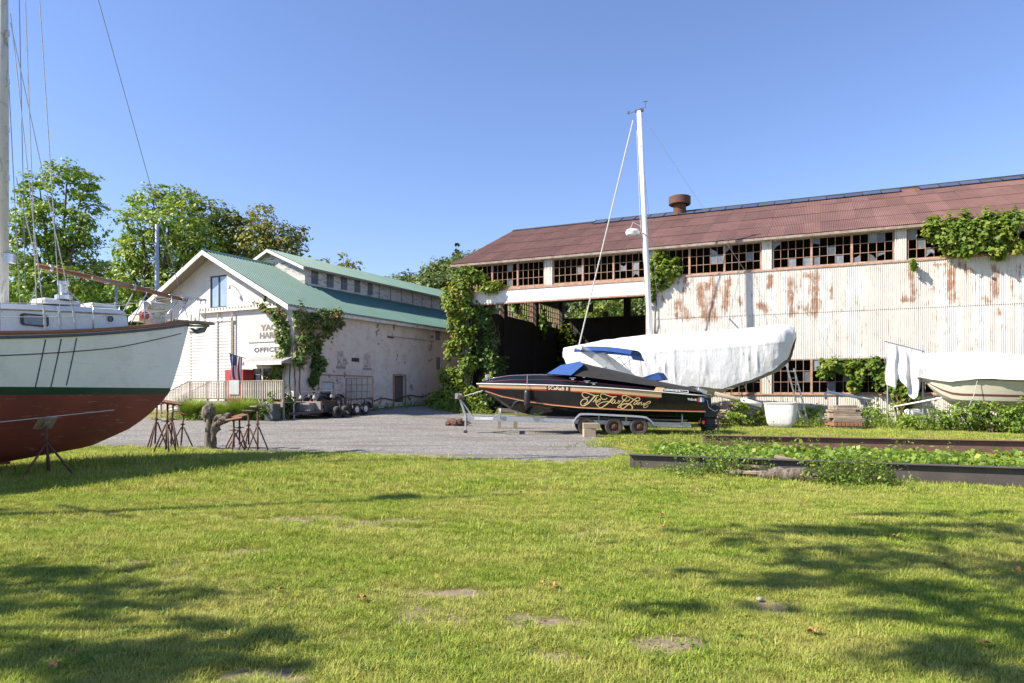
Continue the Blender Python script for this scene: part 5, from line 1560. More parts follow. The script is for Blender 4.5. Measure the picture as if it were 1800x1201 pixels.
m = MB(); m.bar(q+Vector((-.9, -.1, -.24)), q+Vector((0, 0, -.24)), .06, .05); m.bar(q+Vector((-.6, -.1, .45)), q+Vector((-.9, -.1, -.2)), .03, .03); m.bar(q+Vector((-.6, -.1, .45)), q+Vector((0, 0, .1)), .03, .03); m.build('radar_bracket', M['grey_metal'], wmast)
sp_z = q.z-.35
m = MB(); m.bar(on_m((sp_z-zb0)/(tp_.z-zb0))+Vector((.1, -1.0, 0)), on_m((sp_z-zb0)/(tp_.z-zb0))+Vector((.1, 1.0, 0)), .08, .04); m.build('spreader', M['grey_metal'], wmast)
m = MB(); m.tube([on_px(1018, 606), on_px(1113, 212)], .035, 6); m.build('furled_forestay', M['rope_white'], wrap)
for sgn in (1, -1):
    m = MB(); hp = on_m((sp_z-zb0)/(tp_.z-zb0))+Vector((.1, sgn*1.0, 0)); m.tube([tp_+Vector((0, 0, -.9)), hp, Vector((kz+.2, sgn*1.5, 4.0))], .010, 5); m.build('shroud', M['wire'], wrap)
m = MB(); m.tube([on_px(1119, 230), on_px(1126, 400), on_px(1140, 560)], .012, 5); m.build('halyard', M['rope_white'], wrap)
m = MB(); m.tube([tp_, (WL-.6, 0, 4.9)], .008, 5); m.build('backstay', M['wire'], wrap)
for i, (k, lat) in enumerate(((2.6, -1.9), (2.6, 1.9), (9.0, -2.0), (9.0, 2.0))):
    w_ = WB+WD*k+np.array((-WD[1], WD[0]))*lat
    js = jack_stand(1.75, .5, 'wood', seed=60+i, tilt=(0, 0))
    place(js, w_[0], w_[1], WANG+(1.57 if lat < 0 else -1.57), ['boat stand under the near side of the wrapped boat bow', 'boat stand under the far side of the wrapped boat bow', 'boat stand under the near side of the wrapped boat stern', 'boat stand under the far side of the wrapped boat stern'][i], 'boat stand', JG)
w_ = WB+WD*6.0; timber('keel_block', 'timber block under the keel of the wrapped sailboat', (w_[0], w_[1], gz(float(w_[0]), float(w_[1]))+.08), (1.6, .5, .22), WANG, 'keel block')

# ---- white runabout with arch and blue bimini, hidden behind the speedboat
RB = np.array((2.35, 32.6)); RD = np.array((.904, -.428)); RANG = math.atan2(RD[1], RD[0])
run = thing('runabout', 'white runabout with a swept arch and blue bimini behind the speedboat', 'motorboat', (RB[0], RB[1], 0), RANG)
def r_b(k): return 1.12*(1-(1-min(k, 3.8)/3.8)**2.2)
hb = MB()
for sgn in (1, -1):
    rows = []
    for k in np.linspace(0, 6.2, 20):
        zk = .72+1.0*max(0, 1-k/1.8)**2; zs = 1.88-.02*k; b = r_b(k)
        rows.append([(k, sgn*b*u**.5, zk+(zs-zk)*u) for u in (0, .12, .3, .6, 1)]+[(k, sgn*b*.6, zs+.06), (k, 0, zs+.09)])
    hb.grid(rows)
hb.poly([(6.2, -q[1], q[2]) for q in rows[-1]]+rows[-1][::-1])
hb.build('hull', M['white_gel'], run, smooth=35, merge=True)
def Rl(px, py, Y):
    p = P(px, py, Y); v = Matrix.Rotation(-RANG, 4, 'Z') @ (p-Vector((RB[0], RB[1], 0))); return v
A0, A1, A2, A3 = Rl(1090, 662, 30.2), Rl(1066, 643, 30.2), Rl(1040, 624, 30.2), Rl(1017, 611, 30.2)
LAT = Vector((0, 2.05, 0))
ar = MB()
def leg(off, m_):
    pts = spline([A0+off, A1+off, A2+off, A3+off], 4); up = Vector((.24, 0, .20))
    ar.grid([[Vector(p)-up*.5+Vector((0, dy, 0)) for p in pts] for dy in (0, .10)] + [[Vector(p)+up*.5+Vector((0, dy, 0)) for p in pts] for dy in (.10, 0)] + [[Vector(p)-up*.5 for p in pts]])
leg(Vector((0, 0, 0)), 0); leg(LAT+Vector((0, -.1, 0)), 0)
ar.box(A3+LAT*.5, (.30, 2.05, .14), (0, .3, 0))
ar.build('arch', M['white_gel'], run, fix=True)
bi = MB(); r0 = Rl(1008, 612, 30.2); r1 = Rl(1108, 619, 30.0)
rows = []
for t_ in np.linspace(0, 1, 9):
    p = r0.lerp(r1, t_)
    rows.append([(p.x, p.y+2.05*s_, p.z+.12*math.sin(math.pi*s_)+.08*math.sin(math.pi*t_)-(.12 if s_ in (0, 1) else 0)) for s_ in np.linspace(0, 1, 9)])
bi.grid(rows); bi.grid([[(x, y, z-.06) for x, y, z in r] for r in rows])
bi.quad(rows[-1][0], rows[-1][-1], Vector(rows[-1][-1])+Vector((.12, 0, -.22)), Vector(rows[-1][0])+Vector((.12, 0, -.22)))
bi.build('bimini_top', blue, run, smooth=50)
for (a, b) in (((1062, 622), (1092, 658)), ((1098, 622), (1062, 646)), ((1104, 622), (1110, 662))):
    for off in (Vector((0, .02, 0)), LAT-Vector((0, .05, 0))):
        m = MB(); m.tube([Rl(a[0], a[1], 30.2)+off, Rl(b[0], b[1], 30.2)+off], .013, 5); m.build('bimini_strut', M['steel'], run)
m = MB(); q = Rl(1128, 664, 30.0); q2 = Rl(1160, 657, 30.0); m.extrude([q, q2+Vector((-.1, 0, .05)), q2+Vector((.1, 0, -.25)), q+Vector((0, 0, -.2))], (0, 1.2, 0)); m.build('seat_cover', blue, run)
# trailer frame carrying it
m = MB(); m.bar((0.6, -.7, .62), (6, -.7, .58), .08, .12); m.bar((.6, .7, .62), (6, .7, .58), .08, .12); m.bar((4.2, -.9, .5), (4.2, .9, .5), .08, .1); m.build('cradle', M['grey_metal'], run)
for y in (-.95, .95):
    w = MB(); w.lathe([(0, -.09), (.2, -.09), (.32, -.06), (.33, 0), (.32, .06), (.2, .09), (0, .09)], 20, (4.2, y, .46), 'y'); w.build('wheel', M['rubber'], run, smooth=35)

# ---- cream keelboat under a tarpaulin at the right edge
CB = np.array((18.0, 30.0)); CD = np.array((.912, -.41)); CANG = math.atan2(CD[1], CD[0])
crm = thing('covered_keelboat', 'cream keelboat under a white tarpaulin at the right edge', 'sailboat', (CB[0], CB[1], 0), CANG)
def c_b(k): return 1.45*(1-(1-min(k, 5.5)/5.5)**2.0)+.02
crmat = hull_material('cream_topsides', (.60,.56,.44), (.52,.48,.37), (.35,.31,.25), .4, .3)
hb = MB()
for sgn in (1, -1):
    rows = []
    for k in np.linspace(0, 9, 26):
        zs = 2.28-.055*k; zk = 1.35-.02*k+.9*max(0, 1-k/1.3)**1.6; zk = min(zk, zs-.01)
        rows.append([(k, sgn*c_b(k)*(.62+.38*u)**1.0*(1 if k > .01 else .3), zk+(zs-zk)*u) for u in (0, .2, .32, .45, .7, 1)]+[(k, sgn*c_b(k)*.3, zk-.35*min(1, k/2)), (k, 0, zk-.5*min(1, k/2))][0:0])
    hb.grid(rows, mfun=lambda i, j: 1 if j == 1 else 0)
    hb.grid([[r[0], (r[0][0], r[0][1]*.45, r[0][2]-.32*min(1, r[0][0]/2)), (r[0][0], 0, r[0][2]-.45*min(1, r[0][0]/2))] for r in rows])
hb.build('hull', [crmat, simple('brown_stripe', (.16,.07,.06), (.12,.05,.045), 4, .5)], crm, smooth=35)
kb = MB(); kb.extrude([(3, -.1, .95), (6, -.1, .85), (5.8, -.1, .12), (3.6, -.1, .12)], (0, .2, 0)); kb.build('keel', M['dark'], crm)
tp = MB(); rows = []
for k in np.linspace(-.15, 9.4, 110):
    zr = 3.34-.025*k+.10*math.sin(k*.9); b = c_b(max(k, .25))+.12; zs = 2.28-.055*k; zb = zs+.05-.16*max(0, 1-abs(k-1)/1.4)+.06*mnoise.noise(Vector((k*.8, 0, 4)))
    half = spline([(0, zr), (b*.35, zr-.07), (b*.75, zr-.26), (b*1.0, zr-.52), (b*1.04, (zb+zr-.4)/2), (b*1.06, zb)], 3)
    row = []
    for sgn, seq in ((-1, half[::-1]), (1, half[1:])):
        for (yy, z) in seq:
            f = min(1, yy/b); row.append((k, sgn*(yy+wrinkle(k*.7, z*1.3, 14 if sgn < 0 else 20, .8)*f), z+.025*mnoise.noise(Vector((k*2, yy, 8)))))
    rows.append(row)
tp.grid(rows); tp.poly(rows[0]); tp.build('tarpaulin', M['tarp'], crm, smooth=50)
for k in (1.9, 5.2):
    m = MB(); m.tube([(k, -c_b(k)*1.12, 2.2), (k-.1, -c_b(k)*1.02, 1.6), (k-.5, -c_b(k)*.95, .5)], .014, 5); m.build('tie_rope', M['rope_white'], crm)
w_ = CB+CD*4.8; timber('keel_block', 'timber block under the keel of the covered cream boat', (w_[0], w_[1], gz(float(w_[0]), float(w_[1]))+.03), (1.6, .5, .2), CANG, 'keel block')
for i, (k, lat) in enumerate(((2.2, -1.25), (6.6, -1.4), (2.2, 1.25), (6.6, 1.4))):
    w_ = CB+CD*k+np.array((-CD[1], CD[0]))*lat
    js = jack_stand(1.15, .45, 'wood', seed=80+i); place(js, w_[0], w_[1], CANG, ['boat stand under the near side of the cream boat bow', 'boat stand under the near side of the cream boat stern', 'boat stand under the far side of the cream boat bow', 'boat stand under the far side of the cream boat stern'][i], 'boat stand', JG)
# ---- loose sheet of tarpaulin hung on a pole frame before the cream boat
lt0 = thing('hanging_tarpaulin', 'loose white tarpaulin hanging in folds from a pole left of the cream boat', 'tarpaulin', (0, 0, 0))
m = MB(); rows = []
top_l, top_r = P(1557, 604, 30.9), P(1618, 617, 30.4)
for i, u in enumerate(np.linspace(0, 1, 40)):
    tpt = top_l.lerp(top_r, u); row = []
    low = 1.05+.55*math.sin(u*2.6)+.25*math.sin(u*9)+(.5 if u > .55 else 0)*(1-u)*2
    low = float(np.interp(u, [0, .2, .35, .55, .75, 1], [1.85, 1.95, 1.45, 1.95, 2.25, 1.75]))
    for v in np.linspace(0, 1, 26):
        f = .02+v*.13
        row.append((tpt.x+.04*math.sin(v*7+u*3)*v, tpt.y-.10*v+f*math.sin(u*19+v*1.5)*.8+.05*mnoise.noise(Vector((u*9, v*3, 1))), tpt.z-low*v))
    rows.append(row)
m.grid(rows); m.build('sheet', M['tarp'], lt0, smooth=True)
m = MB(); m.tube([P(1555, 600, 31.0), P(1625, 618, 30.5)], .03, 6); m.build('pole', M['grey_metal'], lt0)
for (px, Y) in ((1560, 31.05), (1622, 30.55)):
    a = P(px, 606, Y); m = MB(); m.tube([a, (a.x, a.y, gz(a.x, a.y)-.02)], .03, 6); m.build('pole', M['grey_metal'], lt0)
# ---- things lying along the foot of the shed wall
a, b = P(1352, 694, 30.4), P(1394, 694, 30.4)
tub = thing('white_tub', 'big white plastic tub standing in the weeds before the shed', 'tub', ((a.x+b.x)/2, 30.4, gz(a.x, 30.4)), -.55)
tub.scale = (.84, .84, .95)
m = MB(); prof = []
for z, w_, d_ in ((.0, .40, .25), (.06, .56, .38), (.25, .68, .45), (.6, .74, .5), (1.16, .82, .56), (1.18, .86, .6), (1.12, .84, .58)):
    prof.append([(w_*math.copysign(abs(math.cos(q))**.35, math.cos(q)), d_*math.copysign(abs(math.sin(q))**.35, math.sin(q)), z) for q in np.linspace(0, 2*math.pi, 33)[:-1]])
m.grid(prof, closed=True); m.poly(prof[0]); m.build('shell', M['tarp'], tub, smooth=45)
m = MB(); m.poly([(x*.97, y*.97, 1.0) for x, y, z in prof[4]]); m.build('lid', M['white_gel'], tub)
x = P(1483, 745, 30.0).x
stk = thing('plank_stack', 'stack of weathered planks on a pallet before the shed windows', 'plank stack', (x, 30.0, gz(x, 30.0)), R(-8))
pm = simple('pallet_red_wood', (.30,.13,.06), (.24,.12,.07), 4, .9, bump=.3)
for yy in (-.5, 0, .5):
    m = MB(); m.bb(-.56, .56, yy-.06, yy+.06, .0, .12); m.build('pallet_bearer', M['wood_grey'], stk)
for i in range(7):
    m = MB(); m.bb(-.60+i*.17, -.60+i*.17+.14, -.62, .62, .122, .27); m.build('pallet_board', pm, stk, bevel=.008)
rr = random.Random(5)
wts = [simple('old_plank_%d' % i, c, tuple(v*.62 for v in c), 3, .92, bump=.5, bscale=18, stretch=(1.2,6,6), dirt=(.17,.13,.10), dirt_amt=.5) for i, c in enumerate(((.36,.27,.19), (.44,.36,.27), (.28,.21,.15)))]
z = .275
for lay in range(8):
    th = rr.choice((.07, .09, .11)); n = 3
    for j in range(n):
        L = rr.uniform(1.15, 1.5); y0 = -.55+j*.37+rr.uniform(-.03, .03); back = .05*lay if j == 0 else 0
        m = MB(); m.box((rr.uniform(-.10, .10), y0+back+.15, z+th/2), (L*(1-.045*lay), .33, th-.006), (0, rr.uniform(-.015, .015), rr.uniform(-.06, .06))); m.build('plank', wts[rr.randrange(3)], stk, bevel=.008)
    z += th
# ladder down from the stern of the wrapped boat
la, lb_ = P(1384, 648, 31.3), P(1411, 712, 31.9)
lb_.z = gz(lb_.x, lb_.y)
lad = thing('ladder', 'grey aluminium ladder leaning against the stern of the wrapped boat', 'ladder', (0, 0, 0))
off = Vector((.34, .10, 0))
for q in (0, 1):
    m = MB(); m.bar(la+off*q, lb_+off*q, .035, .075); m.build('rail', M['grey_metal'], lad)
for i in range(9):
    p = la.lerp(lb_, (i+.5)/9); m = MB(); m.tube([p, p+off], .016, 6); m.build('rung', M['grey_metal'], lad)
# gutter pipe on props
a, b = P(1452, 690, 33.9), P(1532, 703, 33.0)
gt = thing('white_pipe', 'long dirty white pipe lying slanted before the lower shed windows', 'pipe', (0, 0, 0))
m = MB(); m.tube([a+Vector((0, 0, -.35)), a+Vector((-.02, 0, -.05)), a+Vector((.08, 0, .02)), b], .07, 8); m.build('tube', M['white_paint'], gt, smooth=True)
for f in (.25, .9):
    p = a.lerp(b, f); m = MB(); m.bar(p+Vector((0, 0, -.06)), (p.x, p.y, gz(p.x, p.y)), .06, .06); m.build('prop', M['wood_grey'], gt)
def pole(name, label, p, q, r, mt, cat='pole', grp=None):
    m = MB(); m.tube([p, q], r, 7); return tag(m.build(name, mt, None, smooth=True), label, cat, grp)
def gpt(px, Y): return Vector(((px-900)/F*Y, Y, gz((px-900)/F*Y, Y)))
PG = 'poles lying about before the shed'
pole('wooden_pole', 'rusty pole leaning left of two crossed before the loose tarpaulin', P(1570, 688, 31.2), gpt(1602, 30.8), .03, M['rust'], 'pole', PG)
pole('wooden_pole', 'rusty pole crossing behind the other before the loose tarpaulin', P(1600, 695, 31.3), gpt(1572, 31.6), .028, M['rust'], 'pole', PG)
pole('wooden_pole', 'pale pole lying aslant under the bow of the cream boat', P(1572, 715, 31.0), P(1656, 699.5, 29.0), .04, M['white_paint'], 'pole', PG)
pole('wooden_pole', 'short pale stake standing aslant in the weeds under the cream bow', P(1630, 718, 29.2), gpt(1640, 29.0), .035, M['wood_grey'], 'pole', PG)
for i, (px, Y, s_, lab) in enumerate(((1443, 33.0, .30, 'crumpled white sheeting in the weeds left of the plank stack'), (1514, 32.4, .28, 'crumpled white sheeting in the weeds right of the plank stack'), (1604, 31.6, .28, 'white plastic drum on its side near the crossed poles'))):
    p = gpt(px, Y)
    if i < 2:
        m = blob_tube([(-s_*1.6, 0, .08), (-s_*.5, .05, s_*.6), (s_*.6, 0, s_*.5), (s_*1.6, 0, .06)], [.05, s_*.7, s_*.6, .04], 40+i, 12, .6); o = m.build('white_sheeting', M['tarp'], None, (p.x, p.y, p.z), smooth=False)
        tag(o, lab, 'sheeting')
    else:
        m = MB(); m.lathe([(0, -.36), (.22, -.35), (.27, -.30), (.27, .30), (.22, .35), (.10, .36), (.10, .40), (0, .40)], 18, (0, 0, .27), 'x'); tag(m.build('plastic_drum', M['white_gel'], None, (p.x, p.y, p.z+.25), (0, 0, .4), smooth=40), lab, 'drum')
# beam and boards heaped behind the stern drives
p, q = P(1256, 692, 31.2), P(1338, 712, 30.6)
pole('timber_beam', 'long weathered beam with white end lying behind the stern drives', p, q, .10, M['wood_grey'], 'beam')
m = MB(); m.tube([q+(p-q).normalized()*.9, q+(q-p).normalized()*.02], .107, 8); o = m.build('white_end', M['white_paint'], bpy.data.objects['timber_beam'], smooth=True)
hp = thing('timber_heap', 'low heap of old boards and brush under the wrapped boat stern', 'timber heap', (P(1290, 700, 31.8).x, 31.8, gz(10, 31.8)), -.3)
rr = random.Random(9)
for i in range(16):
    c_ = Vector((rr.uniform(-.9, .9), rr.uniform(-.4, .4), .12+.06*i)); d_ = Vector((rr.uniform(.5, 1), rr.uniform(-.4, .4), rr.uniform(-.25, .25))).normalized()
    m = MB(); m.bar(c_-d_*.8, c_+d_*.8, .14, .05); m.build('board', wts[i % 3], hp)
# ------------------------------------------------------------------ deck, flag and small things at the boathouse
FB = BO-BY*2.3
def d_at(px, py=None):
    s, Y = along(FB, BX, px)
    return (s, Y) if py is None else (s, ZH(py, Y))
dx0 = d_at(331)[0]; dx1 = d_at(498)[0]
deck = thing('office_deck', 'weathered timber deck with picket railing and steps before the office', 'deck', (BO[0], BO[1], 0), BANG)
deck['kind'] = 'thing'
nb = 16
for i in range(nb):
    y0 = -2.3+i*2.28/nb; m = MB(); m.bb(dx0, dx1, y0, y0+2.28/nb-.012, DECKZ-.05, DECKZ); m.build('deck_board', M['wood_grey'], deck)
m = MB(); m.bb(dx0, dx1, -2.34, -2.305, DECKZ-.25, DECKZ-.003); m.build('deck_edge', M['wood_grey'], deck)
for i in range(6):
    x = dx0+.06+(dx1-dx0-.12)*i/5; m = MB(); m.bb(x-.05, x+.05, -2.30, -2.20, .2, DECKZ+1.02); m.build('rail_post', M['wood_grey'], deck)
m = MB(); m.bb(dx0, dx1, -2.32, -2.18, DECKZ+1.022, DECKZ+1.07); m.build('hand_rail', M['wood_grey'], deck)
m = MB(); m.bb(dx0, dx1, -2.28, -2.22, DECKZ+.12, DECKZ+.18); m.build('bottom_rail', M['wood_grey'], deck)
pk = MB(); pk.bb(-.022, .022, -.018, .018, 0, .84); pk_me = pk.mesh('picket', simple('worn_white_picket', (.60,.54,.47), (.42,.35,.29), 3, .85, vary=.2))
n = int((dx1-dx0)/.125)
for i in range(n):
    add('picket', pk_me, deck, (dx0+.08+i*.125, -2.32, DECKZ+.16))
# steps going down to the left with their own railing
sx0 = d_at(283)[0]
for i in range(5):
    f0 = i/5; x1_ = dx0+(sx0-dx0)*f0; x0_ = dx0+(sx0-dx0)*(f0+.2)
    m = MB(); m.bb(min(x0_, x1_), max(x0_, x1_), -2.25, -1.0, DECKZ-.14*(i+1)-.06, DECKZ-.14*(i+1)); m.build('step', M['wood_grey'], deck)
for yy in (-2.3, -.95):
    m = MB(); m.bar((dx0, yy, DECKZ+1.04), (sx0, yy, DECKZ+.30), .07, .05); m.build('hand_rail', M['wood_grey'], deck)
    m = MB(); m.bar((dx0, yy, DECKZ+.12), (sx0, yy, DECKZ-.62), .05, .05); m.build('bottom_rail', M['wood_grey'], deck)
    nn = 18
    for i in range(nn):
        f0 = (i+.5)/nn; add('picket', pk_me, deck, (dx0+(sx0-dx0)*f0, yy, DECKZ+.14-.74*f0))
    m = MB(); m.bb(sx0-.05, sx0+.05, yy-.05, yy+.05, .2, DECKZ+.36); m.build('rail_post', M['wood_grey'], deck)
def BW3(x, y, z):
    v = BO+BX*x+BY*y; return Vector((v[0], v[1], z))
# flag on a slanting pole
fa = f_at(432)[0]
flag = thing('flag', 'United States flag hanging limp from a slanting pole by the office porch', 'flag', (BO[0], BO[1], 0), BANG)
fa, fz = fo_at(432, -1.02, 630.5); p0 = Vector((fa, -1.02, fz)); p1x, p1z = fo_at(402.5, -1.5, 621.5); p1 = Vector((p1x, -1.5, p1z))
m = MB(); m.tube([p0, p1], .018, 6); m.build('pole', M['dark'], flag)
def flag_pt(u, v):   # u along the pole from its tip, v down
    t = .04+.72*u; p = p1.lerp(p0, t)
    return (p.x+.06*math.sin(v*5+u*3)*v-.10*v*(u-.3), p.y+.10*math.sin(u*14+v*2.0)*(.3+.7*v), p.z-1.38*v*(1-.06*math.sin(u*5)))
red = simple('flag_red', (.42,.03,.04), (.34,.02,.035), 3, .8); fwh = simple('flag_white', (.78,.77,.75), (.70,.69,.68), 3, .8); nav = simple('flag_blue', (.03,.04,.16), (.025,.03,.13), 3, .8)
for i in range(13):
    m = MB(); u0, u1 = i/13, (i+1)/13
    v0 = .42 if i < 7 else 0.0
    m.grid([[flag_pt(u, v) for v in np.linspace(v0, 1, 12)] for u in np.linspace(u0, u1, 3)]); m.build('stripe', red if i % 2 == 0 else fwh, flag, smooth=True)
m = MB(); m.grid([[flag_pt(u, v) for v in np.linspace(0, .42, 6)] for u in np.linspace(0, 7/13, 10)]); canton = m.build('canton', nav, flag, smooth=True)
m = MB()
for i in range(9):
    for j in range(11):
        if (i+j) % 2: continue
        u = 7/13*(i+1)/10; v = .42*(j+1)/12; a = Vector(flag_pt(u, v)); b = Vector(flag_pt(u+.004, v)); c_ = Vector(flag_pt(u, v+.004))
        nn_ = (b-a).cross(c_-a).normalized()
        for sg in (1, -1):
            ct_ = a+nn_*.006*sg; du = (b-a).normalized()*.016; dv = (c_-a).normalized()*.016
            m.poly([ct_+du*math.cos(q)*(1 if k % 2 else .45)+dv*math.sin(q)*(1 if k % 2 else .45) for k, q in enumerate(np.linspace(0, 2*math.pi, 11)[:-1])])
st_o = m.build('stars', fwh, canton, fix=False); st_o['kind'] = 'stuff'
# red cabinet behind the flag, grey board, utility box, bucket, sticks
def bbox(name, label, cat, x0, x1, y0, y1, z0, z1, mt, bevel=.015):
    cx, cy = (x0+x1)/2, (y0+y1)/2; w3 = BW3(cx, cy, 0)
    m = MB(); m.bb(x0-cx, x1-cx, y0-cy, y1-cy, z0, z1)
    return tag(m.build(name, mt, None, (w3.x, w3.y, 0), (0, 0, BANG), bevel=bevel), label, cat)
ra, rb_ = fo_at(395, -.9), fo_at(427.5, -.9)
o = bbox('red_cabinet', 'faded red drinks cabinet on the deck behind the flag', 'cabinet', ra, rb_, -.9, -.18, DECKZ+.002, f_at(412, 651)[1], simple('faded_red', (.42,.05,.04), (.34,.045,.04), 3, .5))
o = bbox('grey_board', 'grey board fixed to the deck railing below the flag', 'board', d_at(405)[0], d_at(423)[0], -2.40, -2.345, DECKZ+.35, d_at(414, 669)[1], simple('grey_panel', (.42,.43,.41), (.33,.34,.32), 3, .7))
gy_ = -2.75; gx_ = fo_at(479, gy_)
o = bbox('utility_box', 'grey metal utility box among shrubs at the deck corner', 'utility box', gx_-.28, gx_+.28, gy_-.25, gy_+.25, .3, 1.10, simple('box_grey', (.09,.10,.095), (.07,.075,.07), 3, .6))
px_, Y_ = 472, 33.4
bp = gpt(px_, Y_)
bk = thing('bucket', 'small red bucket on the gravel edge before the deck', 'bucket', bp, 0)
m = MB(); m.lathe([(0, .01), (.13, .01), (.17, .28), (.18, .28), (.18, .30), (.165, .30), (.13, .03)], 18); m.build('pail', simple('bucket_red', (.55,.06,.05), (.45,.05,.045), 4, .5), bk, smooth=40)
m = MB(); m.tube([(.17*math.cos(a), .05*math.sin(a)-.05, .28-.16*math.sin(a)) for a in np.linspace(0, math.pi, 10)], .006, 5); m.build('handle', M['steel'], bk)
pole('stick', 'pale stick leaning beside the red bucket', P(454, 702, 34.0), gpt(468, 33.2), .015, M['rope_white'], 'stick', 'pale sticks by the deck')
pole('stick', 'pale stick leaning between the utility box and the trailer', P(490, 702, 34.2), gpt(502, 33.6), .018, M['rope_white'], 'stick', 'pale sticks by the deck')

# ------------------------------------------------------------------ utility trailer with the quad bike
TF = np.array((-10.77, 33.75)); TR_ = np.array((-8.52, 38.05)); TD = TR_-TF; TL = float(np.hypot(*TD)); TD /= TL; TANG = math.atan2(TD[1], TD[0])
gz0 = gz(float(TF[0]), float(TF[1]))
tilt_ = -math.atan2(gz(float(TR_[0]), float(TR_[1]))-gz0, TL)
ut = thing('utility_trailer', 'dark flatbed utility trailer with white-rimmed wheels beside the boathouse', 'trailer', (TF[0], TF[1], gz0), TANG)
ut.rotation_euler = (0, tilt_, TANG)
tdk = simple('dark_trailer_paint', (.05,.045,.045), (.09,.07,.06), 4, .6)
DZ = .42
m = MB(); m.bb(.9, TL, -.95, .95, DZ-.04, DZ); m.build('bed', M['wood_grey'], ut)
for y in (-.97, .97):
    m = MB(); m.bar((.9, y, DZ-.06), (TL, y, DZ-.06), .06, .14); m.build('side_beam', tdk, ut)
    m = MB(); m.bar((.9, y, DZ+.42), (TL, y, DZ+.42), .05, .05)
    for k in np.linspace(.92, TL-.03, 7):
        m.bar((k, y, DZ), (k, y, DZ+.40), .05, .05)
    m.build('side_rail', M['rust'], ut)
m = MB(); m.bb(.86, .90, -.95, .95, DZ, DZ+.42); m.bb(.45, .86, -.6, .6, DZ-.05, DZ+.36); m.build('front_box', simple('grey_tool_box', (.24,.22,.21), (.18,.16,.15), 4, .6), ut, bevel=.01)
m = MB(); m.bb(1.0, 1.9, -1.012, -1.002, DZ-.12, DZ+.38); m.build('side_panel', M['dark'], ut)
m = MB(); m.bar((.9, -.9, DZ-.1), (-.35, 0, DZ-.12), .07, .1); m.bar((.9, .9, DZ-.1), (-.35, 0, DZ-.12), .07, .1); m.build('tongue', tdk, ut)
m = MB(); m.tube([(-.1, -.1, 0.02), (-.1, -.1, DZ+.35)], .03, 8); m.box((-.1, -.1, .02), (.22, .22, .03)); m.build('jack', M['grey_metal'], ut)
for y in (-1.08, 1.08):
    for k in (3.35, 4.05):
        w = MB(); w.lathe([(.17, -.09), (.28, -.10), (.305, -.06), (.31, 0), (.305, .06), (.28, .10), (.17, .09), (.17, -.09)], 24, (k, y, .31), 'y'); wl_ = w.build('wheel', M['rubber'], ut, smooth=35)
        sg = math.copysign(1, y); w = MB(); w.lathe([(.18, sg*.085), (.16, sg*.05), (.08, sg*.06), (.05, sg*.09), (0, sg*.09)], 20, (k, y, .31), 'y'); w.build('rim', M['white_metal'], wl_, smooth=35)
    m = MB(); pts = [(2.92, .34), (3.0, .60), (3.2, .68), (3.7, .69), (4.2, .68), (4.42, .60), (4.5, .34)]; m.grid([[(a, y+dy, b) for a, b in pts] for dy in (-.13, .13)]); m.build('mudguard', tdk, ut)
m = MB()
for k in (2.35, 2.75, 3.0):
    m = MB(); m.box((k, -1.003, DZ-.06), (.10, .02, .05)); m.build('marker_light', simple('reflector', (.5,.05,.04), (.4,.04,.04), 3, .3), ut)
for i, k in enumerate((1.55, 2.15)):
    v = TF+TD*k+np.array((TD[1], -TD[0]))*1.35; g_ = gz(float(v[0]), float(v[1]))
    m = MB(); m.lathe([(.17, -.10), (.27, -.11), (.30, -.07), (.305, 0), (.30, .07), (.27, .11), (.17, .10), (.17, -.10)], 24, (0, 0, .30), 'y'); tag(m.build('loose_tyre', M['rubber'], None, (v[0], v[1], g_), (.06, 0, TANG), smooth=35), ['loose dark tyre leaning on the trailer side, the one nearer its tongue', 'loose dark tyre leaning on the trailer side, the one nearer its wheels'][i], 'tyre', 'loose tyres by the trailer')
gt_m = simple('pale_mesh_plate', (.50,.49,.46), (.42,.41,.38), 6, .7)
m = MB()
for yy in (-.95, .95): m.bar((TL, yy, DZ-.1), (TL+.10, yy, DZ+1.55), .06, .06)
for zz in np.linspace(.02, 1.53, 5): m.bar((TL+.01+.06*zz, -.95, DZ+zz), (TL+.01+.06*zz, .95, DZ+zz), .04, .04)
for yy in np.linspace(-.95, .95, 6)[1:-1]: m.bar((TL+.01, yy, DZ), (TL+.10, yy, DZ+1.53), .04, .04)
gate_ = m.build('ramp_gate', M['rust_light'], ut)
for i in range(5):
    for j in range(4):
        y0 = -.95+.38*i; z0 = DZ+.02+.3775*j; m = MB()
        for q in range(9): m.bar((TL+.02+.06*(z0-DZ), y0+.02+q*.0425, z0+.02), (TL+.02+.06*(z0+.36-DZ), y0+.02+q*.0425, z0+.36), .022, .008)
        m.build('mesh_plate', gt_m, gate_)['kind'] = 'stuff'
quad = thing('quad_bike', 'black quad bike parked on the front of the flatbed trailer', 'quad bike', (0, 0, 0), 0)
quad.matrix_world = ut.matrix_basis @ Matrix.Translation((2.0, 0, DZ))
blk = M['black_plastic']
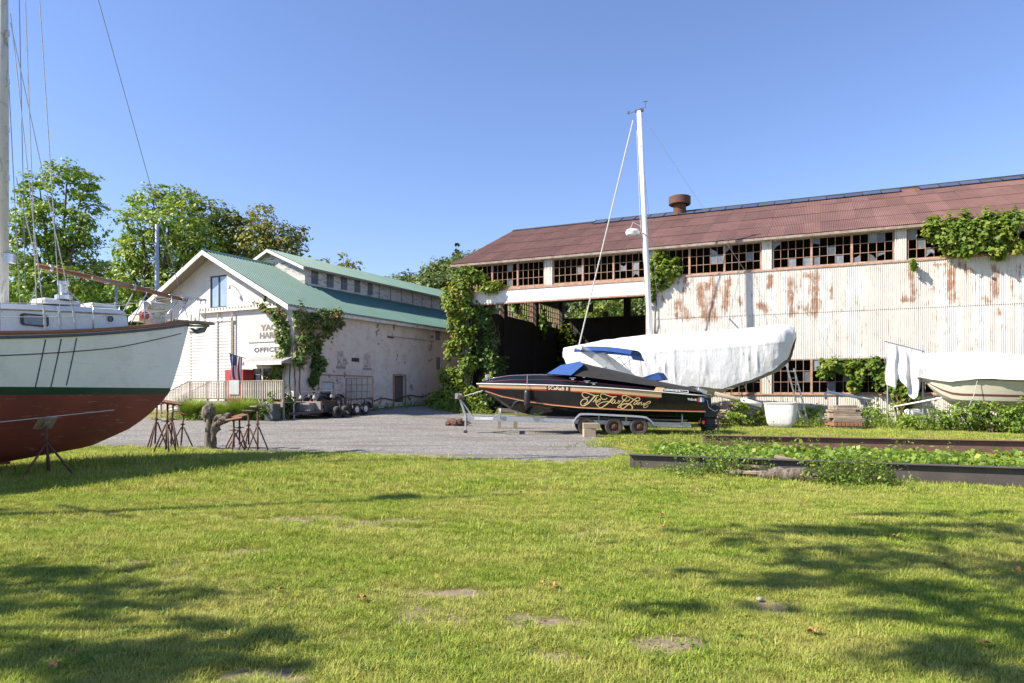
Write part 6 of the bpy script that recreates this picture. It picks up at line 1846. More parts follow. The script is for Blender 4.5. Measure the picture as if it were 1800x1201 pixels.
for k in (-.62, .62):
    for y in (-.46, .46):
        w = MB(); w.lathe([(.13, -.12), (.24, -.13), (.29, -.08), (.30, 0), (.29, .08), (.24, .13), (.13, .12), (.13, -.12)], 20, (k, y, .30), 'y'); wl_ = w.build('wheel', M['rubber'], quad, smooth=30)
        w = MB(); sg = math.copysign(1, y); w.lathe([(.14, sg*.09), (.10, sg*.03), (.04, sg*.06), (0, sg*.06)], 14, (k, y, .30), 'y'); w.build('rim', M['grey_metal'], wl_, smooth=30)
    m = MB(); sgk = math.copysign(1, k)
    for y in (-.46, .46):
        pts = [(k-.42, .52), (k-.30, .68), (k, .74), (k+.30, .68), (k+.42, .50)]; m.grid([[(a, y+dy, b+dz) for a, b in pts] for dy, dz in ((-.17, -.05), (-.12, .02), (.17, .05))])
    m.build('mudguard', simple('quad_plastic', (.03,.03,.033), (.05,.05,.055), 4, .25), quad, smooth=40)
    rk = MB(); z_ = .92
    for yy in np.linspace(-.42, .42, 6): rk.tube([(k-.32, yy, z_), (k+.32, yy, z_)], .012, 5)
    for xx in (-.32, 0, .32): rk.tube([(k+xx, -.42, z_), (k+xx, .42, z_)], .014, 5)
    rk.tube([(k, -.3, .7), (k, -.3, z_)], .014, 5); rk.tube([(k, .3, .7), (k, .3, z_)], .014, 5)
    rk.build('rack', M['steel'], quad)
m = MB(); m.box((0, 0, .48), (1.2, .34, .36), taper=.8); m.box((-.45, 0, .72), (.5, .42, .14)); m.box((.62, 0, .62), (.36, .5, .26)); m.build('body', blk, quad, bevel=.04)
m = MB(); m.box((.15, 0, .80), (.85, .30, .14), taper=.85); m.build('seat', M['rubber'], quad, bevel=.04)
m = MB(); m.tube([(-.38, 0, .78), (-.32, 0, 1.02)], .03, 6); m.tube([(-.20, -.40, 1.08), (-.32, -.16, 1.06), (-.34, 0, 1.04), (-.32, .16, 1.06), (-.20, .40, 1.08)], .018, 6); m.box((-.36, 0, 1.08), (.12, .2, .1)); m.build('handlebar', M['dark'], quad)
for y in (-.16, .16):
    m = MB(); m.lathe([(0, .0), (.06, .01), (.07, .05), (0, .06)], 12, (-.84, y, .66), 'x'); m.build('headlight', M['steel'], quad, smooth=30)
m = MB(); m.box((-.86, 0, .45), (.05, .10, .08)); m.build('badge', simple('badge_red', (.5,.05,.04), (.4,.04,.03), 3, .4), quad)

# bare masts of boats laid up behind the yacht
def bare_mast(px, py, Y, r, lab, spread=None):
    top = P(px, py, Y); g_ = gz(top.x, top.y)
    t = thing('bare_mast', lab, 'mast', (top.x, top.y, g_), .3, 'masts of boats laid up beyond the yacht')
    m = MB(); m.tube([(0, 0, 0), (0, 0, (top.z-g_)*.6), (0, 0, top.z-g_)], [r, r*.95, r*.7], 10); m.build('spar', simple('grey_spar', (.42,.44,.46), (.34,.35,.37), 2, .4, .3), t, smooth=True)
    if spread:
        zz = ZH(spread, Y)-g_; m = MB(); m.bar((-1.15, 0, zz-.1), (0, 0, zz), .05, .04); m.bar((1.15, 0, zz-.1), (0, 0, zz), .05, .04); m.build('spreader', M['white_metal'], t)
        for sgn in (1, -1):
            m = MB(); m.tube([(0, 0, top.z-g_-.1), (sgn*1.15, 0, zz-.1), (sgn*1.2, 0, 2)], .01, 5); m.build('shroud', M['wire'], t)
bare_mast(276, 395, 46, .17, 'tall grey bare mast with spreaders rising left of the white gable', 505)
bare_mast(204, 500, 46, .12, 'short grey bare mast seen above the yacht cabin')
bare_mast(321, 471, 52, .12, 'grey bare mast just behind the left slope of the gable')

# ------------------------------------------------------------------ steel girders lying in the grass
def girder(a, b, h, fl, mt, name, label):
    a = Vector((a[0], a[1], gz(*a))); b = Vector((b[0], b[1], gz(*b))); d = (b-a); L = d.length; an = math.atan2(d.y, d.x)
    t = thing(name, label, 'girder', a, an, 'steel girders lying in the grass')
    m = MB(); m.bb(0, L, -.012, .012, .02, h-.02); m.build('web', mt, t)
    for z in (.0, h-.02):
        m = MB(); m.bb(-.005, L+.005, -fl/2, fl/2, z, z+.02); m.build('flange', mt, t, bevel=.004)
    return t
gb = simple('dark_girder_steel', (.055,.048,.045), (.085,.066,.058), 2.5, .6, bump=.1, dirt=(.13,.085,.065), dirt_amt=.35)
gr_ = simple('brown_girder_steel', (.17,.085,.065), (.12,.062,.05), 2.5, .7, bump=.1, dirt=(.24,.14,.10), dirt_amt=.4)
girder((2.55, 14.75), (13.5, 9.45), .39, .20, gb, 'steel_girder', 'dark steel girder lying nearest across the lawn at the right').location.z = -.07
bpy.data.objects['steel_girder'].rotation_euler.y = -.006
girder((5.6, 20.05), (19.0, 15.9), .40, .20, gr_, 'steel_girder', 'brown rusty steel girder lying behind the dark one')
# old planks and a log beside the near girder
PLK = 'old planks by the near girder'
for i, (px, py, L, rz, tl, w_, lab) in enumerate(((1330, 831, 1.0, -.30, .0, .16, 'short grey plank lying lowest in the left pile by the dark girder'), (1325, 822, .75, -.36, .03, .14, 'short pale plank on top of the left pile by the dark girder'), (1345, 826, .9, -.25, -.02, .15, 'grey plank in the middle of the left pile by the dark girder'), (1412, 826, .95, -.50, .20, .12, 'long pale plank leaning on the log by the dark girder'))):
    x, y = gp(px, py+9); z = (.10, .25, .175)[i] if i < 3 else .24
    timber('old_plank', lab, (x, y, z), (L*1.15, w_*1.3, .065), rz, 'plank', PLK, wts[i % 3], tl)
x, y = gp(1392, 845)
tag(blob_tube([(-.6, .12, .08), (-.25, .03, .13), (.2, 0, .12), (.62, -.12, .07)], [.07, .12, .12, .06], 31, 10, .25).build('rotten_log', M['drift'], None, (x, y, -.02), (0, 0, -.28), smooth=True), 'rotten brown log lying in the grass under the leaning plank', 'log')
x, y = gp(1335, 1058); m = MB(); m.lathe([(0, 0), (.024, .004), (.028, .014), (.016, .026), (0, .028)], 8); tag(m.build('stone', simple('pale_stone', (.34,.31,.27), (.26,.24,.21), 20, .9), None, (x, y, .01), smooth=True), 'small pale stone beside the bare earth patch', 'stone')
# ------------------------------------------------------------------ foliage
G = lambda r, g, b: (r, g, b)
M['lf_maple'] = leafmat('maple_leaf', [(0, (0.060,0.124,0.021)), (.45, (0.141,0.252,0.037)), (.8, (0.252,0.352,0.056)), (1, (0.402,0.422,0.091))], .26)
M['lf_yellow'] = leafmat('turning_leaf', [(0, (0.078,0.114,0.020)), (.4, (0.164,0.200,0.040)), (.75, (0.285,0.264,0.064)), (1, (0.400,0.271,0.085))], .26)
M['lf_vine'] = leafmat('vine_leaf', [(0, (0.054,0.115,0.016)), (.5, (0.149,0.236,0.030)), (.85, (0.270,0.324,0.047)), (1, (0.378,0.351,0.068))], .4)
M['lf_ivy'] = leafmat('creeper_leaf', [(0, (0.048,0.094,0.023)), (.5, (0.113,0.189,0.042)), (.85, (0.226,0.264,0.067)), (1, (0.377,0.161,0.084))], .3)
M['lf_wood'] = leafmat('hill_leaf', [(0, (0.056,0.094,0.029)), (.5, (0.121,0.170,0.049)), (.85, (0.211,0.235,0.073)), (1, (0.276,0.259,0.089))], .25)
M['lf_weed'] = leafmat('weed_leaf', [(0, (0.080,0.160,0.026)), (.5, (0.174,0.275,0.041)), (.85, (0.275,0.362,0.058)), (1, (0.392,0.406,0.087))], .4)
M['bark'] = simple('grey_bark', (.13,.10,.075), (.075,.06,.045), 6, .95, bump=.6, bscale=12, stretch=(2,2,.5))
def leaf_arrays(c, size, r, out=None, outw=.6, asp=.62):
    n = len(c)
    nn = r.normal(size=(n, 3)); nn[:, 2] = np.abs(nn[:, 2])+.25
    if out is not None: nn = nn/np.linalg.norm(nn, axis=1, keepdims=True)*(1-outw)+out*outw
    nn /= np.linalg.norm(nn, axis=1, keepdims=True)+1e-9
    t = r.normal(size=(n, 3)); t[:, 2] -= .5; t -= nn*(t*nn).sum(1, keepdims=True); t /= np.linalg.norm(t, axis=1, keepdims=True)+1e-9
    b = np.cross(nn, t); s = size[:, None]
    v = np.stack([c-t*s*.5, c+b*s*asp*.5+nn*s*.10-t*s*.05, c+t*s*.5, c-b*s*asp*.5+nn*s*.10-t*s*.05], 1).reshape(-1, 3)
    return v, np.arange(n*4).reshape(-1, 4)
def foliage(name, c, size, tint, mt, parent=None, seed=1, out=None, outw=.5, asp=.62):
    r = np.random.default_rng(seed)
    v, q = leaf_arrays(c, size, r, out, outw, asp)
    return add(name, np_mesh(name, v, q, M[mt], tint=np.repeat(np.clip(tint, 0, 1), 4)), parent)
def lobes_leaves(lobes, per_m2, leaf, seed, clump=.16, fill=.55, tint0=.45, tvar=.15):
    """clumped leaves through ellipsoid lobes (x,y,z,rx,ry,rz)"""
    r = np.random.default_rng(seed); C_, S_, T_, O_ = [], [], [], []
    for (x, y, z, rx, ry, rz) in lobes:
        area = 4*math.pi*((rx*ry)**1.6/3+(rx*rz)**1.6/3+(ry*rz)**1.6/3)**(1/1.6)
        ncl = max(6, int(area*1.6)); per = max(4, int(area*per_m2/ncl))
        d = r.normal(size=(ncl, 3)); d /= np.linalg.norm(d, axis=1, keepdims=True)
        rad = fill+(1.08-fill)*r.random((ncl, 1))**.6
        cc = d*rad
        cl = clump*(.6+.8*r.random((ncl, 1, 1)))
        p = cc[:, None]+r.normal(size=(ncl, per, 3))*cl*np.array((1, 1, .55))
        ct = tint0+r.normal(size=(ncl, 1))*tvar
        T_.append((ct+r.normal(size=(ncl, per))*.12).ravel())
        p = p.reshape(-1, 3); o = p/(np.linalg.norm(p, axis=1, keepdims=True)+1e-6); O_.append(o)
        C_.append(p*np.array((rx, ry, rz))+np.array((x, y, z)))
        S_.append(leaf*(.6+.8*r.random(len(p))))
    return np.concatenate(C_), np.concatenate(S_), np.concatenate(T_), np.concatenate(O_)
def tree(name, label, x, y, lobes, per_m2, leaf, mt, seed, tr=.28, group='trees round the yard', tint0=.45, clump=.16, fill=.55, cat='tree', fork=None):
    rr = random.Random(seed); g_ = gz(x, y)
    t = thing(name, label, cat, (x, y, g_), 0, group)
    zlo = min(l[2]-l[5]*.3 for l in lobes)-g_; fork = fork or max(1.5, zlo*.75)
    m = MB(); wob = [(rr.uniform(-.15, .15), rr.uniform(-.15, .15)) for _ in range(3)]
    tip = (wob[2][0], wob[2][1], fork)
    m.tube([(0, 0, -.15), (wob[0][0]*.4, wob[0][1]*.4, fork*.4), tip], [tr*1.35, tr, tr*.8], 9); trunk = m.build('trunk', M['bark'], t, smooth=True)
    for i, (lx, ly, lz, rx, ry, rz) in enumerate(lobes):
        e = Vector((lx-x, ly-y, lz-g_+rz*.35)); s = Vector(tip)-Vector((0, 0, fork*.25*rr.random())); md = s.lerp(e, .5)+Vector((rr.uniform(-.3, .3), rr.uniform(-.3, .3), .35))
        m = MB(); m.tube([s, md, e], [tr*.5, tr*.33, tr*.10], 6)
        for q in range(4):
            d = Vector((rr.uniform(-1, 1)*rx, rr.uniform(-1, 1)*ry, rr.uniform(-.3, .8)*rz))*.8; f0 = s.lerp(e, rr.uniform(.5, .95)); m.tube([f0, f0+d*.5+Vector((0, 0, .1)), f0+d], [tr*.18, tr*.12, tr*.04], 5)
        m.build('limb', M['bark'], trunk, smooth=True)
    c, s, ti, o = lobes_leaves(lobes, per_m2, leaf, seed, clump, fill, tint0)
    c = c-np.array((x, y, g_))
    foliage('crown', c, s, ti, mt, t, seed, o, .45)
    return t
def LB(lst, Y, seed=0, depth=.9):
    """lobes from picture centre and radii, spread in depth about Y"""
    rr = random.Random(seed); out = []
    for (px, py, rx, ry) in lst:
        yy = Y+rr.uniform(-1, 1)*rx*Y/F*depth; p = P(px, py, yy); out.append((p.x, yy, p.z, rx*yy/F, rx*yy/F*.95, ry*yy/F))
    return out
TG = 'trees beyond the boats and the boathouse'
tree('maple_tree', 'tall full maple seen through the yacht rigging at the far left', P(100, 600, 46).x, 46, LB([(118,316,42,30),(150,330,24,24),(70,345,38,34),(150,385,34,38),(95,395,55,42),(38,395,30,38),(60,450,52,44),(130,440,48,42),(25,480,40,45),(95,505,60,40),(150,490,34,34)], 46, 1), 42, .25, 'lf_maple', 11, .32, TG, .60)
tree('maple_tree', 'big bright maple rising behind the left slope of the white gable', P(285, 600, 60).x, 60, LB([(268,352,36,26),(312,350,34,26),(245,395,36,34),(300,395,50,38),(345,375,34,32),(230,440,34,34),(280,450,56,40),(340,430,46,44),(220,475,26,24),(250,495,48,32),(315,495,50,34)], 60, 2), 27, .32, 'lf_maple', 12, .42, TG, .70)
tree('turning_tree', 'tree with yellowing leaves between the maple and the clerestory', P(390, 600, 64).x, 64, LB([(380,385,32,32),(405,410,32,32),(370,430,40,36),(410,445,40,30),(360,465,36,28),(425,400,24,26)], 64, 3), 24, .32, 'lf_yellow', 13, .36, TG, .35)
tree('turning_tree', 'ragged yellow-green tree right above the end of the white gable', P(470, 600, 62).x, 62, LB([(462,388,26,30),(484,412,30,26),(516,412,22,16),(500,436,32,18),(448,420,30,34),(475,445,46,22),(425,435,28,28)], 62, 4), 23, .31, 'lf_yellow', 14, .34, TG, .50, .22)
tree('turning_tree', 'small yellowish treetop peeping over the clerestory roof, left of two', P(568, 600, 84).x, 84, LB([(568,462,13,9),(575,474,14,10)], 84, 5), 10, .42, 'lf_yellow', 15, .25, TG, .6)
tree('turning_tree', 'small pale treetop peeping over the clerestory roof, right of two', P(612, 600, 84).x, 84, LB([(603,458,9,13),(622,464,11,8),(612,474,22,10)], 84, 6), 10, .42, 'lf_yellow', 16, .25, TG, .55, .22)
for i, (lst, Y, lab) in enumerate((([(20,540,50,40),(70,545,45,36),(45,570,60,36)], 58, 'dark leafy tree filling the gap left behind the yacht cabin'), ([(150,540,45,42),(190,545,40,40),(165,575,55,36)], 64, 'dark leafy tree behind the front of the yacht cabin'),
                          ([(230,530,36,36),(262,545,40,40),(300,535,36,30),(250,575,60,36)], 66, 'dark leafy tree low behind the left eave of the white gable'), ([(180,478,30,20),(200,500,34,26),(165,500,30,26)], 95, 'distant tree seen between the two maples'))):
    tree('leafy_tree', lab, P(lst[0][0]+20, 600, Y).x, Y, LB(lst, Y, 20+i), 16, .40, 'lf_wood' if i == 3 else 'lf_maple', 30+i, .3, TG, .38)
for i, (x, y, lab) in enumerate(((9.5, 74, 'leafy tree seen through the back windows of the shed, left one'), (17.5, 76, 'leafy tree seen through the back windows of the shed, right one'), (1.2, 72, 'leafy tree beyond the end wall of the shed'))):
    rr = random.Random(i); tree('leafy_tree', lab, x, y, [(x+rr.uniform(-2, 2), y+rr.uniform(-1, 1), 5+k*2.1, 2.6, 2.4, 1.9) for k in range(4)], 6, .55, 'lf_vine', 50+i, .25, TG, .5)
# the tree beside the photographer: its shade falls on the near lawn
SX, SY = S.x/S.z, S.y/S.z
def shade(px, py, h, rx, ry, rz):
    x, y = gp(px, py); return (x+SX*h, y+SY*h, h, rx, ry, rz)
sl = [shade(90, 1010, 7.2, 1.2, .5, .35), shade(260, 1030, 7.4, .9, .40, .3), shade(60, 1075, 7.0, 1.1, .30, .4), shade(200, 1150, 6.8, 1.0, .34, .5), shade(430, 1145, 7.2, .7, .25, .3), shade(60, 1190, 7.0, 1.0, .4, .5), shade(330, 1195, 7.2, .8, .22, .3), shade(-80, 900, 7.6, 1.2, .7, .4), shade(-150, 1050, 7.4, 1.6, 1.2, .6), shade(330, 1112, 6.9, .9, .2, .3)]
sr = [shade(1440, 945, 9.6, 1.3, .55, .4), shade(1620, 985, 9.8, 1.4, .6, .5), shade(1330, 1015, 9.4, .9, .32, .3), shade(1500, 1030, 9.2, .9, .30, .4), shade(1730, 935, 10.2, 1.5, .6, .5), shade(1780, 1020, 10.0, 1.2, .55, .5), shade(1850, 1130, 9.6, 1.2, .5, .5), shade(1640, 905, 10.4, 1.1, .25, .3), shade(1260, 1070, 9.0, .6, .16, .3), shade(1700, 1075, 9.3, .8, .22, .4), shade(1790, 1180, 9.2, .6, .25, .4)]
tree('shade_tree', 'tree left of the viewer, seen by its shade at the lower left', -12.7, 3.3, sl, 34, .20, 'lf_maple', 77, .16, None, .5, .22, .15, fork=6.2)
tree('shade_tree', 'tree beside the viewer, seen by its shade at the lower right', -3.9, 1.7, sr, 34, .20, 'lf_maple', 78, .16, None, .5, .22, .15, fork=9.0)

# ---- hill with its wood
def hill_z(x, y):
    a = 19.5+7*np.exp(-((x+9)/13)**2)-8*np.exp(-((x+62)/18)**2)
    return a*sm(105, 165, y)+1
hx = np.linspace(-260, 260, 70); hy = np.linspace(100, 300, 30); HX, HY = np.meshgrid(hx, hy); HZ = hill_z(HX, HY)
i0 = (np.arange(29)[:, None]*70+np.arange(69)[None]).ravel()
hill = add('hill', np_mesh('hill', np.stack([HX.ravel(), HY.ravel(), HZ.ravel()], 1), np.stack([i0, i0+1, i0+71, i0+70], 1), simple('hill_floor', (.05,.07,.025), (.08,.09,.035), .2, .95), smooth=True)); structure(hill)
r = np.random.default_rng(5); lob = []
for k in range(760):
    y = r.uniform(112, 185); x = r.uniform(-62, 2) if k < 520 else r.uniform(-190, 60); h = r.uniform(2.6, 4.6); w = r.uniform(2.2, 3.8)
    lob.append((x, y, float(hill_z(x, y))+h*.8, w, w, h))
c, s, ti, o = lobes_leaves(lob, 1.9, .85, 6, .2, .5, .45)
stuff(foliage('hillside_wood', c, s, ti, 'lf_wood', None, 6, o, .5), 'wooded hillside behind the boathouse and the shed', 'woods')
M['lf_pine'] = leafmat('pine_needles', [(0, (.025,.045,.018)), (.6, (.05,.08,.03)), (1, (.08,.11,.045))], .15)
p = P(803, 452, 165); pl = []
for k in range(9):
    f = k/8; pl.append((p.x, 165, p.z+2-f*13, .5+3.2*f, .5+3.2*f, 1.3))
tree('pine_tree', 'dark pointed pine at the top of the hillside next to the shed roof', p.x, 165, pl, 2.2, .9, 'lf_pine', 91, .35, TG, .45)

# ---- climbers
def SW3(s, y, z): 
    v = SO+SD*s+SN*y; return Vector((v[0], v[1], z))
def climber(name, label, pts, leaf, n, mt, seed, stems, tint0=.5, cat='climber', group='climbing plants on the buildings', sig=.2):
    """pts: (world centre, radius xyz) blobs"""
    b = pts[0][0]
    t = thing(name, label, cat, (0, 0, 0), 0, group); r = np.random.default_rng(seed)
    C_, O_, T_ = [], [], []
    tot = sum(w for *_, w in pts)
    for (ce, R3, w) in pts:
        k = int(n*w/tot); ncl = max(3, k//22)
        d = r.normal(size=(ncl, 3)); d /= np.linalg.norm(d, axis=1, keepdims=True); d *= (.35+.65*r.random((ncl, 1)))
        p_ = (d[:, None]+r.normal(size=(ncl, 22, 3))*sig).reshape(-1, 3)
        C_.append(p_*np.array(R3)+np.array(ce)); O_.append(p_/(np.linalg.norm(p_, axis=1, keepdims=True)+1e-6)); T_.append((tint0+r.normal(size=(ncl, 1))*.18+r.normal(size=(ncl, 22))*.12).ravel())
    c = np.concatenate(C_); ti = np.concatenate(T_); o = np.concatenate(O_)
    o[:, 1] -= .5; o[:, 2] += .2
    foliage('foliage', c, leaf*(.6+.8*r.random(len(c))), ti, mt, t, seed, o, .45, .8)
    for st in stems:
        m = MB(); pp = [Vector(q) for q in st]
        pts2 = [q[:3] for q in spline([tuple(q) for q in pp], 6)]; rr = random.Random(seed)
        pts2 = [Vector(q)+Vector((rr.uniform(-.05, .05), rr.uniform(-.05, .05), 0)) for q in pts2]
        m.tube(pts2, [.05-.035*i/len(pts2) for i in range(len(pts2))], 6); m.build('stem', M['bark'], t, smooth=True)
    return t
W3 = lambda s, y, z, a, b, c, w: (SW3(s, y, z), (a, b, c), w)
def stem_up(s0, s1, z1, y=-.12, wig=.25, seed=0):
    rr = random.Random(seed); return [SW3(s0+(s1-s0)*f+rr.uniform(-wig, wig)*(f > 0), y, gz(-3, 44)+(z1-gz(-3, 44))*f) for f in np.linspace(0, 1, 7)]
climber('grape_vine', 'bright green vine smothering the left corner post of the big shed', [
    W3(.9, -.45, 9.0, .7, .45, .6, 1.4), W3(.5, -.55, 8.2, .8, .5, .8, 1.7), W3(1.6, -.35, 8.9, .7, .35, .4, .9), W3(2.6, -.25, 8.2, .9, .3, .4, .7), W3(.2, -.6, 7.2, .8, .5, .7, 1.5), W3(.9, -.4, 6.9, .7, .4, .6, 1.2), W3(-.5, -.5, 7.6, .5, .5, .6, .7),
    W3(.1, -.5, 6.0, .7, .45, .7, 1.0), W3(.8, -.3, 5.2, .8, .4, .7, .9), W3(0, -.5, 4.4, .6, .4, .7, .7), W3(.7, -.3, 3.4, .7, .4, .8, .8), W3(-.2, -.6, 2.6, .7, .5, .7, .8), W3(.4, -.7, 1.6, 1.1, .6, .8, 1.5), W3(-.7, -.6, 1.2, .9, .6, .7, 1.2), W3(1.4, -.6, 1.0, 1.0, .6, .6, 1.1)],
    .20, 13000, 'lf_vine', 61, [stem_up(.3, .5, 8.6, -.2, .2, 1), stem_up(.7, .9, 8.8, -.15, .25, 2), stem_up(.0, .2, 7, -.25, .2, 3), stem_up(1.2, 1.0, 7, -.1, .3, 4)], .66)
climber('creeper', 'dark creeper hanging inside the open bay behind the corner post', [
    W3(1.5, .6, 6.4, .6, .7, .9, .8), W3(1.9, .9, 5.2, .6, .7, 1.0, .9), W3(1.6, .5, 4.0, .6, .7, 1.0, 1.0), W3(2.2, 1.0, 3.4, .6, .8, 1.0, .9), W3(1.9, .6, 2.2, .7, .8, .9, 1.1), W3(2.5, 1.0, 1.6, .6, .8, .8, .8), W3(1.6, .5, 1.2, .7, .7, .7, 1), W3(2.0, .5, 7.0, .7, .4, .35, .5), W3(1.3, .3, 7.1, .6, .4, .4, .5)],
    .20, 5600, 'lf_ivy', 62, [stem_up(1.8, 2.2, 6.8, .5, .3, 5), stem_up(2.6, 2.4, 6.0, .8, .3, 6)], .40)
climber('creeper', 'creeper growing through the end windows at the back of the open bay', [W3(.25, 8.5, 8.3, .3, 2.0, .7, 1), W3(.25, 3.5, 8.6, .3, 2.2, .9, 1.2), W3(.3, 14, 7.2, .3, 2.2, 1.4, 1.2), W3(1.0, 18.0, 5.4, .9, .5, 2.2, 1.6), W3(1.5, 18.0, 3.2, 1.0, .5, 1.2, 1)], .34, 2600, 'lf_vine', 63, [[SW3(1.2, 18.3, .5), SW3(1.0, 18.3, 3), SW3(1.1, 18.3, 6.5)]], .45)
climber('grape_vine', 'clump of vine hanging at the mast end of the upper shed windows', [W3(12.95, -.3, 8.9, .55, .35, .65, 1.2), W3(13.4, -.3, 8.4, .6, .35, .6, 1.2), W3(12.75, -.25, 7.9, .5, .3, .5, .8), W3(12.5, -.2, 7.2, .35, .2, .45, .4), W3(13.9, -.2, 8.7, .35, .25, .5, .4), W3(13.1, -.25, 7.7, .4, .2, .3, .3)], .19, 3600, 'lf_vine', 64, [[SW3(12.6, -.05, .3), SW3(12.7, -.08, 4), SW3(12.8, -.1, 7), SW3(13, -.15, 9)]], .55)
vs, _ = s_at(1700); 
def vp(px, py, a, b, c, w): s, z = s_z(px, py); return W3(s, -.38, z, a, b, c, w)
climber('grape_vine', 'wide bright vine spilling from the upper shed windows at the right', [vp(1640,405,.5,.4,.6,.9), vp(1665,415,.6,.45,.8,1.3), vp(1690,405,.6,.45,.7,1.2), vp(1712,420,.6,.5,.8,1.4), vp(1735,400,.6,.5,.7,1.3), vp(1758,410,.6,.5,.8,1.3), vp(1778,392,.4,.4,.5,.8), vp(1700,440,.5,.4,.4,.6), vp(1750,445,.45,.4,.4,.7), vp(1785,435,.3,.3,.4,.3), vp(1680,440,.4,.3,.3,.4), vp(1605,470,.25,.2,.3,.15)], .19, 9000, 'lf_vine', 65, [[SW3(vs-1.5, .3, 8.6), SW3(vs, -.2, 8.9), SW3(vs+1.8, -.3, 8.9)]], .55)
climber('grape_vine', 'vine climbing over the lower shed windows beside the loose tarpaulin', [vp(1450,650,.5,.25,.5,.7), vp(1480,642,.6,.25,.4,.9), vp(1510,655,.5,.25,.6,.9), vp(1535,645,.5,.25,.5,.8), vp(1555,665,.5,.3,.7,.9), vp(1580,680,.6,.4,.7,1.0), vp(1600,690,.5,.4,.6,.8), vp(1500,680,.4,.25,.4,.4), vp(1585,710,.5,.4,.5,.6)], .18, 3600, 'lf_vine', 66, [[SW3(s_at(1580)[0], -.3, .2), SW3(s_at(1560)[0], -.2, 1.6), SW3(s_at(1500)[0], -.15, 3.2), SW3(s_at(1450)[0], -.12, 2.8)]], .5)
# creeper on the boathouse corner
def fp(px, py, a, b, c, w, off=-.3):
    x, z = f_at(px, py); v = BW3(x, off, z); return (v, (a, b, c), w)
def sp_(px, py, a, b, c, w, off=.3):
    y, z = w_at(px, py); v = BW3(BW+off, y, z); return (v, (a, b, c), w)
corner = BW3(BW+.15, -.15, 0)
climber('creeper', 'green and reddish creeper hanging over the near corner of the boathouse', [
    fp(480,547,.4,.3,.22,.35), fp(497,558,.35,.35,.5,.7), fp(503,580,.35,.35,.7,1.0), fp(507,600,.35,.35,.7,.9), fp(504,622,.35,.35,.7,.8), fp(495,645,.4,.3,.6,.7), fp(492,665,.4,.3,.5,.6), fp(466,538,.35,.2,.25,.25), fp(474,520,.25,.15,.4,.2),
    sp_(522,556,.5,.5,.7,1.2), sp_(535,575,.6,.6,.8,1.3), sp_(550,560,.6,.6,.6,1.2), sp_(568,558,.6,.6,.55,1.0), sp_(585,555,.5,.5,.4,.7), sp_(575,580,.4,.4,.5,.5), sp_(590,570,.3,.3,.4,.3), sp_(528,600,.5,.5,.7,1.0), sp_(540,605,.5,.5,.6,.8), sp_(520,625,.45,.45,.7,.8), sp_(560,590,.4,.4,.5,.4)],
    .16, 6600, 'lf_ivy', 67, [[corner+Vector((0, 0, .4)), corner+Vector((.1, -.05, 2.2)), corner+Vector((-.05, 0, 4)), corner+Vector((.1, .1, 5.8))], [corner+Vector((.35, .1, .4)), corner+Vector((.3, .1, 2.6)), corner+Vector((.45, .3, 5.4))], [corner+Vector((-.3, .05, .4)), corner+Vector((-.2, .05, 3.0)), corner+Vector((-.5, .2, 5.2))]], .60)
climber('creeper', 'lone strand of dark creeper on the boathouse side wall above the quad bike', [sp_(552,612,.25,.25,.4,.4,.15), sp_(555,632,.35,.35,.5,.8,.2), sp_(552,652,.35,.35,.5,.8,.2), sp_(548,668,.3,.3,.4,.6,.2), sp_(562,642,.25,.25,.4,.3,.15)], .20, 1300, 'lf_ivy', 68, [[BW3(BW+.08, w_at(548)[0], .6), BW3(BW+.1, w_at(553)[0], 3), BW3(BW+.1, w_at(552)[0], 4.6)]], .35)

# ---- shrubs and tall weeds
def bush(name, label, x, y, lobes, per, leaf, mt, seed, group, tint0=.5, cat='shrub'):
    g_ = gz(x, y); t = thing(name, label, cat, (x, y, g_), 0, group)
    c, s, ti, o = lobes_leaves(lobes, per, leaf, seed, .26, .25, tint0); foliage('foliage', c, s, ti, mt, t, seed, o, .35)
    rr = random.Random(seed); m = MB()
    for i in range(7):
        l = rr.choice(lobes); m.tube([(rr.uniform(-.1, .1), rr.uniform(-.1, .1), -.03), (l[0]*.5, l[1]*.5, l[2]*.6), (l[0], l[1], l[2]+l[5]*.5)], [.02, .014, .006], 5)
    m.build('stems', M['bark'], t); return t
SG = 'shrubs along the foot of the shed'
for i, (px, Y, w, h, lab) in enumerate(((1615, 28.8, .8, .75, 'low yellow-green shrub under the pale pole and the cream bow'), (1665, 28.4, .9, 1.05, 'leafy shrub under the bow of the cream boat'), (1705, 28.0, .9, 1.25, 'bushy green shrub in the middle before the cream boat'), (1745, 27.6, .9, 1.35, 'tall green shrub before the cream boat, second from the right edge'), (1790, 27.2, 1.0, 1.45, 'tallest green shrub at the right edge before the cream boat'), (1520, 32.2, .7, 1.0, 'straggly shrub between the plank stack and the crossed poles'), (1430, 32.8, .6, .9, 'thin weedy shrub between the white tub and the plank stack'), (1305, 31.2, .8, 1.2, 'weedy shrub behind the stern drives'), (1330, 31.4, .6, .9, 'weedy shrub left of the white tub'), (1550, 31.6, .6, .8, 'small shrub left of the crossed poles'))):
    q = gpt(px, Y); rr = random.Random(i+200)
    bush('shrub', lab, q.x, q.y, [(rr.uniform(-w, w)*.6, rr.uniform(-.4, .4), h*rr.uniform(.3, .75), w*.5, .45, h*.38) for _ in range(6)], 55, .13, 'lf_weed' if i not in (1, 2, 3, 4) else 'lf_weed', 200+i, SG, .45 if 0 < i < 5 else .60)
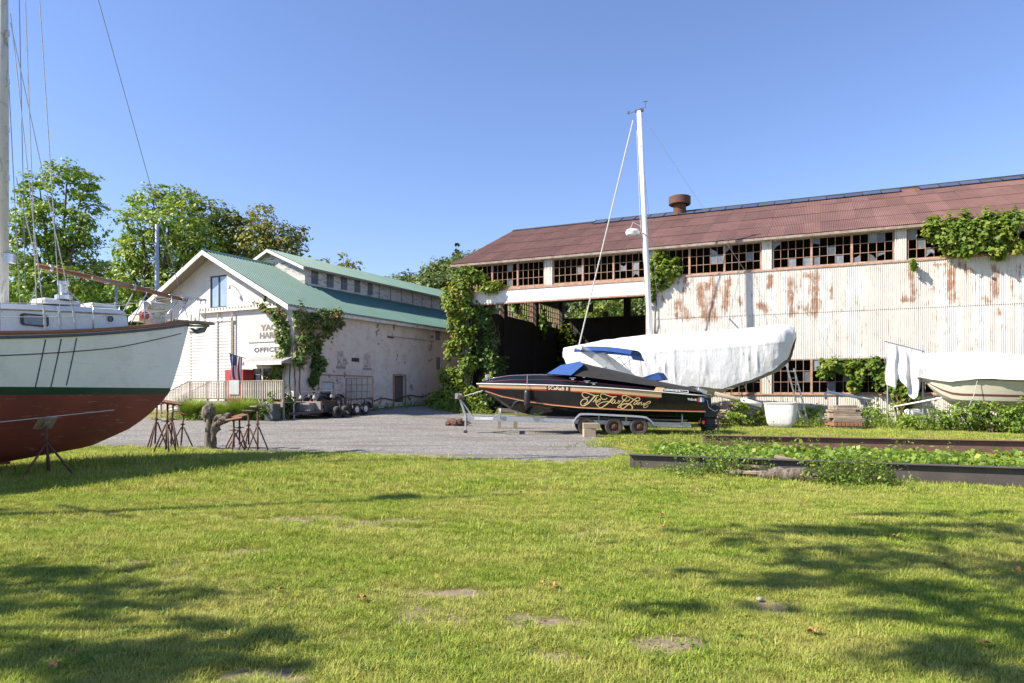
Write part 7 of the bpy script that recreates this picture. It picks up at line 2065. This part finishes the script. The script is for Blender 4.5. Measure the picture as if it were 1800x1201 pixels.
# shrubs round the deck and boathouse corner
for i, (px, Y, w, h, lab) in enumerate(((490, 33.9, .6, 1.3, 'big-leaved green shrub at the right end of the deck'), (505, 34.0, .5, .8, 'low dark shrub beside the utility trailer tongue'), (445, 34.3, .6, .8, 'low shrub at the foot of the deck railing'), (474, 32.8, .5, .7, 'low shrub in front of the grey utility box'))):
    q = gpt(px, Y); rr = random.Random(i+300)
    bush('shrub', lab, q.x, q.y, [(rr.uniform(-w, w)*.6, rr.uniform(-.3, .3), h*rr.uniform(.4, 1.25), w*.5, .4, h*.35) for _ in range(6)], 40, .20, 'lf_vine' if i == 0 else 'lf_ivy', 300+i, 'shrubs round the office deck', .55)

def blades(name, c, L, bend, w, tint, mt, parent=None, seed=1):
    """long arching grass blades: 4-segment ribbons from base points c"""
    r = np.random.default_rng(seed); n = len(c); a = r.uniform(0, 2*np.pi, n); d = np.stack([np.cos(a), np.sin(a), 0*a], 1); sd = np.stack([-np.sin(a), np.cos(a), 0*a], 1)
    f = np.array((0, .3, .6, .85, 1.0)); V = []
    for k in f:
        p = c+d*(bend*L*k**2)[:, None]+np.array((0, 0, 1))*(L*(k-.35*bend*k**2.5))[:, None]; ww = (w*(1-k)**.6)[:, None] if k < 1 else (w*.05)[:, None]
        V += [p-sd*ww/2, p+sd*ww/2]
    V = np.stack(V, 1).reshape(-1, 3); b = np.arange(n)[:, None]*10
    q = np.concatenate([b+np.array([[2*i, 2*i+1, 2*i+3, 2*i+2]]) for i in range(4)])
    return add(name, np_mesh(name, V, q, M[mt], tint=np.repeat(np.clip(tint, 0, 1), 10), smooth=True), parent)
M['lf_grass'] = leafmat('grass_blade', [(0, (0.110,0.188,0.022)), (.4, (0.253,0.341,0.040)), (.75, (0.419,0.463,0.070)), (1, (0.500,0.500,0.188))], .30, .6, .2, up=.42)
def grass_tone(mt):
    nt = mt.node_tree; b = nt.nodes['Principled BSDF']; src = b.inputs['Base Color'].links[0].from_socket
    geo = nt.nodes.new('ShaderNodeNewGeometry'); no = nt.nodes.new('ShaderNodeTexNoise'); no.inputs['Scale'].default_value = .7; no.inputs['Detail'].default_value = 9; no.inputs['Roughness'].default_value = .68; nt.links.new(geo.outputs['Position'], no.inputs['Vector'])
    mr = nt.nodes.new('ShaderNodeMapRange'); mr.inputs['From Min'].default_value = .40; mr.inputs['From Max'].default_value = .62; mr.inputs['To Max'].default_value = .5; nt.links.new(no.outputs['Fac'], mr.inputs['Value'])
    mx = nt.nodes.new('ShaderNodeMix'); mx.data_type = 'RGBA'; nt.links.new(mr.outputs[0], mx.inputs[0])
    nt.links.new(src, mx.inputs[6]); mx.inputs[7].default_value = (.52,.44,.15,1)
    for l in [l for l in nt.links if l.from_socket == src and l.to_node != mx]:
        to = l.to_socket; nt.links.remove(l); nt.links.new(mx.outputs[2], to)
grass_tone(M['lf_grass'])
for i, (px, Y, rad, h, lab) in enumerate(((335, 33.6, .75, 1.25, 'arching ornamental grass clump left before the deck railing'), (372, 33.8, .6, 1.0, 'smaller ornamental grass clump in the middle before the deck railing'), (425, 33.4, .95, 1.35, 'biggest ornamental grass clump, right, before the deck railing'), (395, 33.2, .6, .9, 'low ornamental grass clump left of the biggest one'))):
    q = gpt(px, Y); r = np.random.default_rng(400+i); n = 1500
    t = thing('ornamental_grass', lab, 'grass clump', q, 0, 'grass clumps before the office deck')
    a = r.uniform(0, 2*np.pi, n); rd = rad*.45*np.sqrt(r.random(n)); c = np.stack([rd*np.cos(a), rd*np.sin(a)*.7, 0*a], 1)
    blades('blades', c, h*r.uniform(.6, 1.15, n), r.uniform(.3, .95, n), r.uniform(.012, .022, n), .55+r.normal(size=n)*.2, 'lf_weed', t, 400+i)

# ---- leaf carpet between the girders, tall weeds by them (nobody could count these)
r = np.random.default_rng(9)
def strip_pts(n, A, B, C2, D2):
    """random points in the quad A B (near) C D (far)"""
    u = r.random(n); v = r.random(n); A, B, C2, D2 = map(np.array, (A, B, C2, D2))
    return (A+(B-A)*u[:, None])*(1-v[:, None])+(D2+(C2-D2)*u[:, None])*v[:, None]
p1_ = strip_pts(9000, (2.9, 15.0), (12.6, 10.4), (16.0, 14.4), (4.4, 18.0))
dens = np.array([mnoise.noise(Vector((a*.5, b*.5, 0))) for a, b in p1_]); p1_ = p1_[dens+.25*r.random(len(p1_)) > -.12]
hgt = np.array([.16+.20*max(0, mnoise.noise(Vector((a*.45+7, b*.45, 3)))+.35) for a, b in p1_])
c = np.stack([p1_[:, 0], p1_[:, 1], hgt*r.random(len(p1_))**.6+.02], 1)
c = np.repeat(c, 3, 0)+r.normal(size=(len(c)*3, 3))*.06; c[:, 2] = np.abs(c[:, 2])
stuff(foliage('ground_vine', c, .11*(.6+.8*r.random(len(c))), .58+r.normal(size=len(c))*.2, 'lf_weed', None, 9, None, .4, .85), 'low leafy vine carpet between the two steel girders', 'ground cover')
def weeds(name, label, spots, seed, mt='lf_weed', leaf=.07, tint0=.5):
    """stalks with leaves: spots are (x, y, spread, height, number)"""
    r = np.random.default_rng(seed); C_, S_ = [], []; m = MB()
    for (x, y, sp, h, n) in spots:
        for _ in range(n):
            bx, by = x+r.normal()*sp, y+r.normal()*sp*.6; hh = h*r.uniform(.45, 1.1); tx, ty = r.normal()*.10*hh, r.normal()*.10*hh; g_ = gz(float(bx), float(by))
            k = max(4, int(hh*26)); f = r.random(k)**.8
            C_.append(np.stack([bx+tx*f+r.normal(size=k)*.045, by+ty*f+r.normal(size=k)*.045, g_+hh*f], 1)); S_.append(leaf*(1.25-.6*f)*(.7+.6*r.random(k)))
            m.tube([(bx, by, g_-.02), (bx+tx*.5, by+ty*.5, g_+hh*.5), (bx+tx, by+ty, g_+hh)], [.005, .004, .002], 3, cap=False)
    c = np.concatenate(C_); s = np.concatenate(S_)
    t = bpy.data.objects.new(name, None); C.objects.link(t); stuff(t, label, 'weeds')
    foliage('weed_leaves', c, s, tint0+r.normal(size=len(c))*.2, mt, t, seed, None, .4, .5)['kind'] = 'stuff'
    o = m.build('weed_stalks', M['lf_stalk'], t, fix=False); o['kind'] = 'stuff'
    return t
M['lf_stalk'] = simple('green_stalk', (.12,.15,.04), (.16,.14,.06), 3, .8)
def gxy(px, py): a = gp(px, py); return a
sp1 = []
for (px, py, s_, h, n) in ((1250,826,.35,.5,60),(1290,828,.25,.55,45),(1220,830,.3,.25,40),(1470,840,.3,.6,70),(1510,842,.3,.55,60),(1545,846,.2,.6,30),(1440,838,.2,.4,30),(1150,815,.4,.22,50),(1190,822,.3,.2,40),(1370,828,.2,.35,20),(1605,858,.06,.4,4)):
    x, y = gxy(px, py+9); sp1.append((x, y, s_, h, n))
weeds('girder_weeds', 'tall leafy weeds growing along the near girder', sp1, 501)
sp2 = [((px-900)/F*Y, Y, .5, h, n) for (px, Y, h, n) in ((1180,20,.35,60),(1240,19,.4,70),(1290,18.3,.45,80),(1350,17.6,.35,60),(1210,23.5,.35,30),(1250,24,.3,25),(1150,24,.22,40),(1100,22,.18,40),(1040,20.5,.15,30),(1330,19.5,.75,6),(1400,19,.8,6),(1590,17,.7,8),(1620,17.2,.5,6))]
weeds('yard_weeds', 'low weeds growing between the gravel and the girders', sp2, 502, tint0=.6)
sp3 = []
for px in range(1290, 1800, 14):
    Y = 33.0-(px-1290)*.0105; sp3.append(((px-900)/F*Y, Y, .5, .45+.3*random.random(), 11))
weeds('shed_weeds', 'strip of tall weeds along the foot of the white shed wall', sp3, 503, leaf=.10, tint0=.55)
sp4 = [(P(px, 700, Y).x, Y, .5, h, n) for (px, Y, h, n) in ((790,42,.6,40),(810,42.5,.8,50),(835,42.3,.6,40),(860,41.6,.4,30),(800,41,.3,30))]
sp4 += [(float(v[0]), float(v[1]), .35, .35, 10) for v in [BC+BX*.7+BY*(3.5+.8*k) for k in range(22)]]
sp4 += [(P(px, 700, 33.3).x, 33.3+.2*random.random(), .4, .35, 16) for px in range(310, 500, 14)]
weeds('building_weeds', 'weeds along the foot of the boathouse and the shed corner', sp4, 504, leaf=.12, tint0=.55)
# ------------------------------------------------------------------ lawn
tufts = bpy.data.collections.new('grass_tufts')
def tuft(seed, n, h, spread, w):
    r = np.random.default_rng(seed)
    a = r.uniform(0, 2*np.pi, n); rd = spread*np.sqrt(r.random(n)); c = np.stack([rd*np.cos(a), rd*np.sin(a), 0*a-.004], 1)
    o = blades('tuft', c, h*r.uniform(.45, 1.15, n), r.uniform(.15, 1.1, n), w*r.uniform(.7, 1.3, n), rng.uniform(.30, .52)+r.normal(size=n)*.24, 'lf_grass', None, seed)
    C.objects.unlink(o); tufts.objects.link(o)
for i in range(7):
    tuft(600+i, 30, .036 if i < 5 else .062, .085, .0065)
r = np.random.default_rng(77)
def sample(n, y0, y1, x0=-.80, x1=.80, pad=.8):
    """points in the view wedge, even per square metre"""
    y = np.sqrt(r.random(n)*(y1*y1-y0*y0)+y0*y0); x = (x0+(x1-x0)*r.random(n))*y
    return x, y
def dens_noise(x, y, s, o=0): return np.array([mnoise.noise(Vector((a*s+o, b*s, o))) for a, b in zip(x, y)])
XS, YS, SC, TI = [], [], [], []
for (n, y0, y1, scl) in ((26000, 3.3, 6.5, .85), (30000, 6.5, 11, 1.1), (26000, 11, 19.5, 1.6), (16000, 19.5, 35, 2.1)):
    x, y = sample(n, y0, y1)
    if y0 >= 19: k = (x > -1) | (y < 22); x, y = x[k], y[k]
    k = ~inside(GRAVEL, x, y) | ((edge_dist(GRAVEL, x, y) < .4) & (r.random(len(x)) < .3)); x, y = x[k], y[k]
    bare = np.zeros(len(x))
    nz = dens_noise(x, y, 2.6, 3)+.6*dens_noise(x, y, 6.5, 8)
    for (px, py, rx, ry) in PATCHES:
        d = np.hypot((x-px)/rx, (y-py)/ry)+nz*1.3; bare = np.maximum(bare, 1-sm(.5, 1.35, d))
    thin = dens_noise(x, y, .45, 11)
    k = (r.random(len(x)) > bare*.95) & (r.random(len(x)) > .74*np.clip(thin*1.9+.15, 0, 1)); x, y = x[k], y[k]
    long_ = np.clip(dens_noise(x, y, .7, 21), 0, 1)*.7
    hull_side = np.exp(-((x+9)/3.5)**2-((y-15.5)/3.0)**2)*1.2
    XS.append(x); YS.append(y); SC.append(scl*(.7+.6*r.random(len(x)))*(1+long_*.5+hull_side))
x = np.concatenate(XS); y = np.concatenate(YS); s = np.concatenate(SC)
n = len(x)
me = bpy.data.meshes.new('lawn_grass'); me.vertices.add(n)
me.vertices.foreach_set('co', np.stack([x, y, gz(x, y)], 1).astype(np.float32).ravel())
for nm, vals in (('scl', s), ('rot', r.uniform(0, 6.283, n))):
    a = me.attributes.new(nm, 'FLOAT', 'POINT'); a.data.foreach_set('value', vals.astype(np.float32))
me.update()
lawn = add('lawn_grass', me); stuff(lawn, 'sunlit mown lawn grass with worn patches', 'grass')
ng = bpy.data.node_groups.new('grass_scatter', 'GeometryNodeTree')
ng.interface.new_socket('Geometry', in_out='INPUT', socket_type='NodeSocketGeometry'); ng.interface.new_socket('Geometry', in_out='OUTPUT', socket_type='NodeSocketGeometry')
N_ = ng.nodes; gi = N_.new('NodeGroupInput'); go = N_.new('NodeGroupOutput')
ci = N_.new('GeometryNodeCollectionInfo'); ci.inputs['Collection'].default_value = tufts; ci.inputs['Separate Children'].default_value = True; ci.inputs['Reset Children'].default_value = True
ip = N_.new('GeometryNodeInstanceOnPoints'); ip.inputs['Pick Instance'].default_value = True
a1 = N_.new('GeometryNodeInputNamedAttribute'); a1.data_type = 'FLOAT'; a1.inputs[0].default_value = 'scl'
a2 = N_.new('GeometryNodeInputNamedAttribute'); a2.data_type = 'FLOAT'; a2.inputs[0].default_value = 'rot'
cx = N_.new('ShaderNodeCombineXYZ'); Lk = ng.links.new
Lk(gi.outputs[0], ip.inputs['Points']); Lk(ci.outputs[0], ip.inputs['Instance']); Lk(a1.outputs['Attribute'], ip.inputs['Scale']); Lk(a2.outputs['Attribute'], cx.inputs[2]); Lk(cx.outputs[0], ip.inputs['Rotation']); Lk(ip.outputs[0], go.inputs[0])
md = lawn.modifiers.new('grass_scatter', 'NODES'); md.node_group = ng
# clover and broad-leaved weeds in the sward
xw, yw = sample(1500, 3.5, 16); k = ~inside(GRAVEL, xw, yw) & (dens_noise(xw, yw, .6, 31) > .05); xw, yw = xw[k], yw[k]
cw_ = np.repeat(np.stack([xw, yw, 0*xw+.028], 1), 9, 0); cw_ += r.normal(size=cw_.shape)*np.array((.045, .045, .008))
stuff(foliage('clover', cw_, .030*(.6+.8*r.random(len(cw_))), .35+r.normal(size=len(cw_))*.15, 'lf_weed', None, 701, np.tile(np.array((0, 0, 1.0)), (len(cw_), 1)), .7, .9), 'clover and broad-leaved weeds scattered in the lawn', 'clover')
# fallen leaves on the lawn
lm_ = simple('fallen_leaf', (.36,.20,.05), (.25,.12,.035), 30, .7, vary=.3)
m = MB(); rim_ = []
for k in range(20):
    a = 2*math.pi*k/20; rr_ = .038*(1 if k % 4 == 0 else (.55 if k % 4 == 2 else .75)); rim_.append((rr_*math.cos(a), rr_*math.sin(a), .012*math.sin(3*a)+.008))
for a, b in zip(rim_, rim_[1:]+rim_[:1]):
    m.poly([(0, 0, 0), a, b])
m.tube([(0, 0, .004), (-.06, .01, .012)], .002, 4)
lf_me = m.mesh('fallen_leaf', lm_, fix=False)
rr = random.Random(3)
for (px, py) in ((930,849),(1163,909),(1193,885),(1281,925),(1575,949),(1723,928),(1662,1000),(1790,1011),(974,1038),(955,1034),(1733,1142),(1150,864),(1415,888),(1165,932),(95,1182),(490,1046),(635,1060),(130,1157),(1499,860),(915,870),(1430,1120),(700,985)):
    a, b = gp(px, py); o = add('fallen_leaf', lf_me, None, (a, b, .045), (rr.uniform(-.3, .3), rr.uniform(-.3, .3), rr.uniform(0, 6.28))); o.scale = (rr.uniform(.7, 1.2),)*3
    tag(o, 'small yellow-brown fallen leaf lying on the lawn', 'leaf', 'fallen leaves on the lawn')
